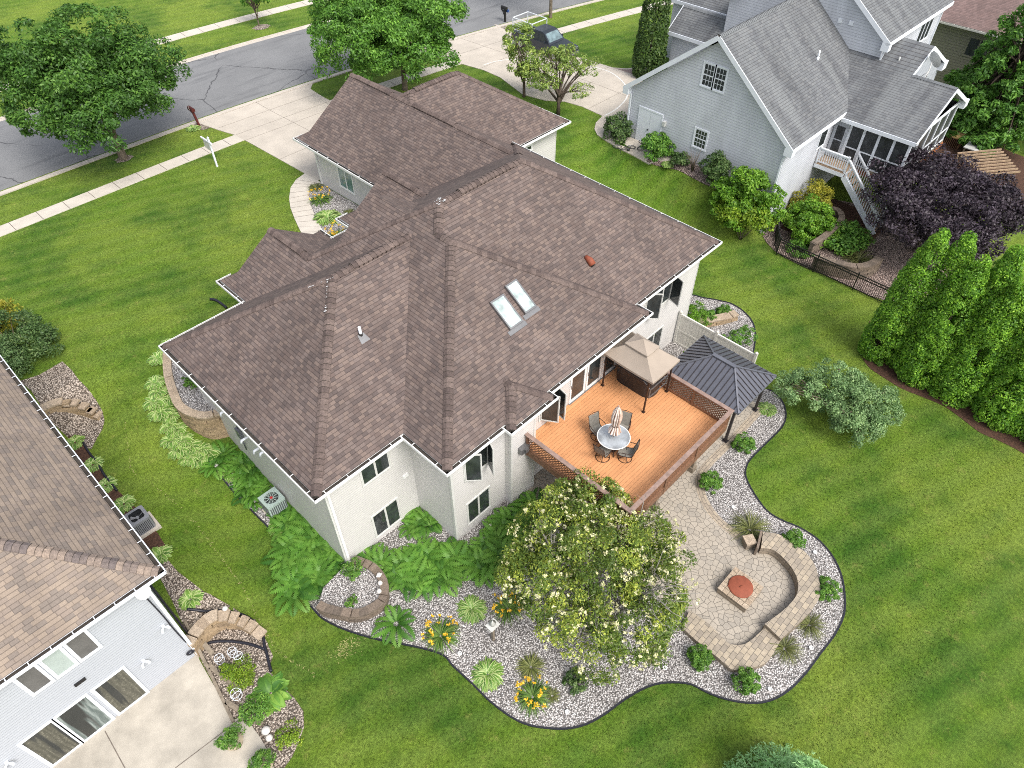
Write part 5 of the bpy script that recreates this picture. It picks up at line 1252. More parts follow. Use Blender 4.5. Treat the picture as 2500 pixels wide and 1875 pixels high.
# upright slab closing the tall seat wall
v = MB(); a, b = Vector((18.3, 3.55, 0.12)), Vector((17.49, 3.25, 0.12)); v.bar((a.x, a.y, -.18), (b.x, b.y, -.18), .09, .62); tag(v.build('end_slab', 'block_dark'), 'dark upright slab closing the seat wall beside the paver pillar', 'stone slab')

# ------------------------------------------------------------------ deck
DZ = 2.70; DX0, DX1, DY0, DY1 = 13.2, 19.85, 6.87, 12.36
dk = thing('deck', 'raised orange wood deck with brown lattice railings behind the house', 'deck', (16.5, 9.5, -.45))
v = MB(); v.box((DX0, DY0, DZ-.04), (DX1, DY1-.0, DZ)); v.build('deck_floor', 'deck', dk)
v = MB()
v.box((DX0-.04, DY0, DZ-.30), (DX0, 12.0, DZ+.02)); v.box((DX0-.04, DY0-.04, DZ-.30), (DX1+.04, DY0, DZ+.02)); v.box((DX1, DY0, DZ-.30), (DX1+.04, DY1, DZ+.02)); v.build('rim_board', 'rail', dk)
v = MB()
for k in range(14): v.box((DX0+.2+k*.49, DY0+.05, DZ-.26), (DX0+.24+k*.49, DY1-.05, DZ-.041))
v.box((DX0+.1, 7.5, DZ-.5), (DX1-.1, 7.6, DZ-.261)); v.build('joist', 'oldwood', dk)
v = MB(); v.box((DX0-.10, DY0-.10, DZ+.93), (DX0+.08, 12.02, DZ+.97)); v.box((DX0+.081, DY0-.10, DZ+.93), (DX1-.081, DY0+.08, DZ+.97)); v.box((DX1-.08, DY0-.10, DZ+.93), (DX1+.10, DY1-.03, DZ+.97)); v.build('rail_cap', 'rail_cap', dk)
def lattice(ax, c, a, b):
    m = MB(); z0, z1 = DZ+.14, DZ+.82; L = b-a; Hh = z1-z0; sp = .150; w = .042
    P = (lambda u, z, d: (u, c+d, z)) if ax == 'y' else (lambda u, z, d: (c+d, u, z))
    for sg, d in ((1, -.008), (-1, .008)):
        k = -int(Hh/sp)-1
        while k*sp < L+Hh:
            # line u = k*sp + t (sg>0) or u = k*sp + Hh - t
            t0, t1 = 0., Hh
            u = (lambda t: k*sp+t) if sg > 0 else (lambda t: k*sp+Hh-t)
            if sg > 0: t0 = max(t0, -k*sp); t1 = min(t1, L-k*sp)
            else: t0 = max(t0, k*sp+Hh-L); t1 = min(t1, k*sp+Hh)
            if t1-t0 > .03: m.bar(P(a+u(t0), z0+t0, d), P(a+u(t1), z0+t1, d), w, .010, 0, .5, P(0, 0, 1) if 0 else ((0, 1, 0) if ax == 'y' else (1, 0, 0))) if 0 else m.bar(P(a+u(t0), z0+t0, d), P(a+u(t1), z0+t1, d), .010, w, 0, .5, (0, 0, 1))
            k += 1
    for z in (z0-.05, z1+.045): 
        p, q = P(a, z, 0), P(b, z, 0); m.bar(p, q, .06, .09)
    return m.build('lattice_panel', 'lattice', dk)
px_ = [DX0+.02, 15.45, 17.55, DX1-.02]
for y in (8.9, 11.95): pass
Lp = [DY0+.02, 9.25, 11.93]; Rp = [DY0+.02, 8.57, 10.4, 12.2]
def post(x, y, z0=None):
    m = MB(); m.box((x-.05, y-.05, (DZ-.3) if z0 is None else z0), (x+.05, y+.05, DZ+.929)); m.build('post', 'rail', dk)
for y in Lp: post(DX0, y)
for y in Rp[:-1]: post(DX1, y)
for x in px_[1:-1]: post(x, DY0)
post(DX1, Rp[-1])
for a, b in zip(Lp, Lp[1:]): lattice('x', DX0, a+.05, b-.05)
for a, b in zip(Rp, Rp[1:]): lattice('x', DX1, a+.05, b-.05)
for a, b in zip(px_, px_[1:]): lattice('y', DY0, a+(.05 if a != px_[0] else .03), b-(.05 if b != px_[-1] else .03))
for x in (13.5, 16.5, 19.3):
    m = MB(); m.box((x-.09, 7.45, -.5), (x+.09, 7.63, DZ-.5)); m.box((x-.16, 7.38, -.5), (x+.16, 7.70, -.12)); m.build('support_post', 'oldwood', dk)

# fabric canopy
cg = thing('canopy', 'tan fabric canopy on dark posts over the deck tub', 'canopy', (18.9, 10.92, DZ))
ca0, ca1, cb0, cb1, cz = 18.02, 19.90, 9.60, 12.28, 4.66
px0 = [(18.09, 12.02), (18.08, 9.8), (19.74, 9.8), (19.74, 12.02)]
for x, y in px0:
    m = MB(); m.box((x-.03, y-.03, DZ), (x+.03, y+.03, cz+.02)); m.box((x-.07, y-.07, DZ), (x+.07, y+.07, DZ+.015)); m.build('post', 'bronze', cg)
def pyr(m, x0, x1, y0, y1, z0, z1, fx, fy, sag=.04, n=6, val=0.):
    cx, cy = (x0+x1)/2, (y0+y1)/2
    C = [(x0, y0), (x1, y0), (x1, y1), (x0, y1)]; T = [(cx+(c[0]-cx)*fx, cy+(c[1]-cy)*fy) for c in C]
    for i in range(4):
        a, b, c, d = C[i], C[(i+1) % 4], T[(i+1) % 4], T[i]
        for u in range(n):
            for w in range(n):
                Q = []
                for uu, ww in ((u, w), (u+1, w), (u+1, w+1), (u, w+1)):
                    s, t = uu/n, ww/n
                    lo = (a[0]+(b[0]-a[0])*s, a[1]+(b[1]-a[1])*s); hi = (d[0]+(c[0]-d[0])*s, d[1]+(c[1]-d[1])*s)
                    sg = sag*4*s*(1-s)
                    Q.append((lo[0]+(hi[0]-lo[0])*t, lo[1]+(hi[1]-lo[1])*t, z0+(z1-z0)*t-sg*(1-t*.5)-sag*math.sin(PI*t)*.8))
                m.face(Q, 0, None, .5, True)
        if val:
            for u in range(n):
                q = [(a[0]+(b[0]-a[0])*s/n, a[1]+(b[1]-a[1])*s/n, z0-sag*4*(s/n)*(1-s/n)) for s in (u, u+1)]
                m.face([(q[0][0], q[0][1], q[0][2]-val), (q[1][0], q[1][1], q[1][2]-val), q[1], q[0]])
    return T
m = MB(); pyr(m, ca0, ca1, cb0, cb1, cz, 5.28, .30, .30, .05, 6, .10); m.build('canopy_cloth', 'canvas', cg)
m = MB(); ccx, ccy = (ca0+ca1)/2, (cb0+cb1)/2
pyr(m, ccx-.42, ccx+.42, ccy-.58, ccy+.58, 5.27, 5.58, .02, .02, .015, 4, .05); m.build('vent_cloth', 'canvas', cg)
m = MB()
for a, b in zip(px0, px0[1:]+px0[:1]): m.bar((*a, cz-.06), (*b, cz-.06), .04, .05)
for a in px0: m.bar((*a, cz-.03), (ccx, ccy, 5.2), .03, .03)
m.build('canopy_frame', 'bronze', cg)
m = MB()
for y in (9.8,):
    for k in range(7): m.bar((18.08+k*.27, y, cz-.38), (18.20+k*.27, y, cz-.1), .012, .012)
    m.bar((18.08, y, cz-.40), (19.74, y, cz-.40), .025, .025)
for k in range(8): m.bar((18.09, 9.8+k*.3, cz-.38), (18.09, 9.95+k*.3, cz-.1), .012, .012)
m.bar((18.09, 9.8, cz-.40), (18.09, 12.02, cz-.40), .025, .025); m.build('side_grille', 'bronze', cg)
# covered tub on the deck
tb = thing('hot_tub', 'dark covered tub with rounded corners under the tan canopy', 'hot tub', (19.25, 11.0, DZ))
def rounded(x0, x1, y0, y1, r, n=6):
    P = []
    for cx, cy, a in ((x1-r, y1-r, 0), (x0+r, y1-r, PI/2), (x0+r, y0+r, PI), (x1-r, y0+r, 1.5*PI)):
        for k in range(n+1): t = a+PI/2*k/n; P.append((cx+r*math.cos(t), cy+r*math.sin(t)))
    return P
def prism(m, P, z0, z1, mi=0, top=True, taper=0.):
    cx, cy = sum(p[0] for p in P)/len(P), sum(p[1] for p in P)/len(P)
    Q = [(p[0]+(cx-p[0])*taper, p[1]+(cy-p[1])*taper) for p in P]
    for i in range(len(P)):
        j = (i+1) % len(P); m.face([(*P[i], z0), (*P[j], z0), (*Q[j], z1), (*Q[i], z1)], mi, [(i/4, 0), (i/4+.25, 0), (i/4+.25, 1), (i/4, 1)], .5, True)
    if top: m.face([(*q, z1) for q in Q], mi)
m = MB(); prism(m, rounded(18.74, 19.76, 10.02, 11.98, .42), DZ, DZ+.84, 0, True, -.02); m.build('tub_body', 'tub', tb)
m = MB(); prism(m, rounded(18.70, 19.79, 9.98, 12.02, .42), DZ+.845, DZ+.95, 0, True, .03); m.build('tub_lid', 'tub_lid', tb)
m = MB(); c = (18.72, 11.17, 3.86); m.box((18.690, c[1]-.10, c[2]-.05), (18.716, c[1]+.10, c[2]+.06)); m.build('label_plate', 'white', tb)
m = MB()
for z in (DZ+.55, DZ+1.0): m.bar((18.45, 9.88, z), (19.65, 9.88, z), .035, .035)
for x in (18.45, 19.65): m.bar((x, 9.88, DZ+.5), (x, 9.88, DZ+1.05), .035, .035)
m.bar((18.47, 9.88, DZ+.98), (18.47, 10.3, DZ+1.25), .03, .03); m.build('lid_lifter', 'steel', tb)

# table, umbrella, chairs
TX, TY = 15.66, 9.56
tb = thing('patio_table', 'round frosted glass patio table on the orange deck', 'table', (TX, TY, DZ))
m = MB(); m.cyl((TX, TY), .64, DZ+.695, DZ+.705, 40); m.build('table_top', 'table_glass', tb)
m = MB(); m.ring((TX, TY, DZ+.70), .65, .022, 40); m.build('table_rim', 'white', tb)
m = MB()
for k in range(4):
    t = PI/4+k*PI/2; m.tube(smooth([(TX+.5*math.cos(t), TY+.5*math.sin(t), DZ), (TX+.30*math.cos(t), TY+.30*math.sin(t), DZ+.35), (TX+.52*math.cos(t), TY+.52*math.sin(t), DZ+.67)], 4), .02, 6); m.bar((TX, TY, DZ+.675), (TX+.6*math.cos(t), TY+.6*math.sin(t), DZ+.675), .035, .025)
m.ring((TX, TY, DZ+.33), .31, .015, 24); m.build('table_base', 'bronze', tb)
ub = thing('patio_umbrella', 'closed striped umbrella standing through the round glass table', 'umbrella', (TX, TY, DZ))
m = MB(); m.tube([(TX, TY, DZ+.06), (TX, TY, DZ+2.5)], .02, 8); m.lathe((TX, TY, DZ), [(.24, 0), (.24, .05), (.12, .09), (.03, .16)], 18); m.build('pole', 'bronze', ub)
m = MB(); prof = [(.20, 1.02), (.23, 1.04), (.16, 1.25), (.115, 1.38), (.15, 1.55), (.18, 1.85), (.155, 2.15), (.10, 2.36), (.03, 2.47)]
n = 24; rg = random.Random(2); rows = []
for r_, z in prof: rows.append([(TX+r_*(1+.22*(k % 2)*(1 if z < 2.3 else .2))*math.cos(2*PI*k/n+.25*z), TY+r_*(1+.22*(k % 2)*(1 if z < 2.3 else .2))*math.sin(2*PI*k/n+.25*z), DZ+z) for k in range(n)])
for r0, r1 in zip(rows, rows[1:]):
    for k in range(n): m.face([r0[k], r0[(k+1) % n], r1[(k+1) % n], r1[k]], 0, [(k/4, 0), (k/4+.25, 0), (k/4+.25, 1), (k/4, 1)], .5)
m.build('folded_cloth', 'umb', ub)
m = MB(); m.ring((TX, TY, DZ+1.38), .125, .02, 16); m.build('strap', 'bronze', ub)
m = MB(); m.lathe((TX, TY, DZ+2.46), [(.02, 0), (.035, .04), (.012, .10)], 8); m.build('finial', 'umb', ub)
def make_chair(loc, rz, label):
    t = thing('patio_chair', label, 'chair', (0, 0, 0), 'sling chairs round the glass table')
    m = MB(); m.ring((0, 0, .02), .28, .014, 28)
    for k in range(4): a = k*PI/2+.5; m.tube([(.28*math.cos(a), .28*math.sin(a), .02), (.12*math.cos(a), .12*math.sin(a), .10), (0, 0, .20)], .014, 6)
    m.tube([(0, 0, .12), (0, 0, .34)], .03, 10); m.build('swivel_base', 'bronze', t)
    sb = MB(); nn = 8
    pr = [(.30, .40), (.15, .375), (0, .365), (-.15, .37), (-.25, .40)]
    for s in (-1, 1): sb.tube([(x, s*.25, z) for x, z in [(.31, .41)]+pr[1:]+[(-.30, .55), (-.38, .90), (-.42, 1.02)]], .014, 6)
    sb.tube([(.31, -.25, .41), (.31, .25, .41)], .014, 6); sb.tube([(-.42, -.25, 1.02), (-.44, 0, 1.045), (-.42, .25, 1.02)], .014, 6); sb.tube([(0, -.25, .365), (0, 0, .335), (0, .25, .365)], .02, 6)
    sb.build('frame', 'bronze', t)
    for s in (-1, 1):
        a = MB(); a.tube(smooth([(-.33, s*.27, .66), (-.1, s*.31, .64), (.18, s*.31, .62), (.27, s*.29, .54), (.24, s*.27, .40)], 4), .016, 6); a.build('armrest', 'bronze', t)
    f = MB()
    for (x0, z0), (x1, z1) in zip(pr, pr[1:]): f.face([(x0, -.24, z0), (x0, .24, z0), (x1, .24, z1), (x1, -.24, z1)][::-1], 0, None, .5, True)
    f.build('seat', 'sling', t)
    f = MB(); pb = [(-.25, .40), (-.30, .55), (-.345, .75), (-.38, .90), (-.415, 1.01)]
    for (x0, z0), (x1, z1) in zip(pb, pb[1:]): f.face([(x0, -.24, z0), (x0, .24, z0), (x1, .24, z1), (x1, -.24, z1)], 0, None, .5, True)
    f.build('backrest', 'sling', t)
    t.location = loc; t.rotation_euler = (0, 0, rz); return t
ch = None
for k, (x, y, l) in enumerate(((15.02, 9.52, 'sling swivel chair at the table, nearest the house corner and left lattice rail'), (15.62, 8.86, 'sling swivel chair at the table, nearest the camera on the right'), (15.70, 10.34, 'sling swivel chair at the table on the side of the glass doors'), (16.42, 9.72, 'sling swivel chair directly behind the closed striped umbrella'))):
    rz = math.atan2(TY-y, TX-x)+(.0, .55, -.2, .15)[k]
    if ch is None: ch = make_chair((x, y, DZ), rz, l)
    else: dup(ch, (x, y, DZ), rz, 1., l)

# metal gazebo
gz = thing('gazebo', 'slate metal roofed gazebo beside the orange deck', 'gazebo', (23, 9, -.45))
gx0, gx1, gy0_, gy1_, gze, gzr = 21.40, 24.58, 7.06, 10.96, 2.05, 2.82
gcx = (gx0+gx1)/2; gr0, gr1 = 8.45, 9.50
m = MB(); s = MB()
A, B, C, D = (gx0, gy0_, gze), (gx1, gy0_, gze), (gx1, gy1_, gze), (gx0, gy1_, gze); R0, R1 = (gcx, gr0, gzr), (gcx, gr1, gzr)
for f in ([A, B, R0], [B, C, R1, R0], [C, D, R1], [D, A, R0, R1]): m.face(f)
m.face([(p[0], p[1], p[2]-.04) for p in (D, C, B, A)])
m.build('roof', 'gaz', gz)
def seams(e0, e1, apex0, apex1):
    # standing seams running straight up the slope from the eave e0-e1
    e0, e1 = Vector(e0), Vector(e1); d = (e1-e0); L = d.length; d.normalize(); up = Vector((-d.y, d.x, 0))
    a0, a1 = Vector(apex0), Vector(apex1); s0 = (a0-e0).dot(d); s1 = (a1-e0).dot(d); hh = abs((a0-e0).dot(up)); rz = a0.z-e0.z
    k = .21
    while k < L-.05:
        h = hh if s0 <= k <= s1 else (hh*k/s0 if k < s0 else hh*(L-k)/(L-s1))
        p = e0+d*k; q = p+up*h+Vector((0, 0, rz*h/hh)); s.bar(p+Vector((0, 0, .016)), q+Vector((0, 0, .016)), .030, .034); k += .245
seams(A, B, R0, R0); seams(B, C, R0, R1); seams(C, D, R1, R1); seams(D, A, R1, R0)
s.build('roof_seam', 'gaz_post', gz)
s = MB()
for a, b in ((A, R0), (B, R0), (C, R1), (D, R1)): s.bar((a[0], a[1], a[2]+.03), (b[0], b[1], b[2]+.03), .075, .04)
s.box((gcx-.10, gr0-.08, gzr-.01), (gcx+.10, gr1+.08, gzr+.05))
for a, b in ((A, B), (B, C), (C, D), (D, A)): s.bar((a[0], a[1], a[2]-.04), (b[0], b[1], b[2]-.04), .05, .08)
s.build('roof_trim', 'gaz_trim', gz)
for x, y in ((21.79, 7.36), (24.44, 7.38), (24.44, 10.65), (21.79, 10.65)):
    m = MB(); m.box((x-.055, y-.055, -.42), (x+.055, y+.055, gze-.05)); m.box((x-.12, y-.12, -.42), (x+.12, y+.12, -.40)); m.build('post', 'gaz_post', gz)
m = MB()
for a, b in (((21.79, 7.36), (24.44, 7.38)), ((24.44, 7.38), (24.44, 10.65)), ((24.44, 10.65), (21.79, 10.65)), ((21.79, 10.65), (21.79, 7.36))): m.bar((*a, gze-.12), (*b, gze-.12), .06, .12)
m.build('beam', 'gaz_post', gz)

# cream vinyl privacy fence
fz = 1.55; fx = 25.70
vf = thing('privacy_fence', 'cream vinyl privacy fence between the metal gazebo and the side bed', 'fence', (fx, 10.8, -.45))
for y in (12.95, 10.80, 8.62):
    m = MB(); m.box((fx-.065, y-.065, -.5), (fx+.065, y+.065, fz+.10)); m.lathe((fx, y, fz+.10), [(.10, 0), (.10, .03), (.005, .10)], 4); m.build('post', 'vinyl', vf)
for a, b in ((8.685, 10.735), (10.865, 12.885)):
    m = MB(); k = 0
    while a+k*.18 < b-.05: m.box((fx-.02, a+k*.18+.003, -.40), (fx+.02, min(b, a+(k+1)*.18)-.003, fz-.11)); k += 1
    m.box((fx-.04, a, fz-.11), (fx+.04, b, fz)); m.box((fx-.04, a, -.42), (fx+.04, b, -.30)); m.box((fx-.035, a, .45), (fx+.035, b, .55)); m.build('panel', 'vinyl', vf)
# black metal fence of the grey house
mf = thing('metal_fence', 'black metal picket fence running along the lawn of the grey house', 'fence', (36.4, 9.5, -.4))
fps = [(38.2, 14.2), (37.1, 13.6)]+[(36.35, 13.05-2.42*k) for k in range(5)]
for (x, y) in fps:
    m = MB(); m.box((x-.03, y-.03, ground(x, y)-.1), (x+.03, y+.03, ground(x, y)+1.22)); m.box((x-.04, y-.04, ground(x, y)+1.22), (x+.04, y+.04, ground(x, y)+1.25)); m.build('post', 'black', mf)
for (x0, y0), (x1, y1) in zip(fps, fps[1:]):
    m = MB(); z0, z1 = ground(x0, y0), ground(x1, y1); L = math.hypot(x1-x0, y1-y0); n = int(L/.105)
    for h in (.15, .95, 1.12): m.bar((x0, y0, z0+h), (x1, y1, z1+h), .04, .05)
    for k in range(1, n): t = k/n; x, y, z = x0+(x1-x0)*t, y0+(y1-y0)*t, z0+(z1-z0)*t; m.box((x-.012, y-.012, z+.06), (x+.012, y+.012, z+1.13))
    m.build('panel', 'black', mf)

# ------------------------------------------------------------------ vegetation
def nrmz(v): return v/np.maximum(np.linalg.norm(v, axis=-1, keepdims=True), 1e-9)
def leafcards(P, Nn, size, rng, up=.5, jit=.6, asp=.5, out=.5, var=.35, fold=.12):
    n = len(P); nd = nrmz(Nn*.6+np.array([0, 0, up])+rng.normal(0, jit, (n, 3)))
    a = nrmz(Nn*out+rng.normal(0, .6, (n, 3))); a = nrmz(a-nd*(a*nd).sum(1, keepdims=True)); b = np.cross(nd, a)
    L = size*(1+rng.uniform(-var, var, (n, 1))); w = L*asp/2
    V = np.stack([P-a*L*.5, P+b*w+nd*L*fold, P+a*L*.5, P-b*w+nd*L*fold], 1).reshape(-1, 3)
    return V, np.arange(4*n).reshape(-1, 4)
def sph(n, rng): return nrmz(rng.normal(0, 1, (n, 3)))
def puffs(lobes, nc, rc, nl, rng, low=-.45, inner=.25):
    # clump centres on the lobes' shells, leaves on the clumps
    vol = np.array([r[0]*r[1]*r[2] for _, r in lobes])**(2/3); vol /= vol.sum(); P = []; Q = []; G = []
    for (c, r), f in zip(lobes, vol):
        k = max(2, int(nc*f)); d = sph(k*3, rng); d = d[d[:, 2] > low][:k]
        rad = np.where(rng.random((len(d), 1)) < inner, rng.uniform(.35, .8, (len(d), 1)), rng.uniform(.82, 1.06, (len(d), 1)))
        C = np.array(c)+d*np.array(r)*rad
        for q, dd in zip(C, d):
            s = rc*rng.uniform(.6, 1.35); e = sph(nl, rng); e = nrmz(e+dd*.55+np.array([0, 0, .2]))
            P.append(q+e*s*np.array([1, 1, .7])*rng.uniform(.55, 1.05, (nl, 1))); Q.append(nrmz(e+dd*.5)); G.append(np.full(nl, rng.uniform(-.18, .18)))
    return np.concatenate(P), np.concatenate(Q), np.concatenate(G)
def crown_mesh(par, lobes, nc, rc, nl, size, mat, seed, name='crown', low=-.45, inner=.25, gk=1., **kw):
    rng = np.random.default_rng(seed); P, Q, G = puffs(lobes, nc, rc, nl, rng, low, inner); G = G*gk
    V, F = leafcards(P, Q, size, rng, **kw); r = np.clip(rng.beta(2, 2.4, len(P))+G, 0, 1)
    return npmesh(name, V, F, r, mat, par)
def limbs(par, base, top, r0, targets, seed, mat='bark', twig=.02, split=.35, name='trunk'):
    rg = random.Random(seed); m = MB(); base, top = Vector(base), Vector(top)
    mid = base+(top-base)*.5+Vector((rg.uniform(-.1, .1), rg.uniform(-.1, .1), 0))
    m.tube([base-Vector((0, 0, .15)), base+Vector((0, 0, .12)), mid, top], [r0*1.5, r0*1.05, r0*.85, r0*.6], 10)
    for t in targets:
        t = Vector(t); s = base+(top-base)*rg.uniform(split, 1.); k = s+(t-s)*.45+Vector((rg.uniform(-.25, .25), rg.uniform(-.25, .25), (t-s).length*.12))
        m.tube(smooth([tuple(s), tuple(k), tuple(t)], 4), [r0*.42*(1-i/9)+twig for i in range(9)], 6)
    return m.build(name, mat, par)
def tree(name, label, cat, base, h0, lobes, r0, nc, rc, nl, size, mat, seed, bark='bark', group=None, ntw=14, **kw):
    t = thing(name, label, cat, base, group); rg = random.Random(seed)
    tg = []
    for c, r in lobes:
        for k in range(max(1, ntw//len(lobes))): a = rg.uniform(0, 2*PI); tg.append((c[0]+r[0]*.6*math.cos(a), c[1]+r[1]*.6*math.sin(a), c[2]+r[2]*rg.uniform(-.3, .5)))
    limbs(t, base, (base[0], base[1], base[2]+h0), r0, tg, seed, bark)
    crown_mesh(t, lobes, nc, rc, nl, size, mat, seed, **kw)
    return t
def lobeset(c, r, h, n, seed, spread=.55, k=.55):
    rg = random.Random(seed); L = [((c[0], c[1], c[2]), (r*.72, r*.72, h*.78))]
    for i in range(n):
        a = 2*PI*i/n+rg.uniform(-.3, .3); z = rg.uniform(-.55, .65); q = math.sqrt(max(0, 1-z*z))
        L.append(((c[0]+math.cos(a)*r*spread*q*1.1, c[1]+math.sin(a)*r*spread*q*1.1, c[2]+z*h*.62), (r*k*rg.uniform(.75, 1.1), r*k*rg.uniform(.75, 1.1), h*k*rg.uniform(.7, 1.))))
    return L
b = (13.04, 48.2, 1.6)
tree('shade_tree', 'large dark green round shade tree beside the street at the upper left', 'tree', b, 3.2, lobeset((13.0, 48.3, 6.5), 4.5, 3.9, 16, 11), .26, 420, .72, 190, .23, 'maple', 11, ntw=20, asp=.42)
b = (32.3, 42.5, 1.75)
tree('shade_tree', 'bright green spreading street tree just beyond the garage roof', 'tree', b, 2.6, lobeset((31.6, 42.9, 6.0), 4.9, 3.9, 13, 23), .2, 380, .74, 170, .24, 'maple_light', 23, ntw=22, asp=.40)
# open vase shaped ornamental tree and its slim neighbour
b = (36.6, 31.0, 2.15); rg = random.Random(8); lob = []
for i in range(17):
    a = 2*PI*i/17*2.4; q = (i % 3+1)/3*3.3*rg.uniform(.85, 1.05); lob.append(((38.0+q*math.cos(a)*.95, 32.3+q*math.sin(a)*.95, 5.3-q*.38+rg.uniform(-.5, .6)), (.95, .95, .5)))
t = thing('ornamental_tree', 'airy vase shaped tree with visible limbs at the driveway edge, beyond the garage', 'tree', b)
m = MB()
for i, (c, r) in enumerate(lob):
    s = (b[0]+rg.uniform(-.06, .06), b[1]+rg.uniform(-.06, .06), b[2]+rg.uniform(.8, 1.5)); k = (s[0]+(c[0]-s[0])*.4, s[1]+(c[1]-s[1])*.4, s[2]+(c[2]-s[2])*.62)
    P = smooth([s, k, c], 5); m.tube(P, [.075*(1-j/12)+.008 for j in range(len(P))], 6)
    for j in range(7):
        e = (c[0]+rg.uniform(-.9, .9), c[1]+rg.uniform(-.9, .9), c[2]+rg.uniform(-.3, .5)); m.tube([P[6], tuple((P[6][q]+e[q])/2+(.12 if q == 2 else 0) for q in (0, 1, 2)), e], [.022, .014, .006], 4)
m.tube([(b[0], b[1], b[2]-.1), (b[0], b[1], b[2]+.8), (b[0]+.05, b[1], b[2]+1.5)], [.16, .12, .10], 10); m.build('trunk', 'bark_dark', t)
crown_mesh(t, lob, 120, .36, 40, .20, 'olive', 8, inner=.5, low=-.9, asp=.36)
b = (37.15, 34.8, 2.0)
tree('slim_tree', 'slim dark trunked tree partly hidden behind the airy vase shaped tree', 'tree', b, 2.4, [((37.3, 35.0, 4.6), (.9, .9, 1.1)), ((37.1, 35.3, 6.0), (.8, .8, .9)), ((37.6, 34.7, 3.7), (.8, .8, .6))], .11, 45, .42, 85, .20, 'olive', 31, 'bark_dark', asp=.4)
b = (31.8, 61.8, 1.6)
tree('young_tree', 'small young tree on the far side of the street', 'tree', b, 1.5, [((31.8, 62, 3.7), (1.15, 1.15, 1.0)), ((31.9, 61.6, 4.7), (1.0, 1.0, 1.1))], .06, 32, .42, 80, .22, 'maple_light', 33, asp=.45)
b = (50.95, 44.6, 1.66)
tree('street_tree', 'grey street tree trunk beside the kerb, its crown above the frame', 'tree', b, 5., lobeset((51.2, 45.6, 9.6), 3.0, 2.4, 7, 35), .15, 70, .7, 60, .3, 'maple_light', 35)
# lilac with cream blossom
b = (10.75, 6.0, -.45)
lob = lobeset((11.1, 6.55, 2.45), 3.0, 2.35, 12, 41, .64, .46)[1:]+[((11.2, 6.9, 3.6), (1.7, 1.6, 1.0)), ((12.6, 8.2, 3.2), (1.1, 1.1, .9)), ((9.5, 8.0, 2.7), (1.2, 1.1, .9)), ((13.4, 5.9, 2.0), (.9, .9, .9)), ((9.6, 5.1, 1.2), (1.1, 1.1, .7)), ((13.3, 7.2, 2.6), (.8, .8, .8))]
lt = thing('lilac_tree', 'big round tree covered in cream blossom in the gravel bed before the deck', 'tree', b)
m = MB(); rg = random.Random(6)
for i in range(9):
    a = 2*PI*i/9; s = (b[0]+.25*math.cos(a), b[1]+.25*math.sin(a), -.5); c = (11+2.1*math.cos(a)*rg.uniform(.5, 1.1), 6.3+2.1*math.sin(a)*rg.uniform(.5, 1.1), 3.1+rg.uniform(-.4, .8))
    k = (s[0]+(c[0]-s[0])*.35, s[1]+(c[1]-s[1])*.35, 1.2); P = smooth([s, k, c], 5); m.tube(P, [.085*(1-j/13)+.01 for j in range(len(P))], 7)
    PF = resample(P, .12)
    for j in range(24):
        q = PF[rg.randrange(len(PF)//3, len(PF))]; ou = (q[0]-11.0, q[1]-6.3); e = (q[0]+rg.uniform(-.9, .9)+ou[0]*.35, q[1]+rg.uniform(-.9, .9)+ou[1]*.35, q[2]+rg.uniform(-.2, 1.1)); kk = [tuple(q[w]+(e[w]-q[w])*f+rg.uniform(-.12, .14) for w in (0, 1, 2)) for f in (.33, .66)]; m.tube([q]+kk+[e], [.024, .019, .013, .007], 4)
        for f in (0, 1): a = kk[f]; m.tube([a, (a[0]+rg.uniform(-.4, .4), a[1]+rg.uniform(-.4, .4), a[2]+rg.uniform(.1, .5))], [.011, .005], 3)
m.build('trunk', 'bark_pale', lt)
crown_mesh(lt, lob, 450, .38, 120, .115, 'lilac_leaf', 42, inner=.12, low=-.8, asp=.42, gk=2.2)
rng = np.random.default_rng(43)
P, Q, G = puffs(lob, 1300, .10, 1, rng, -.5, .03)
PP = []; QQ = []
for p, q in zip(P, Q):
    if math.sin(p[0]*2.3+1.1*p[1])+math.sin(p[1]*2.9-p[2]*1.7)+math.sin(p[2]*3.1+p[0]*1.3) < rng.normal(-.9, .7): continue
    k = rng.integers(8, 26); s = rng.uniform(.04, .13); e = sph(k, rng); e = nrmz(e+q*.9); PP.append(p+q*.14+e*s*np.array([1, 1, .9])*rng.uniform(.4, 1, (k, 1))); QQ.append(e)
P = np.concatenate(PP); Q = np.concatenate(QQ); V, F = leafcards(P, Q, .068, rng, asp=.8, jit=.9); npmesh('blossoms', V, F, rng.random(len(P)), 'blossom', lt)
# grey leaved shrub on the lawn
b = (26.6, 4.0, -.45); rg = random.Random(12)
lob = [((26.5, 4.1, .9), (1.3, 1.2, 1.1)), ((25.5, 6.0, 1.2), (.85, .9, .8)), ((26.9, 5.1, 1.4), (1.1, 1.0, .9)), ((27.4, 3.2, .9), (1.0, .95, .9)), ((25.9, 3.3, .6), (.95, .9, .8)), ((27.2, 2.6, .6), (.7, .6, .7)), ((25.2, 6.7, 1.1), (.5, .5, .45))]
tree('lawn_shrub', 'grey green bushy shrub standing alone on the right lawn', 'shrub', b, .6, lob, .1, 260, .32, 85, .12, 'grey_leaf', 12, ntw=28, asp=.42, low=-.6)
# purple leaved tree
b = (42.6, 7.2, -.45)
tree('purple_tree', 'dark purple leaved tree below the screened porch', 'tree', b, 1.6, lobeset((42.7, 7.0, 2.4), 4.1, 2.5, 15, 51, .62, .5), .17, 420, .6, 130, .17, 'purple', 51, ntw=20, low=-.7, asp=.5)
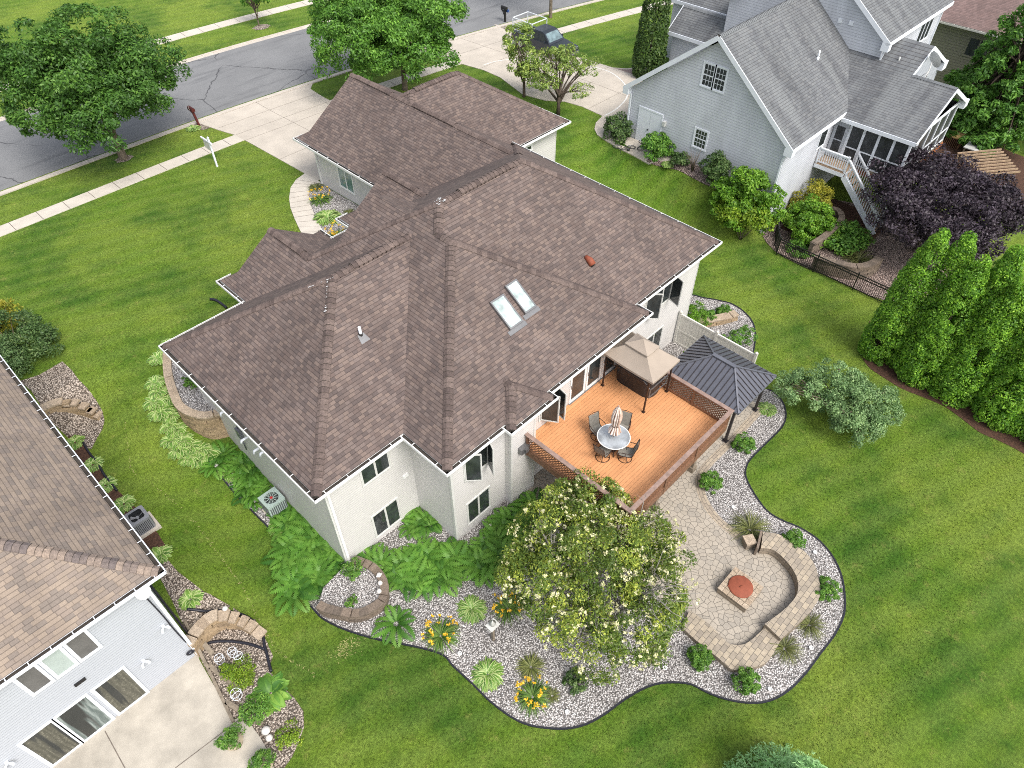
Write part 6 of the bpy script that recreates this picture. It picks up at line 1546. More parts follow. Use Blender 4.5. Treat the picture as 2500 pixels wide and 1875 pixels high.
# dark conifer at the right edge
b = (60.2, 9.6, -.45); lob = []
for k in range(9):
    z = .6+k*1.0; r = 4.1*(1-k/10.5)**.8; n = max(4, int(r*3.0))
    for i in range(n): a = 2*PI*(i+.5*(k % 2))/n; lob.append(((b[0]+r*.72*math.cos(a), b[1]+r*.72*math.sin(a), z), (r*.36, r*.36, .75)))
tree('conifer', 'broad dark green conifer at the right edge beside the tan house', 'tree', b, 8.5, lob, .25, 520, .45, 85, .30, 'pine', 61, 'bark_dark', ntw=0 or 10, up=.25, out=1.0, asp=.42, low=-.6, inner=.1)
# column beside the grey house
def thuja(name, label, base, cols, mat, seed, n, size=.16, group=None, cat='tree', lump=.17, per=13):
    t = thing(name, label, cat, base, group); rng = np.random.default_rng(seed); PP = []; NN = []; G = []
    for (x, y, z0, z1, r, pw) in cols:
        k = int(n*r*(z1-z0)); zz = rng.random(k)**1.25; th = rng.uniform(0, 2*PI, k)
        prof = np.where(zz < .16, .80+.20*np.sin(zz/.16*PI/2), np.maximum(0, 1-(zz-.16)/.84)**pw); R = r*prof
        zc = z0+zz*(z1-z0); C = np.stack([x+np.cos(th)*R, y+np.sin(th)*R, zc], 1); N0 = np.stack([np.cos(th), np.sin(th), np.full(k, .35)], 1)
        for c, nn in zip(C, N0):
            s = lump*rng.uniform(.7, 1.5); e = nrmz(sph(per, rng)+nn*.8); PP.append(c+e*s*np.array([1, 1, 1.25])); NN.append(nrmz(e*.7+nn*.6+np.array([0, 0, .35]))); G.append(np.full(per, rng.uniform(-.22, .18)))
    P = np.concatenate(PP); Q = np.concatenate(NN); V, F = leafcards(P, Q, size, rng, up=.1, jit=.45, asp=.5, out=.9)
    m = MB()
    for (x, y, z0, z1, r, pw) in cols: m.tube([(x, y, base[2]-.1), (x, y, z1*.75)], [.10, .03], 7)
    m.build('trunk', 'bark_dark', t); npmesh('crown', V, F, np.clip(rng.beta(2, 2.2, len(P))+np.concatenate(G), 0, 1), mat, t); return t
thuja('thuja', 'tall narrow dark green column tree beside the grey house front wing', (46.1, 30.4, 2.1), [(46.1, 30.4, 2.1, 11.0, 1.02, .42)], 'thuja_dark', 71, 95, .20)
rg = random.Random(5); od = ['nearest the black metal fence', 'second from the black metal fence', 'third from the black metal fence', 'fourth from the black metal fence', 'fifth from the black metal fence', 'sixth from the black metal fence, near the right edge', 'seventh from the black metal fence, cut by the right edge', 'eighth from the black metal fence, cut by the right edge', 'ninth from the black metal fence, mostly past the right edge']
for i, (y, x, z, sec) in enumerate(((4.75, 32.35, 6.9, .35), (3.75, 32.75, 7.0, -.4), (2.75, 32.1, 6.7, .45), (1.85, 32.75, 7.5, -.35), (.95, 32.1, 6.2, .4), (.05, 32.6, 6.5, .4), (-1.0, 32.0, 5.6, -.4), (-2.1, 32.3, 6.2, .4), (-3.3, 32.1, 6.0, -.4))):
    thuja('thuja', 'pointed hedge thuja '+od[i], (x, y, -.45), [(x, y, -.45, z, .90, .66), (x-.12, y+sec, -.4, z*(.78+.1*rg.random()), .60, .66)], 'thuja', 80+i, 46, .115, 'thujas of the pointed hedge', lump=.22, per=64)
# blue spruce tip at the lower edge
b = (10.1, -2.15, -.45); t = thing('spruce', 'pale blue green spruce top poking in at the bottom edge', 'tree', b)
rng = np.random.default_rng(91); PP = []; NN = []; m = MB(); m.tube([(b[0], b[1], -.5), (b[0], b[1], 3.4)], [.14, .02], 8)
for k in range(20):
    z = -.5+k*.19; r = 2.1*(1-k/21)**.85
    for i in range(int(6+r*5)):
        a = rng.uniform(0, 2*PI); tip = np.array([b[0]+r*math.cos(a), b[1]+r*math.sin(a), z-.12*r]); st = np.array([b[0], b[1], z+.15]); m.tube([tuple(st), tuple(tip)], [.02, .006], 4)
        for j in range(30):
            f = rng.uniform(.35, 1.04); side = rng.normal(0, .13*(1.25-f)+.03); c = st+(tip-st)*f+np.array([-math.sin(a)*side*2, math.cos(a)*side*2, rng.normal(.02, .03)])
            PP.append(c+rng.normal(0, .03, (5, 3))); NN.append(np.tile(np.array([math.cos(a), math.sin(a), .7]), (5, 1)))
P = np.concatenate(PP); Q = np.concatenate(NN); V, F = leafcards(P, Q, .13, rng, up=.2, jit=.5, asp=.22, out=1.1); m.build('trunk', 'bark_dark', t); npmesh('crown', V, F, np.clip(rng.beta(2.2, 2, len(P)), 0, 1), 'spruce', t)

# shrubs
def shrub(name, label, c, r, h, mat, seed, size=.10, nc=80, nl=60, rc=.24, z0=None, group=None, cat='shrub', extra=None, **kw):
    z = ground(c[0], c[1]) if z0 is None else z0
    t = thing(name, label, cat, (c[0], c[1], z), group)
    lob = extra or ([((c[0], c[1], z+h*.42), (r*.8, r*.8, h*.5))]+[((c[0]+r*.42*math.cos(a), c[1]+r*.42*math.sin(a), z+h*(.38+.1*math.sin(3*a))), (r*.55, r*.55, h*.42)) for a in (0.3, 1.5, 2.8, 4.0, 5.3)])
    m = MB(); rg = random.Random(seed)
    for i in range(7): a = 2*PI*i/7; m.tube([(c[0], c[1], z-.05), (c[0]+r*.6*math.cos(a), c[1]+r*.6*math.sin(a), z+h*.6)], [.03, .008], 5)
    m.build('stems', 'bark', t); crown_mesh(t, lob, nc, rc, nl, size, mat, seed, 'foliage', low=-.55, inner=.12, **kw); return t
shrub('shrub', 'large two tone rounded shrub against the grey house wall', (36.5, 15.6), 1.7, 3.0, 'shrub_lime', 101, .17, 190, 90, .38, asp=.5, extra=[((36.3, 16.0, 2.5), (1.1, 1.4, 1.4)), ((35.9, 16.6, 1.9), (1.0, 1.1, 1.2)), ((36.3, 14.9, 2.2), (1.1, 1.2, 1.3)), ((35.8, 15.5, 1.5), (1.1, 1.4, 1.0))])
shrub('shrub', 'yellow green flank shrub in front of the large two tone shrub', (35.9, 15.3), 1.2, 2.0, 'shrub_y', 102, .16, 95, 75, .34, asp=.5, extra=[((35.6, 16.0, 1.5), (.9, 1.0, .9)), ((36.0, 14.6, 1.6), (.9, .9, .9))])
shrub('shrub', 'bright green ball shrub beside the curved grey topped wall', (39.2, 12.7), 1.6, 2.6, 'shrub_lime', 103, .17, 150, 90, .34, asp=.42)
shrub('shrub', 'golden yellow shrub between the white stairs and the green ball shrub', (40.9, 13.5), 1.45, 2.7, 'shrub_g', 104, .13, 115, 75, .33)
shrub('shrub', 'loose leafy perennial mass inside the black metal fence', (40.2, 10.7), 1.5, 1.1, 'shrub', 105, .2, 90, 45, .4)
shrub('shrub', 'low leafy plants at the corner of the black metal fence', (37.6, 12.2), .8, .7, 'shrub', 106, .15, 30, 40, .25)
shrub('shrub', 'dark glossy shrub beside the driveway at the grey house downspout', (36.85, 26.05), .95, 1.5, 'shrub_d', 107, .14, 70, 60, .28)
shrub('shrub', 'leafy round shrub in front of the white double doors', (36.75, 22.75), 1.0, 1.5, 'shrub', 108, .15, 75, 60, .28)
shrub('shrub', 'low dark shrub beside the pale variegated hosta at the grey house', (36.9, 20.9), .62, .75, 'shrub_d', 109, .13, 35, 45, .2)
shrub('shrub', 'loose dark shrub between the bare twigs and the large two tone shrub', (36.75, 18.45), .85, 2.0, 'shrub_d', 110, .15, 75, 50, .3)
t = thing('bare_shrub', 'nearly leafless twiggy shrub below the grey house ground floor window', 'shrub', (36.8, 19.95, 2.1)); m = MB(); rg = random.Random(3)
for i in range(26):
    a = rg.uniform(0, 2*PI); q = rg.uniform(.2, .9); e = (36.8+q*math.cos(a)*.5, 20.1+q*math.sin(a)*.8, 2.2+rg.uniform(.5, 1.5)); k = (36.8+.3*(e[0]-36.8), 19.95+.3*(e[1]-19.95), 2.7); m.tube([(36.8, 19.95, 2.0), k, e], [.022, .014, .006], 4)
m.build('twigs', 'bark', t)
shrub('shrub', 'brown tipped evergreen shrub at the left edge, above the tan gravel', (1.15, 33.6), 1.6, 2.2, 'shrub_d', 111, .12, 120, 70, .34, extra=[((1.2, 33.4, 2.9), (1.4, 1.3, 1.1)), ((1.7, 32.4, 2.6), (1.1, 1.0, .9))])
shrub('shrub', 'blue green spreading juniper at the left edge over the roof', (.35, 32.4), 1.1, 1.6, 'grey_leaf', 112, .12, 80, 60, .3, asp=.3)
shrub('shrub', 'reddish topped yellow shrub at the far left edge beside the lawn', (1.2, 35.8), 1.1, 1.5, 'shrub_g', 113, .12, 60, 50, .28)
rs = [('round dark green shrub in the pebbles beside the lilac and low paver wall', (12.29, 2.41, 0), .46), ('round dark green shrub on the lawn tip side of the low paver wall', (12.7, 0.78, 0), .50), ('round green shrub behind the tall seat wall, nearest the pillar', (19, 2.41, 0), .46), ('round green shrub outside the bend of the tall seat wall', (17.93, 0.41, 0), .52), ('round dark shrub beside the curved paver path, nearer the fire pit', (19.15, 6.49, 0), .50), ('round dark shrub beside the path, between the gazebo front post and the lawn', (22, 6.58, 0), .52), ('small round shrub at the rounded tip of the bed behind the vinyl fence', (29.34, 12.3, 0), .40), ('round shrub next to the tall bush in the vinyl fence bed', (28.32, 12.63, 0), .44)]
for i, (l, p, r) in enumerate(rs): shrub('round_shrub', l, p, r, r*1.55, 'shrub', 120+i, .075, 85, 55, .10, group='round clipped shrubs in the pebble beds', asp=.38)
shrub('bush', 'taller bright green bush at the house corner in the vinyl fence bed', (27.42, 13.05, 0.3), .78, 1.5, 'shrub_lime', 131, .085, 110, 60, .18, asp=.35)
shrub('bush', 'wide low green bush between the vinyl fence and the bed edge', (27.86, 10.61, -0), .55, .8, 'shrub', 132, .09, 60, 55, .14, extra=[((p[0], p[1], .0), (.5, .5, .4)) for p in ((27.51, 10.76, 0), (28, 10.52, 0), (28.32, 10.35, 0))], asp=.36)
shrub('groundcover', 'low green groundcover beside the fern inside the block planter', (5.65, 14.11, -0.15), .42, .5, 'shrub', 133, .07, 45, 45, .12, z0=-.1)
shrub('groundcover', 'small green sprig near the front cap stones of the block planter', (4.78, 13.11, 0.1), .26, .22, 'shrub', 134, .06, 22, 35, .07, z0=-.03)
shrub('groundcover', 'yellow green creeping plant between the white wire rings', (0.36, 13.95, -0.25), .62, .4, 'shrub_y', 135, .06, 70, 50, .14)
shrub('groundcover', 'dark leafy ground plants along the patio edge below the round leaved plant', (0.1, 12.49, -0.25), .55, .4, 'shrub', 136, .08, 55, 40, .14)
shrub('groundcover', 'straggly yellow green weeds near the bottom edge of the left gravel strip', (0.42, 10.94, -0.35), .5, .3, 'shrub_y', 137, .07, 40, 30, .14)
shrub('bush', 'small dark green bush on the terrace under the left eave', (5.83, 25.74, 2.3), .34, .6, 'shrub', 138, .07, 34, 45, .12, z0=1.93)
shrub('groundcover', 'dark low plant under the near tip of the lilac', (8.56, 5.12, -0.25), .40, .35, 'shrub_d', 139, .12, 26, 30, .14)
# round leaved plant
def rosette(name, n, L, Wd, h, seed, mat, spread=1., round_=False, uvs=True, stiff=.5, seg=4):
    rng = np.random.default_rng(seed); V = []; F = []; U = []; R = []
    for i in range(n):
        az = rng.uniform(0, 2*PI); el = rng.uniform(.12, 1.25)**stiff*1.0; l = L*rng.uniform(.7, 1.15); w = Wd*rng.uniform(.75, 1.2)
        d = np.array([math.cos(az), math.sin(az)]); s = np.array([-d[1], d[0]]); st = rng.uniform(0, .22)*L*spread; r0 = rng.random(); pts = []
        ele = math.radians(88)-el*math.radians(62); x, z = st*.4, 0.
        path = [(x, z)]; e = ele
        for k in range(seg): e -= (1.15-.35*rng.random())*ele/seg*1.05+.12; x += l/seg*math.cos(e); z += l/seg*math.sin(e)*h; path.append((x, max(z, .02)))
        prof = [.25]+[math.sin(PI*min(.97, .18+.82*(k/seg)))**.7 if not round_ else math.sin(PI*min(.93, .1+.9*k/seg))**.45 for k in range(1, seg)]+[.06]
        b = len(V)
        for (px_, pz_), q in zip(path, prof):
            for sg in (-1, 0, 1): c = d*px_+s*(sg*w/2*q); V.append((c[0], c[1], pz_+(.18*w*q if sg else 0)))
        for k in range(seg):
            for sg in (0, 1):
                a = b+k*3+sg; F.append((a, a+1, a+4, a+3)); u0 = sg*.5; U += [(u0, k/seg), (u0+.5, k/seg), (u0+.5, (k+1)/seg), (u0, (k+1)/seg)]; R.append(r0)
    return npmesh(name, V, F, R, mat, None, U)
H1 = tag(rosette('hosta', 190, .48, .115, .9, 1, 'hosta', stiff=.8), 'x', 'plant')
H2 = tag(rosette('hosta', 95, .46, .19, .8, 2, 'hosta', stiff=.7), 'x', 'plant')
DL = tag(rosette('daylily_leaves', 190, .78, .028, .95, 3, 'blade', stiff=.8), 'x', 'plant')
GR = tag(rosette('ornamental_grass', 240, .95, .018, 1.1, 4, 'blade_o', stiff=1.6), 'x', 'plant')
OB = tag(rosette('strap_plant', 130, .48, .028, .9, 5, 'blade_o', stiff=.8), 'x', 'plant')
RL = tag(rosette('round_leaf_plant', 60, .75, .30, .8, 6, 'shrub', round_=True, stiff=.7), 'x', 'plant')
used = set()
def put(src, p, sc, label, name=None, group=None, dz=0., z=None):
    o = src if src.as_pointer() not in used else src.copy()
    if o is not src: COL.objects.link(o)
    used.add(src.as_pointer()); o.location = (p[0], p[1], (ground(p[0], p[1]) if z is None else z)+dz); o.rotation_euler = (0, 0, random.uniform(0, 6.28)); o.scale = (sc,)*3
    o['label'] = label
    if group: o['group'] = group
    elif 'group' in o: del o['group']
    if name: o.name = name
    return o
put(H1, (7.89, 9.8, -0.2), 1.22, 'round striped hosta in the open pebbles, farther from the bottom edge', group='round hostas in the pebble bed')
put(H1, (6.58, 7.59, -0.2), 1.25, 'round striped hosta in the pebbles beside the lawn curve, nearer the bottom edge', group='round hostas in the pebble bed')
put(H1, (24.88, 6.97, -0.25), 1.0, 'pale edged hosta at the foot of the gazebo right post')
put(H1, (36.54, 21.58, 2.28), .95, 'pale variegated hosta between green shrubs of the grey house')
put(H2, (18.26, 48.61, 1.9), 1.1, 'leafy hosta at the foot of the dark red mailbox post')
hp = [(6.27, 28.85, 2.31), (5.56, 28.45, 2.23), (4.75, 27.35, 1.99), (4.57, 26.86, 1.86), (4.21, 26.51, 1.77), (4.64, 26.29, 1.71), (4.1, 25.9, 1.6), (4.32, 25.54, 1.49), (3.98, 25.12, 1.36), (4.15, 24.8, 1.27), (3.67, 24.5, 1.18), (4.02, 24.24, 1.09), (3.72, 23.9, 0.99), (4.15, 23.76, 0.95), (3.82, 23.36, 0.83), (4.42, 23.36, 0.83), (4.08, 23.06, 0.74), (4.54, 23.08, 0.75)]
for i, p in enumerate(hp): put(H2, p, random.uniform(.95, 1.25), 'striped hosta in the dense row outside the curved tan block wall', group='hostas along the curved wall')
for p, l in (((0.73, 27.54, 1), 'pale hosta next to the stepped block wall under the left eave'), ((0.74, 25.76, 1), 'pale hosta second from the stepped block wall under the left eave'), ((0.65, 24.32, 0.99), 'dark small hosta third from the stepped block wall under the left eave'), ((0.76, 22.93, 0.95), 'striped hosta beyond the black fan unit under the left eave'), ((0.68, 19.82, 0.75), 'striped hosta on the patio side of the black fan unit'), ((0.57, 17.34, 0.67), 'hosta next to the wall corner of the left white house, beside the stepped wall')): put(H2, p, 1.0, l, group='hostas under the left eave')
for p in ((4.75, 22.08, 0.47), (4.8, 21.65, 0.36), (4.84, 17.86, -0.2), (4.85, 17.42, -0.2), (4.82, 18.31, -0.2)): put(H2, p, 1.0, 'striped hosta at the lawn edge among the ferns of the left side wall', group='hostas among the side ferns')
put(RL, (0.79, 12.62, -0.15), 1.0, 'large round leaved plant in the gravel strip by the concrete patio')
put(OB, (11.24, 3.86, -0.25), 1.0, 'olive strap leaved clump in the pebbles near the low paver wall')
put(OB, (7.65, 5.42, -0.3), .7, 'small strap leaved tuft beside the yellow daylily near the bottom')
put(OB, (7.86, 6.66, -0.3), 1.2, 'loose strap leaved plant under the near left side of the lilac')
put(OB, (18.95, 31.49, 2.4), 1.0, 'dull green clump in the front bed beside the porch roof')
put(OB, (19.29, 35.37, 2.37), 1.2, 'green strap leaved clump at the garage corner in the front bed')
put(H1, (17.79, 31.99, 2.5), 1.7, 'large green clump between two flowering clumps in the front bed')
put(GR, (18.41, 4.01, -0.05), 1.05, 'dark tufted grass beside the paver pillar', name='ornamental_grass')
put(GR, (16.33, 0.21, -0.25), .75, 'brownish tufted grass outside the tall seat wall end')
put(GR, (14.87, 0.41, -0.25), .8, 'green tufted grass beside the step of the paver wall')
put(GR, (39.2, 9.21, -0.05), 1.3, 'feathery pale grass inside the black metal fence')
# daylilies: leaves with a flower part
def daylily(p, sc, label, seed, n=26):
    z = ground(p[0], p[1]); rng = np.random.default_rng(seed); o = put(DL, p, sc, label, name='daylily', group='flowering daylilies'); o.rotation_euler = (0, 0, 0)
    a = rng.uniform(0, 2*PI, n); r = rng.uniform(.25, .72, n); C = np.stack([p[0]+r*np.cos(a)*sc, p[1]+r*np.sin(a)*sc, z+sc*(.42+.2*rng.random(n))], 1)
    PP = np.concatenate([c+rng.normal(0, .03, (7, 3)) for c in C]); V, F = leafcards(PP, np.tile([0, 0, 1.], (len(PP), 1)), .10, rng, asp=.55, jit=.8)
    fl = npmesh('flowers', (V-np.array([p[0], p[1], z]))/sc, F, rng.random(len(PP)), 'daylily'); fl.parent = o; return o
daylily((6.37, 9.87, -0.2), 1.0, 'yellow flowering daylily beside the lone fern near the block planter', 1)
daylily((7.13, 5.9, -0.2), .95, 'yellow flowering daylily nearest the bottom lawn curve', 2)
daylily((18.65, 33.89, 2.52), 1.05, 'orange yellow daylily in the front bed under the garage window', 3, 22)
daylily((17.14, 30.04, 2.56), 1.05, 'orange yellow daylily in the front bed nearest the porch roof corner', 4, 40)
daylily((8.87, 8.83, -0.15), .9, 'orange daylily half hidden under the left side of the lilac', 5, 24)
# ferns
def fern_mesh(seed, nf, L):
    rng = np.random.default_rng(seed); V = []; F = []; R = []
    for i in range(nf):
        az = 2*PI*i/nf+rng.uniform(-.25, .25); d = np.array([math.cos(az), math.sin(az), 0]); s = np.array([-d[1], d[0], 0]); l = L*rng.uniform(.75, 1.1); e = math.radians(rng.uniform(52, 78)); r0 = rng.random(); n = 16; p = d*.04; pts = [p]
        for k in range(n): e -= math.radians(rng.uniform(5.0, 7.2)); p = p+(d*math.cos(e)+np.array([0, 0, math.sin(e)]))*l/n; pts.append(p)
        for k in range(2, n):
            t = k/n; w = l*.25*math.sin(PI*min(1, .12+.9*t))**.8*(1 if t < .9 else .6); ax = (pts[k+1]-pts[k-1]); ax = ax/np.linalg.norm(ax); nv = np.cross(ax, s)
            for sg in (-1, 1):
                a = pts[k]-ax*l*.055; b = pts[k]+ax*l*.055; tip = pts[k]+s*sg*w+ax*w*.35-np.array([0, 0, .12*w]); m1 = (a+tip)/2-ax*.02; m2 = (b+tip)/2+ax*.02
                i0 = len(V); V += [a, m1, tip, m2]; F.append((i0, i0+1, i0+2, i0+3)); R.append(np.clip(r0*.7+.3*t+rng.uniform(-.1, .1), 0, 1))
    return npmesh('fern', V, F, R, 'fern')
FA = tag(fern_mesh(1, 10, 1.15), 'x', 'fern'); FB = tag(fern_mesh(2, 9, 1.05), 'x', 'fern')
def ferns(pts, label, group, sc=(1., 1.3)):
    for i, p in enumerate(pts): put(FA if i % 2 else FB, p, random.uniform(*sc)*.86, label, group=group)
ferns([(5.02, 22.61, 0.81), (4.48, 22.35, 0.74), (5.41, 21.91, 0.63), (5.34, 21.35, 0.49), (5.72, 21.35, 0.49), (5.33, 20.89, 0.38), (5.75, 20.85, 0.38), (4.94, 20.75, 0.36), (5.33, 20.42, 0.29), (4.82, 20.3, 0.27), (4.77, 19.95, 0.21)], 'lush fern along the side wall, beyond the square green fan unit', 'side ferns beyond the fan unit', (.95, 1.2))
ferns([(5.76, 18.87, 0.08), (5.88, 18.4, 0.06), (5.26, 18.5, 0.06), (5.49, 18.1, 0.05), (5.78, 17.71, 0.05), (5.07, 17.83, 0.05), (5.29, 17.43, 0.05), (5.58, 16.96, 0.05), (5.69, 16.59, 0.05), (4.6, 16.95, 0.05), (5.02, 16.77, 0.05), (5.24, 16.47, 0.05), (5.59, 16.1, 0.05), (4.24, 16.59, 0.05), (4.55, 16.35, 0.05), (4.83, 16.06, 0.05), (5.14, 15.82, 0.05), (5.49, 15.54, 0.05), (4.06, 16.05, 0.05), (4.37, 15.73, 0.05), (4.68, 15.41, 0.05), (5.02, 15.22, 0.05), (5.3, 14.93, 0.05), (3.88, 15.53, 0.05), (4.16, 15.17, 0.05), (4.49, 14.98, 0.05), (3.54, 15.2, 0.05)], 'lush fern massed at the near house corner beside the round planter', 'ferns at the near house corner', (1.05, 1.35))
ferns([(6.46, 14.15, 0.05), (6.61, 13.73, 0.05), (8.89, 12.09, 0.05), (8.79, 11.66, 0.05), (6.83, 13.33, 0.05), (7.17, 12.99, 0.05), (7.59, 13.07, 0.05), (8.05, 12.77, 0.05), (8.47, 12.43, 0.05), (7.62, 12.69, 0.05), (8.04, 12.35, 0.05), (8.41, 12.05, 0.05), (6.79, 12.7, 0.05), (7.16, 12.32, 0.05), (7.49, 11.97, 0.05), (7.9, 11.64, 0.05), (8.27, 11.34, 0.05)], 'bright fern in the long row before the rear wall, beyond the round planter', 'ferns before the rear wall', (.95, 1.2))
ferns([(9.65, 11.3, 0.05), (10.12, 11.17, 0.05), (10.6, 11.03, 0.05), (9.42, 10.84, 0.05), (9.89, 10.62, 0.05), (10.36, 10.48, 0.05), (9.28, 10.47, 0.05), (10.97, 11.39, 0.05), (11.09, 10.89, 0.05), (11.65, 11.43, 0.05), (11.97, 11.11, 0.05), (11.51, 10.83, 0.05), (12.63, 11.19, 0.05), (12.99, 11.21, 0.05), (10.97, 10.47, 0.05)], 'fern in the clump between the house bay and the lilac', 'ferns beside the lilac', (.95, 1.2))
ferns([(9.01, 14.25, -0.05), (9.52, 14.49, -0.05), (8.68, 14.21, -0.05), (9.16, 13.9, -0.05), (9.45, 13.8, -0.05)], 'fern tucked into the inner corner of the rear walls', 'ferns in the inner corner', (.8, 1.))
o = put(FB, (5.51, 11.42, -0.35), 1.05, 'lone yellowish fern with few fronds in the open pebbles')
# fallen straw figure: pale rocks
for p, l, s in (((10.98, 11.88, -0.2), 'long white downspout stone lying at the bay wall', .1), ((1.28, 16.03, 0.55), 'pale round stone on top of the stepped wall end', .11), ((-0.02, 11.58, -0.2), 'white rounded stone beside the wood post on the gravel strip', .16), ((-0.07, 11.35, -0.3), 'grey wire ball ornament on the gravel strip', .13)):
    m = MB(); m.lathe((p[0], p[1], p[2]-.12), [(s*.8, 0), (s, s*.5), (s*.7, s), (.02, s*1.2)], 10); tag(m.build('garden_stone', 'stone'), l, 'stone')

# ------------------------------------------------------------------ small things
M['ac_green'] = plain('pale_green_enamel', (.34, .42, .385), .5, .1, 4)
M['ac_grey'] = plain('grey_enamel', (.20, .205, .225), .45, .1, 4)
M['fan_dark'] = plain('dark_fan_cavity', (.02, .022, .026), .6, .2, 6)
M['red_badge'] = plain('red_badge', (.40, .03, .03), .5, .1, 8)
M['mail_red'] = plain('dark_red_wood', (.085, .014, .012), .6, .25, 7)
M['blue'] = plain('blue_plastic', (.03, .07, .22), .5, .1, 5)
M['truck'] = plain('charcoal_car_paint', (.035, .042, .055), .25, .1, 2, .3, .6)
M['windshield'] = glass('tinted_windshield', (.09, .13, .14), .05, .8)
M['tyre'] = plain('tyre_rubber', (.015, .015, .016), .85, .2, 9)
M['chrome'] = plain('bare_metal', (.42, .43, .45), .3, .1, 5, .8)
M['bike_blue'] = plain('blue_bike_paint', (.035, .06, .30), .4, .1, 5)
M['bike_dark'] = plain('dark_bike_paint', (.03, .03, .035), .4, .1, 5)
M['pot'] = plain('tan_clay_pot', (.36, .30, .21), .8, .15, 6)
M['board'] = plain('pale_board', (.42, .42, .41), .7, .12, 3)
M['amber'] = plain('amber_board', (.52, .36, .16), .7, .12, 4)
c = (5.20, 19.05); z0 = ground(*c)
ac = thing('air_conditioner', 'square pale green air conditioner with a red hub beside the left side wall', 'air conditioner', (c[0], c[1], z0))
m = MB(); h = .41; m.box((c[0]-h-.05, c[1]-h-.05, z0-.1), (c[0]+h+.05, c[1]+h+.05, z0+.06)); m.build('pad', 'concrete', ac)
m = MB(); zt = z0+.86
prism(m, rounded(c[0]-h, c[0]+h, c[1]-h, c[1]+h, .05, 3), z0+.061, zt, 0, False)
n = 32; R = .30
for k in range(n):
    t0, t1 = 2*PI*k/n, 2*PI*(k+1)/n
    def sq(t): q = max(abs(math.cos(t)), abs(math.sin(t))); return (c[0]+h*math.cos(t)/q, c[1]+h*math.sin(t)/q, zt)
    m.face([(c[0]+R*math.cos(t0), c[1]+R*math.sin(t0), zt), sq(t0), sq(t1), (c[0]+R*math.cos(t1), c[1]+R*math.sin(t1), zt)])
m.build('cabinet', 'ac_green', ac)
m = MB(); m.cyl(c, R-.002, zt-.22, zt-.16, 32); m.build('fan_cavity', 'fan_dark', ac)
m = MB()
for k in range(10): t = 2*PI*k/10; m.bar((c[0]+.06*math.cos(t), c[1]+.06*math.sin(t), zt+.004), (c[0]+(R+.02)*math.cos(t), c[1]+(R+.02)*math.sin(t), zt+.004), .022, .012)
for r in (.12, .18, .24, .29): m.ring((c[0], c[1], zt+.002), r, .004, 28, k=4)
m.build('fan_guard', 'ac_green', ac)
m = MB(); m.cyl(c, .065, zt+.005, zt+.022, 18); m.build('hub_badge', 'red_badge', ac)
m = MB()
for s in range(9):
    x = c[0]-h+.06+s*.085
    m.box((x, c[1]-h-.004, z0+.12), (x+.05, c[1]-h+.01, zt-.1)); m.box((c[0]-h-.004, c[1]-h+.06+s*.085, z0+.12), (c[0]-h+.01, c[1]-h+.11+s*.085, zt-.1))
m.build('louvre', 'gaz_trim', ac)
c = (.83, 21.4); z0 = ground(*c)
ac = thing('air_conditioner', 'grey air conditioner with an open black fan ring beside the left roof', 'air conditioner', (c[0], c[1], z0))
m = MB(); h = .38; m.box((c[0]-h-.12, c[1]-h-.12, z0-.2), (c[0]+h+.12, c[1]+h+.12, z0+.07)); m.build('pad', 'concrete', ac)
m = MB(); zt = z0+.80; rr = rounded(c[0]-h, c[0]+h, c[1]-h, c[1]+h, .10, 4); prism(m, rr, z0+.071, zt, 0, False)
N_ = len(rr); R = .315
for k in range(N_):
    a, b = rr[k], rr[(k+1) % N_]; f = lambda p: (c[0]+(p[0]-c[0])*R/math.dist(p, c), c[1]+(p[1]-c[1])*R/math.dist(p, c))
    m.face([(*a, zt), (*b, zt), (*f(b), zt+.015), (*f(a), zt+.015)])
m.build('cabinet', 'ac_grey', ac)
m = MB(); m.tube([(c[0], c[1], zt-.28), (c[0], c[1], zt+.012)], [R-.02, R-.002], 32, 0, .5, False); m.cyl(c, R-.025, zt-.30, zt-.27, 32); m.build('fan_cavity', 'fan_dark', ac)
m = MB()
for k in range(3):
    t = 2*PI*k/3+.4; P = [(c[0]+r*math.cos(t+q), c[1]+r*math.sin(t+q), zt-.12+dz) for r, q, dz in ((.05, -.2, 0), (.27, -.22, .03), (.28, .22, -.04), (.05, .35, -.03))]; m.face(P)
m.cyl(c, .06, zt-.18, zt-.09, 14); m.build('fan_blade', 'ac_grey', ac)
m = MB()
for s in range(10):
    u = -h+.08+s*.062
    m.box((c[0]+u, c[1]-h-.005, z0+.12), (c[0]+u+.022, c[1]-h+.005, zt-.1)); m.box((c[0]+h-.005, c[1]+u, z0+.12), (c[0]+h+.005, c[1]+u+.022, zt-.1))
m.build('louvre', 'fan_dark', ac)
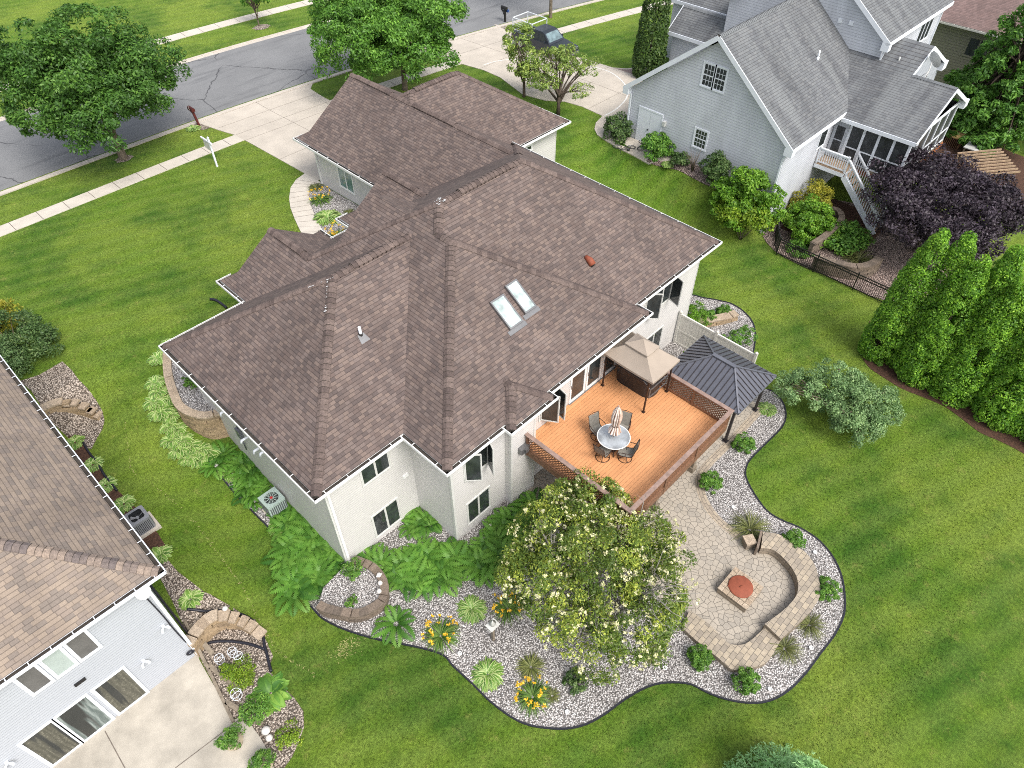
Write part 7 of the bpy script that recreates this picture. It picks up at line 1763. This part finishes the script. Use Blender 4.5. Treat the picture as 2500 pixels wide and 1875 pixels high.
# mailboxes and sign post
def mailbox(loc, label, mat, extra=None, lean=(0, 0)):
    t = thing('mailbox', label, 'mailbox', loc); x, y, z = loc; lx, ly = lean
    m = MB(); m.bar((x, y, z-.2), (x+lx, y+ly, z+1.1), .14, .14); m.bar((x+lx*.8, y+ly*.8-.05, z+.85), (x+lx*.8, y+ly*.8+.45, z+.95), .09, .07); m.bar((x, y-.02, z+.35), (x+lx*.7, y+.30, z+.88), .07, .05); m.build('post', mat, t)
    m = MB(); n = 8; x += lx; y += ly
    for k in range(n): 
        t0, t1 = PI*k/n, PI*(k+1)/n; q = lambda a, yy: (x+.12*math.cos(a), yy, z+1.18+.13*math.sin(a)); m.face([q(t0, y-.22), q(t0, y+.42), q(t1, y+.42), q(t1, y-.22)])
    m.box((x-.12, y-.22, z+1.05), (x+.12, y+.42, z+1.181))
    for yy in (y-.22, y+.42): m.face([(x+.12*math.cos(PI*k/n), yy, z+1.18+.13*math.sin(PI*k/n)) for k in range(n+1)])
    m.build('box', mat if not extra else 'black', t)
    if extra: m = MB(); m.box((x+.14, y-.2, z+.80), (x+.32, y+.3, z+1.0)); m.build('paper_box', extra, t)
    else: m = MB(); m.box((x-.135, y+.1, z+1.15), (x-.125, y+.16, z+1.42)); m.build('flag', 'stone', t)
mailbox((18.8, 48.75, 1.6), 'dark red wooden mailbox beside the driveway kerb', 'mail_red', None, (-.10, .12))
mailbox((47.53, 46.94, 1.6), 'black mailbox with a blue paper box beside the street', 'black', 'blue')
p = (16.64, 42.49, 1.78)
sp_ = thing('sign_post', 'white sign post standing in the front lawn beside the sidewalk', 'sign post', p)
m = MB(); m.box((p[0]-.05, p[1]-.05, p[2]-.1), (p[0]+.05, p[1]+.05, p[2]+1.95)); m.lathe((p[0], p[1], p[2]+1.95), [(.085, 0), (.085, .03), (.005, .11)], 4); m.build('post', 'white_cool', sp_)
m = MB(); m.box((p[0]-.045, p[1]-.25, p[2]+1.62), (p[0]+.045, p[1]+1.05, p[2]+1.71)); m.build('arm', 'white_cool', sp_)
m = MB(); m.box((p[0]-.012, p[1]+.16, p[2]+1.02), (p[0]+.012, p[1]+.86, p[2]+1.55)); m.box((p[0]-.015, p[1]+.2, p[2]+1.55), (p[0]+.015, p[1]+.24, p[2]+1.62)); m.box((p[0]-.015, p[1]+.78, p[2]+1.55), (p[0]+.015, p[1]+.82, p[2]+1.62)); m.build('sign_panel', 'pale_frame', sp_)
# pickup truck on the neighbour's driveway
tx, ty0, ty1 = 44.55, 36.75, 42.35; tz = ground(tx, 39.5)+.045
tr = thing('pickup_truck', 'charcoal pickup truck with a white ladder rack parked on the grey house driveway', 'truck', (tx, 39.5, tz)); W_ = .96
def X_(v): return tx+v
m = MB()
# lower body from side profile (y, z), front at ty0
pf_ = [(0, .42), (0, .80), (.10, .92), (1.35, 1.08), (1.75, 1.10), (3.75, 1.12), (5.55, 1.12), (5.6, .55), (5.2, .42)]
for s0, s1 in zip(pf_, pf_[1:]+pf_[:1]): m.face([(X_(-W_), ty0+s0[0], tz+s0[1]), (X_(W_), ty0+s0[0], tz+s0[1]), (X_(W_), ty0+s1[0], tz+s1[1]), (X_(-W_), ty0+s1[0], tz+s1[1])])
for s in (-1, 1): m.face([(X_(s*W_), ty0+q[0], tz+q[1]) for q in pf_])
m.build('body', 'truck', tr)
m = MB(); cab = [(1.45, 1.09), (2.15, 1.72), (2.45, 1.80), (3.35, 1.80), (3.62, 1.70), (3.72, 1.12)]
wv = lambda z: W_-.04-.26*max(0, (z-1.1))
for s0, s1 in zip(cab, cab[1:]):
    m.face([(X_(-wv(s0[1])), ty0+s0[0], tz+s0[1]), (X_(wv(s0[1])), ty0+s0[0], tz+s0[1]), (X_(wv(s1[1])), ty0+s1[0], tz+s1[1]), (X_(-wv(s1[1])), ty0+s1[0], tz+s1[1])])
for s in (-1, 1): m.face([(X_(s*wv(q[1])), ty0+q[0], tz+q[1]) for q in cab])
m.build('cab', 'truck', tr)
m = MB(); e = .012
m.face([(X_(-.78), ty0+1.55, tz+1.19+e), (X_(.78), ty0+1.55, tz+1.19+e), (X_(.68), ty0+2.10, tz+1.685+e), (X_(-.68), ty0+2.10, tz+1.685+e)]); m.build('windshield', 'windshield', tr)
m = MB()
for s in (-1, 1):
    for a, b in ((1.95, 2.62), (2.72, 3.45)): m.face([(X_(s*(wv(1.2)+.012)), ty0+a-.1*(a < 2.2), tz+1.2), (X_(s*(wv(1.2)+.012)), ty0+b, tz+1.2), (X_(s*(wv(1.66)+.012)), ty0+b-.04, tz+1.66), (X_(s*(wv(1.66)+.012)), ty0+a+.25*(a < 2.2), tz+1.66)])
m.face([(X_(-.72), ty0+3.70, tz+1.25), (X_(.72), ty0+3.70, tz+1.25), (X_(.66), ty0+3.655, tz+1.62), (X_(-.66), ty0+3.655, tz+1.62)]); m.build('side_window', 'glass', tr)
m = MB(); m.box((X_(-.78), ty0+3.85, tz+1.121), (X_(.78), ty0+5.48, tz+1.128)); m.build('bed_floor', 'fan_dark', tr)
m = MB()
for s in (-1, 1): m.box((X_(s*.87-.09), ty0+3.76, tz+1.10), (X_(s*.87+.09), ty0+5.55, tz+1.19))
m.box((X_(-.78), ty0+5.46, tz+1.10), (X_(.78), ty0+5.56, tz+1.19)); m.build('bed_rail', 'truck', tr)
for s in (-1, 1):
    for yy in (.95, 4.55):
        m = MB(); m.tube([(X_(s*.98), ty0+yy, tz+.37), (X_(s*.76), ty0+yy, tz+.37)], .37, 20); w_ = m.build('wheel', 'tyre', tr)
        m = MB(); m.tube([(X_(s*.995), ty0+yy, tz+.37), (X_(s*.90), ty0+yy, tz+.37)], .22, 16); m.build('rim', 'chrome', w_)
    m = MB(); m.box((X_(s*.62-.24), ty0-.02, tz+.72), (X_(s*.62+.24), ty0+.06, tz+.90)); m.build('headlight', 'chrome', tr)
    m = MB(); m.box((X_(s*1.06-.10), ty0+1.85, tz+1.12), (X_(s*1.06+.10), ty0+1.95, tz+1.30)); m.build('side_mirror', 'truck', tr)
m = MB(); m.box((X_(-.42), ty0-.025, tz+.66), (X_(.42), ty0+.05, tz+.90)); m.build('grille', 'black', tr)
m = MB(); m.box((X_(-.95), ty0-.09, tz+.42), (X_(.95), ty0+.02, tz+.62)); m.build('bumper', 'chrome', tr)
m = MB(); xr_ = X_(-.88)
for yy in (3.4, 5.5): m.bar((xr_, ty0+yy, tz+1.15), (xr_, ty0+yy, tz+2.15), .06, .06)
m.bar((xr_, ty0+3.4, tz+2.15), (xr_, ty0+5.5, tz+2.15), .06, .06); m.bar((X_(.88), ty0+3.4, tz+2.15), (X_(.88), ty0+5.5, tz+2.15), .05, .05)
for yy in (3.4, 5.5): m.bar((xr_, ty0+yy, tz+2.15), (X_(.88), ty0+yy, tz+2.15), .05, .05); m.bar((X_(.88), ty0+yy, tz+1.15), (X_(.88), ty0+yy, tz+2.15), .05, .05)
for k in range(5): m.bar((xr_, ty0+3.4, tz+1.3+k*.17), (xr_, ty0+5.5, tz+1.3+k*.17), .03, .03)
m.build('ladder_rack', 'white_cool', tr)
# two bikes lying by the double doors
def bike(label, loc, rz, mat, tilt):
    t = thing('bicycle', label, 'bicycle', (0, 0, 0), 'bicycles lying at the double doors')
    for x in (-.46, .46):
        m = MB(); m.ring((x, 0, .28), .27, .022, 26, nrm=(0, 1, 0)); w = m.build('wheel', 'tyre', t)
        m = MB(); m.ring((x, 0, .28), .245, .009, 26, nrm=(0, 1, 0))
        for k in range(10): m.bar((x, 0, .28), (x+.24*math.cos(k*PI/5), 0, .28+.24*math.sin(k*PI/5)), .004, .004)
        m.build('rim', 'chrome', w)
    m = MB(); A, B, Cc, D, Ee, F_ = (-.46, 0, .28), (-.08, 0, .27), (-.2, 0, .68), (.30, 0, .70), (.46, 0, .28), (.27, 0, .82)
    for p, q in ((A, B), (A, Cc), (B, Cc), (B, D), (Cc, D), (D, Ee), (D, F_)): m.tube([p, q], .020, 7)
    m.build('frame', mat, t)
    m = MB(); m.tube(smooth([(.22, -.28, .84), (.28, -.15, .86), (.28, .15, .86), (.22, .28, .84)], 4), .014, 6); m.build('handlebar', 'bike_dark', t)
    m = MB(); m.lathe((-.22, 0, .72), [(.10, 0), (.11, .03), (.04, .06)], 10); m.build('saddle', 'bike_dark', t)
    m = MB(); m.ring((-.08, 0, .27), .08, .012, 14, nrm=(0, 1, 0)); m.bar((-.08, -.09, .27), (.06, -.09, .2), .02, .02); m.bar((-.08, .09, .27), (-.22, .09, .34), .02, .02); m.build('crank', 'bike_dark', t)
    t.location = loc; t.rotation_euler = (tilt, 0, rz)
z = ground(36.6, 24.6)+.07
bike('blue bicycle lying flat on the concrete before the white double doors', (37.0, 24.35, z+.02), .55, 'bike_blue', 1.42)
bike('dark bicycle lying under the blue one, its white rims towards the lawn', (36.35, 25.0, z), 2.3, 'bike_dark', -1.46)
# garden lantern and bird feeder
p = (9.58, 9.83, -0.45); z = ground(p[0], p[1])
t = thing('garden_lantern', 'pale stone lantern with a silver dome beside the lilac', 'lantern', (p[0], p[1], z))
m = MB(); m.lathe((p[0], p[1], z), [(.20, 0), (.20, .05), (.16, .08), (.13, .42), (.16, .45)], 16); m.build('body', 'stone', t)
m = MB(); m.lathe((p[0], p[1], z+.45), [(.15, 0), (.165, .04), (.12, .14), (.05, .20), (.03, .24), (.005, .27)], 16); m.build('dome', 'chrome', t)
p = (7.62, 8.35, -0.45); z = ground(p[0], p[1])
t = thing('bird_feeder', 'grey bird feeder on a wooden post in the open pebbles', 'bird feeder', (p[0], p[1], z))
m = MB(); m.box((p[0]-.045, p[1]-.045, z-.1), (p[0]+.045, p[1]+.045, z+1.25)); m.build('post', 'oldwood', t)
m = MB(); m.box((p[0]-.21, p[1]-.17, z+1.25), (p[0]+.21, p[1]+.17, z+1.29)); m.bar((p[0]-.2, p[1], z+1.1), (p[0]+.2, p[1], z+1.1), .06, .05); m.build('tray', 'pale_frame', t)
m = MB(); m.lathe((p[0], p[1], z+1.29), [(.09, 0), (.09, .14), (.13, .15), (.02, .26), (.03, .29), (.005, .33)], 12); m.build('feeder', 'pale_frame', t)
# path lights in the pebbles
for p, l in (((6.39, 8.85, -0.45), 'round white path light nearest the yellow daylily beside the fern'), ((7.58, 4.68, -0.45), 'round white path light at the bottom curve of the pebbles'), ((11.19, 3.15, -0.45), 'round white path light near the olive strap clump'), ((19.29, 1.54, -0.45), 'round white path light behind the tall seat wall'), ((15.54, -0.28, -0.45), 'round white path light outside the seat wall step'), ((13.16, 0.04, -0.45), 'round white path light at the lawn tip past the last round shrub'), ((18.86, 5.1, -0.45), 'round white path light between the path curve and the tufted grass')):
    z = ground(p[0], p[1])+.02; m = MB(); m.cyl(p[:2], .035, z, z+.07, 10); m.ring((p[0], p[1], z+.075), .065, .022, 16); tag(m.build('path_light', 'white'), l, 'path light', 'white path lights in the pebbles')
# black drain pipe looping round the stepped wall
pp_ = [(0.29, 17.04, 0.44), (0.5, 16.84, 0.36), (0.73, 16.65, 0.19), (1, 16.51, 0.04), (1.21, 16.38, -0.1), (1.43, 16.21, -0.27), (1.6, 16, -0.37), (1.72, 15.71, -0.37), (1.78, 15.46, -0.37), (1.79, 15, -0.37), (1.75, 14.61, -0.37), (1.58, 14.25, -0.37), (1.48, 13.93, -0.37), (1.35, 13.6, -0.37), (1.22, 13.23, -0.37)]
zz = [max(ground(q[0], q[1])+.07, .0) for q in pp_]
m = MB(); m.tube(smooth([(q[0], q[1], q[2]) for q in pp_], 4), .055, 9); m.tube(smooth([(0.09, 15.85, -0.38), (0.39, 15.69, -0.38), (0.8, 15.28, -0.38), (1.07, 14.92, -0.38), (1.24, 14.66, -0.38), (1.39, 14.37, -0.38), (1.5, 14.13, -0.38)], 4), .055, 9)
tag(m.build('drain_pipe', 'black_plastic'), 'black corrugated drain pipe looping over the stepped wall by the concrete patio', 'pipe')
m = MB(); m.tube(smooth([(0.98, 27.24, 0.82), (0.92, 26.54, 0.82), (0.92, 25.62, 0.82), (0.85, 24.85, 0.82), (0.86, 24.27, 0.81), (0.86, 23.71, 0.8)], 4), .05, 8); tag(m.build('drain_pipe', 'black_plastic'), 'straight dark drain pipe running between hostas under the left eave', 'pipe')
# weathered landscape timbers along the patio edge
for q, l in (([(0.01, 16.78, 0.3), (-0.3, 14.96, -0.39), (-0.64, 12.67, -0.39)], 'long weathered timber edging the concrete patio'), ([(0.02, 16.61, 0.13), (0.08, 15.32, -0.39)], 'weathered timber lying from the patio edge towards the stepped wall'), ([(-0.23, 15.06, -0.39), (0.05, 13.66, -0.39)], 'weathered timber lying across the yellow green creeping plant'), ([(-0.46, 13.44, -0.39), (-0, 11.88, -0.39)], 'thick weathered timber lying between the pot and the round leaved plant')):
    m = MB(); w_ = .10 if 'long' in l else .17
    for a, b in zip(q, q[1:]): m.bar(a, b, w_, .15)
    tag(m.build('landscape_timber', 'oldwood'), l, 'timber', 'weathered timbers by the concrete patio')
# wire plant rings
for i, (p, r, mt, l) in enumerate((((0.62, 14.73, -0.05), .17, 'white_cool', 'white wire plant ring farthest from the patio edge'), ((0.69, 14.42, -0.05), .17, 'white_cool', 'white wire plant ring nearest the black pipe branch'), ((0.16, 14.85, -0.05), .17, 'white_cool', 'white wire plant ring nearest the leaning wood frame'), ((-0.08, 13.31, -0.05), .20, 'white_cool', 'white wire plant ring alone near the patio edge'), ((0.13, 14.43, -0.05), .25, 'black', 'wide dark wire ring round a yellow green plant'))):
    m = MB(); g0 = ground(p[0], p[1])
    for q in (.15, .42): m.ring((p[0], p[1], g0+q), r*(.75+.3*q), .009, 24)
    for k in range(4): m.bar((p[0]+r*.8*math.cos(k*PI/2), p[1]+r*.8*math.sin(k*PI/2), g0-.05), (p[0]+r*.97*math.cos(k*PI/2), p[1]+r*.97*math.sin(k*PI/2), g0+.43), .012, .012)
    m.bar((p[0]-r*.9, p[1], g0+.42), (p[0]+r*.9, p[1], g0+.42), .01, .01)
    tag(m.build('plant_ring', mt), l, 'plant ring', 'wire plant rings by the patio')
shrub('groundcover', 'yellow green plant filling the wide dark wire ring', (0.13, 14.49, -0.15), .22, .4, 'shrub_y', 141, .05, 26, 40, .09)
for p, l, sd in (((-0.94, 12.02, -0.35), 'tan pot with a bushy green plant on the concrete patio', 142), ((-0.64, 10.68, -0.35), 'pale pot with a green plant cut by the bottom edge of the patio', 143)):
    z = ground(p[0], p[1])+.04; t = thing('planter_pot', l, 'planter', (p[0], p[1], z)); m = MB(); m.lathe((p[0], p[1], z), [(.22, 0), (.31, .30), (.33, .34), (.29, .345), (.27, .30)], 22, 0, .5, True); m.build('pot', 'pot', t)
    crown_mesh(t, [((p[0]-.06, p[1]+.02, z+.52), (.33, .33, .22)), ((p[0]-.25, p[1]+.15, z+.45), (.2, .2, .14)), ((p[0]+.14, p[1]+.05, z+.5), (.24, .24, .2))], 40, .11, 50, .085, 'shrub', sd, 'foliage', low=-.4, asp=.3)
# behind the porch: table, slatted bench frame, soil
structure(drape('bare_soil', [(51, 3.8), (58.8, 3.8), (60, 12.3), (51, 12.3)], 'mulch', .03, .8, 0))
t = thing('work_table', 'grey topped long table in front of the dark conifer', 'table', (56.6, 9.05, -.45))
m = MB(); m.box((55.4, 8.55, .50), (57.9, 9.55, .56)); m.build('table_top', 'board', t)
for x in (55.5, 57.8):
    for y in (8.65, 9.45): m = MB(); m.box((x-.05, y-.05, -.5), (x+.05, y+.05, .499)); m.build('leg', 'oldwood', t)
t = thing('lattice_box', 'brown lattice box topped with an amber board beside the grey table', 'box', (57.3, 10.6, -.45))
m = MB(); m.box((56.8, 10.15, .30), (57.9, 11.15, .36)); m.build('lid', 'amber', t); m = MB()
for k in range(9): m.bar((56.82+k*.13, 10.17, -.4), (56.82+k*.13, 10.17, .29), .03, .03); m.bar((56.82, 10.16, -.4+k*.085), (57.9, 10.16, -.4+k*.085), .02, .03); m.bar((56.81, 10.17+k*.12, -.4), (56.81, 10.17+k*.12, .29), .03, .03)
m.build('lattice_side', 'lattice', t)
t = thing('slatted_frame', 'low weathered slatted wooden frame beside the purple tree', 'pergola', (53.6, 7.2, -.45))
m = MB()
for k in range(9):
    f = k/8; a = (51.6+1.7*f*1.05, 9.3-2.3*f*.0-.0, 1.0); p0 = (53.2-1.7*f+.0, 9.35-2.31*f, 1.0); p1 = (55.84-2.2*f+.0, 7.39-1.93*f, 1.0); m.bar(p0, p1, .07, .12)
m.build('slats', 'rawwood', t)
for x, y in ((53.0, 9.2), (55.5, 7.5), (51.7, 7.2), (53.6, 5.7)): m = MB(); m.box((x-.05, y-.05, -.5), (x+.05, y+.05, .95)); m.build('post', 'rawwood', t)

# ------------------------------------------------------------------ grass tufts over the nearer lawn
def inside(P, poly):
    x, y = P[:, 0], P[:, 1]; r = np.zeros(len(P), bool); n = len(poly)
    for i in range(n):
        x0, y0 = poly[i][:2]; x1, y1 = poly[(i+1) % n][:2]
        if abs(y1-y0) < 1e-9: continue
        r ^= ((y0 > y) != (y1 > y)) & (x < (x1-x0)*(y-y0)/(y1-y0)+x0)
    return r
rng = np.random.default_rng(77); n = 420000
P = np.stack([rng.uniform(-1, 36.5, n), rng.uniform(-4, 44.0, n)], 1)
keep = rng.random(n) < np.clip(1.25-np.hypot(P[:, 0], P[:, 1])/52, .12, 1)
for poly in (bed, rb_s+[(25.5, 9.0), (25.5, 13.0), (26.5, 15.2)], patio, pn, b1, b2, b3, hs+[(34.5, -6), (34.5, 6.3)], gb, nd, drv, wl+wr[::-1], front_bed, wall1, wall2, [(20.0, 12.4), (25.6, 12.2), (25.62, 13.2), (20.0, 13.2)], [(-30, 15.5), (.3, 15.5), (.3, 40), (-30, 40)], smooth(lw, 4)+[(6.4, 23.3), (9.8, 24), (9.8, 29.3)], smooth(ring, 4)): keep &= ~inside(P, poly)
P = P[keep]; n = len(P)
gz_ = np.array([ground(x, y) for x, y in P]); a = rng.uniform(0, 2*PI, n); h = rng.uniform(.025, .065, n); w = rng.uniform(.012, .028, n); ln = rng.normal(0, .035, (n, 2))
B = np.stack([P[:, 0], P[:, 1], gz_-.01], 1); s_ = np.stack([np.cos(a)*w, np.sin(a)*w, np.zeros(n)], 1)
V = np.stack([B-s_, B+s_, B+np.stack([ln[:, 0], ln[:, 1], h], 1)], 1).reshape(-1, 3)
tag(npmesh('grass', V, np.arange(3*n).reshape(-1, 3), rng.random(n), 'lawn'), 'short mown grass blades over the lawns round the house', 'grass', kind='stuff')
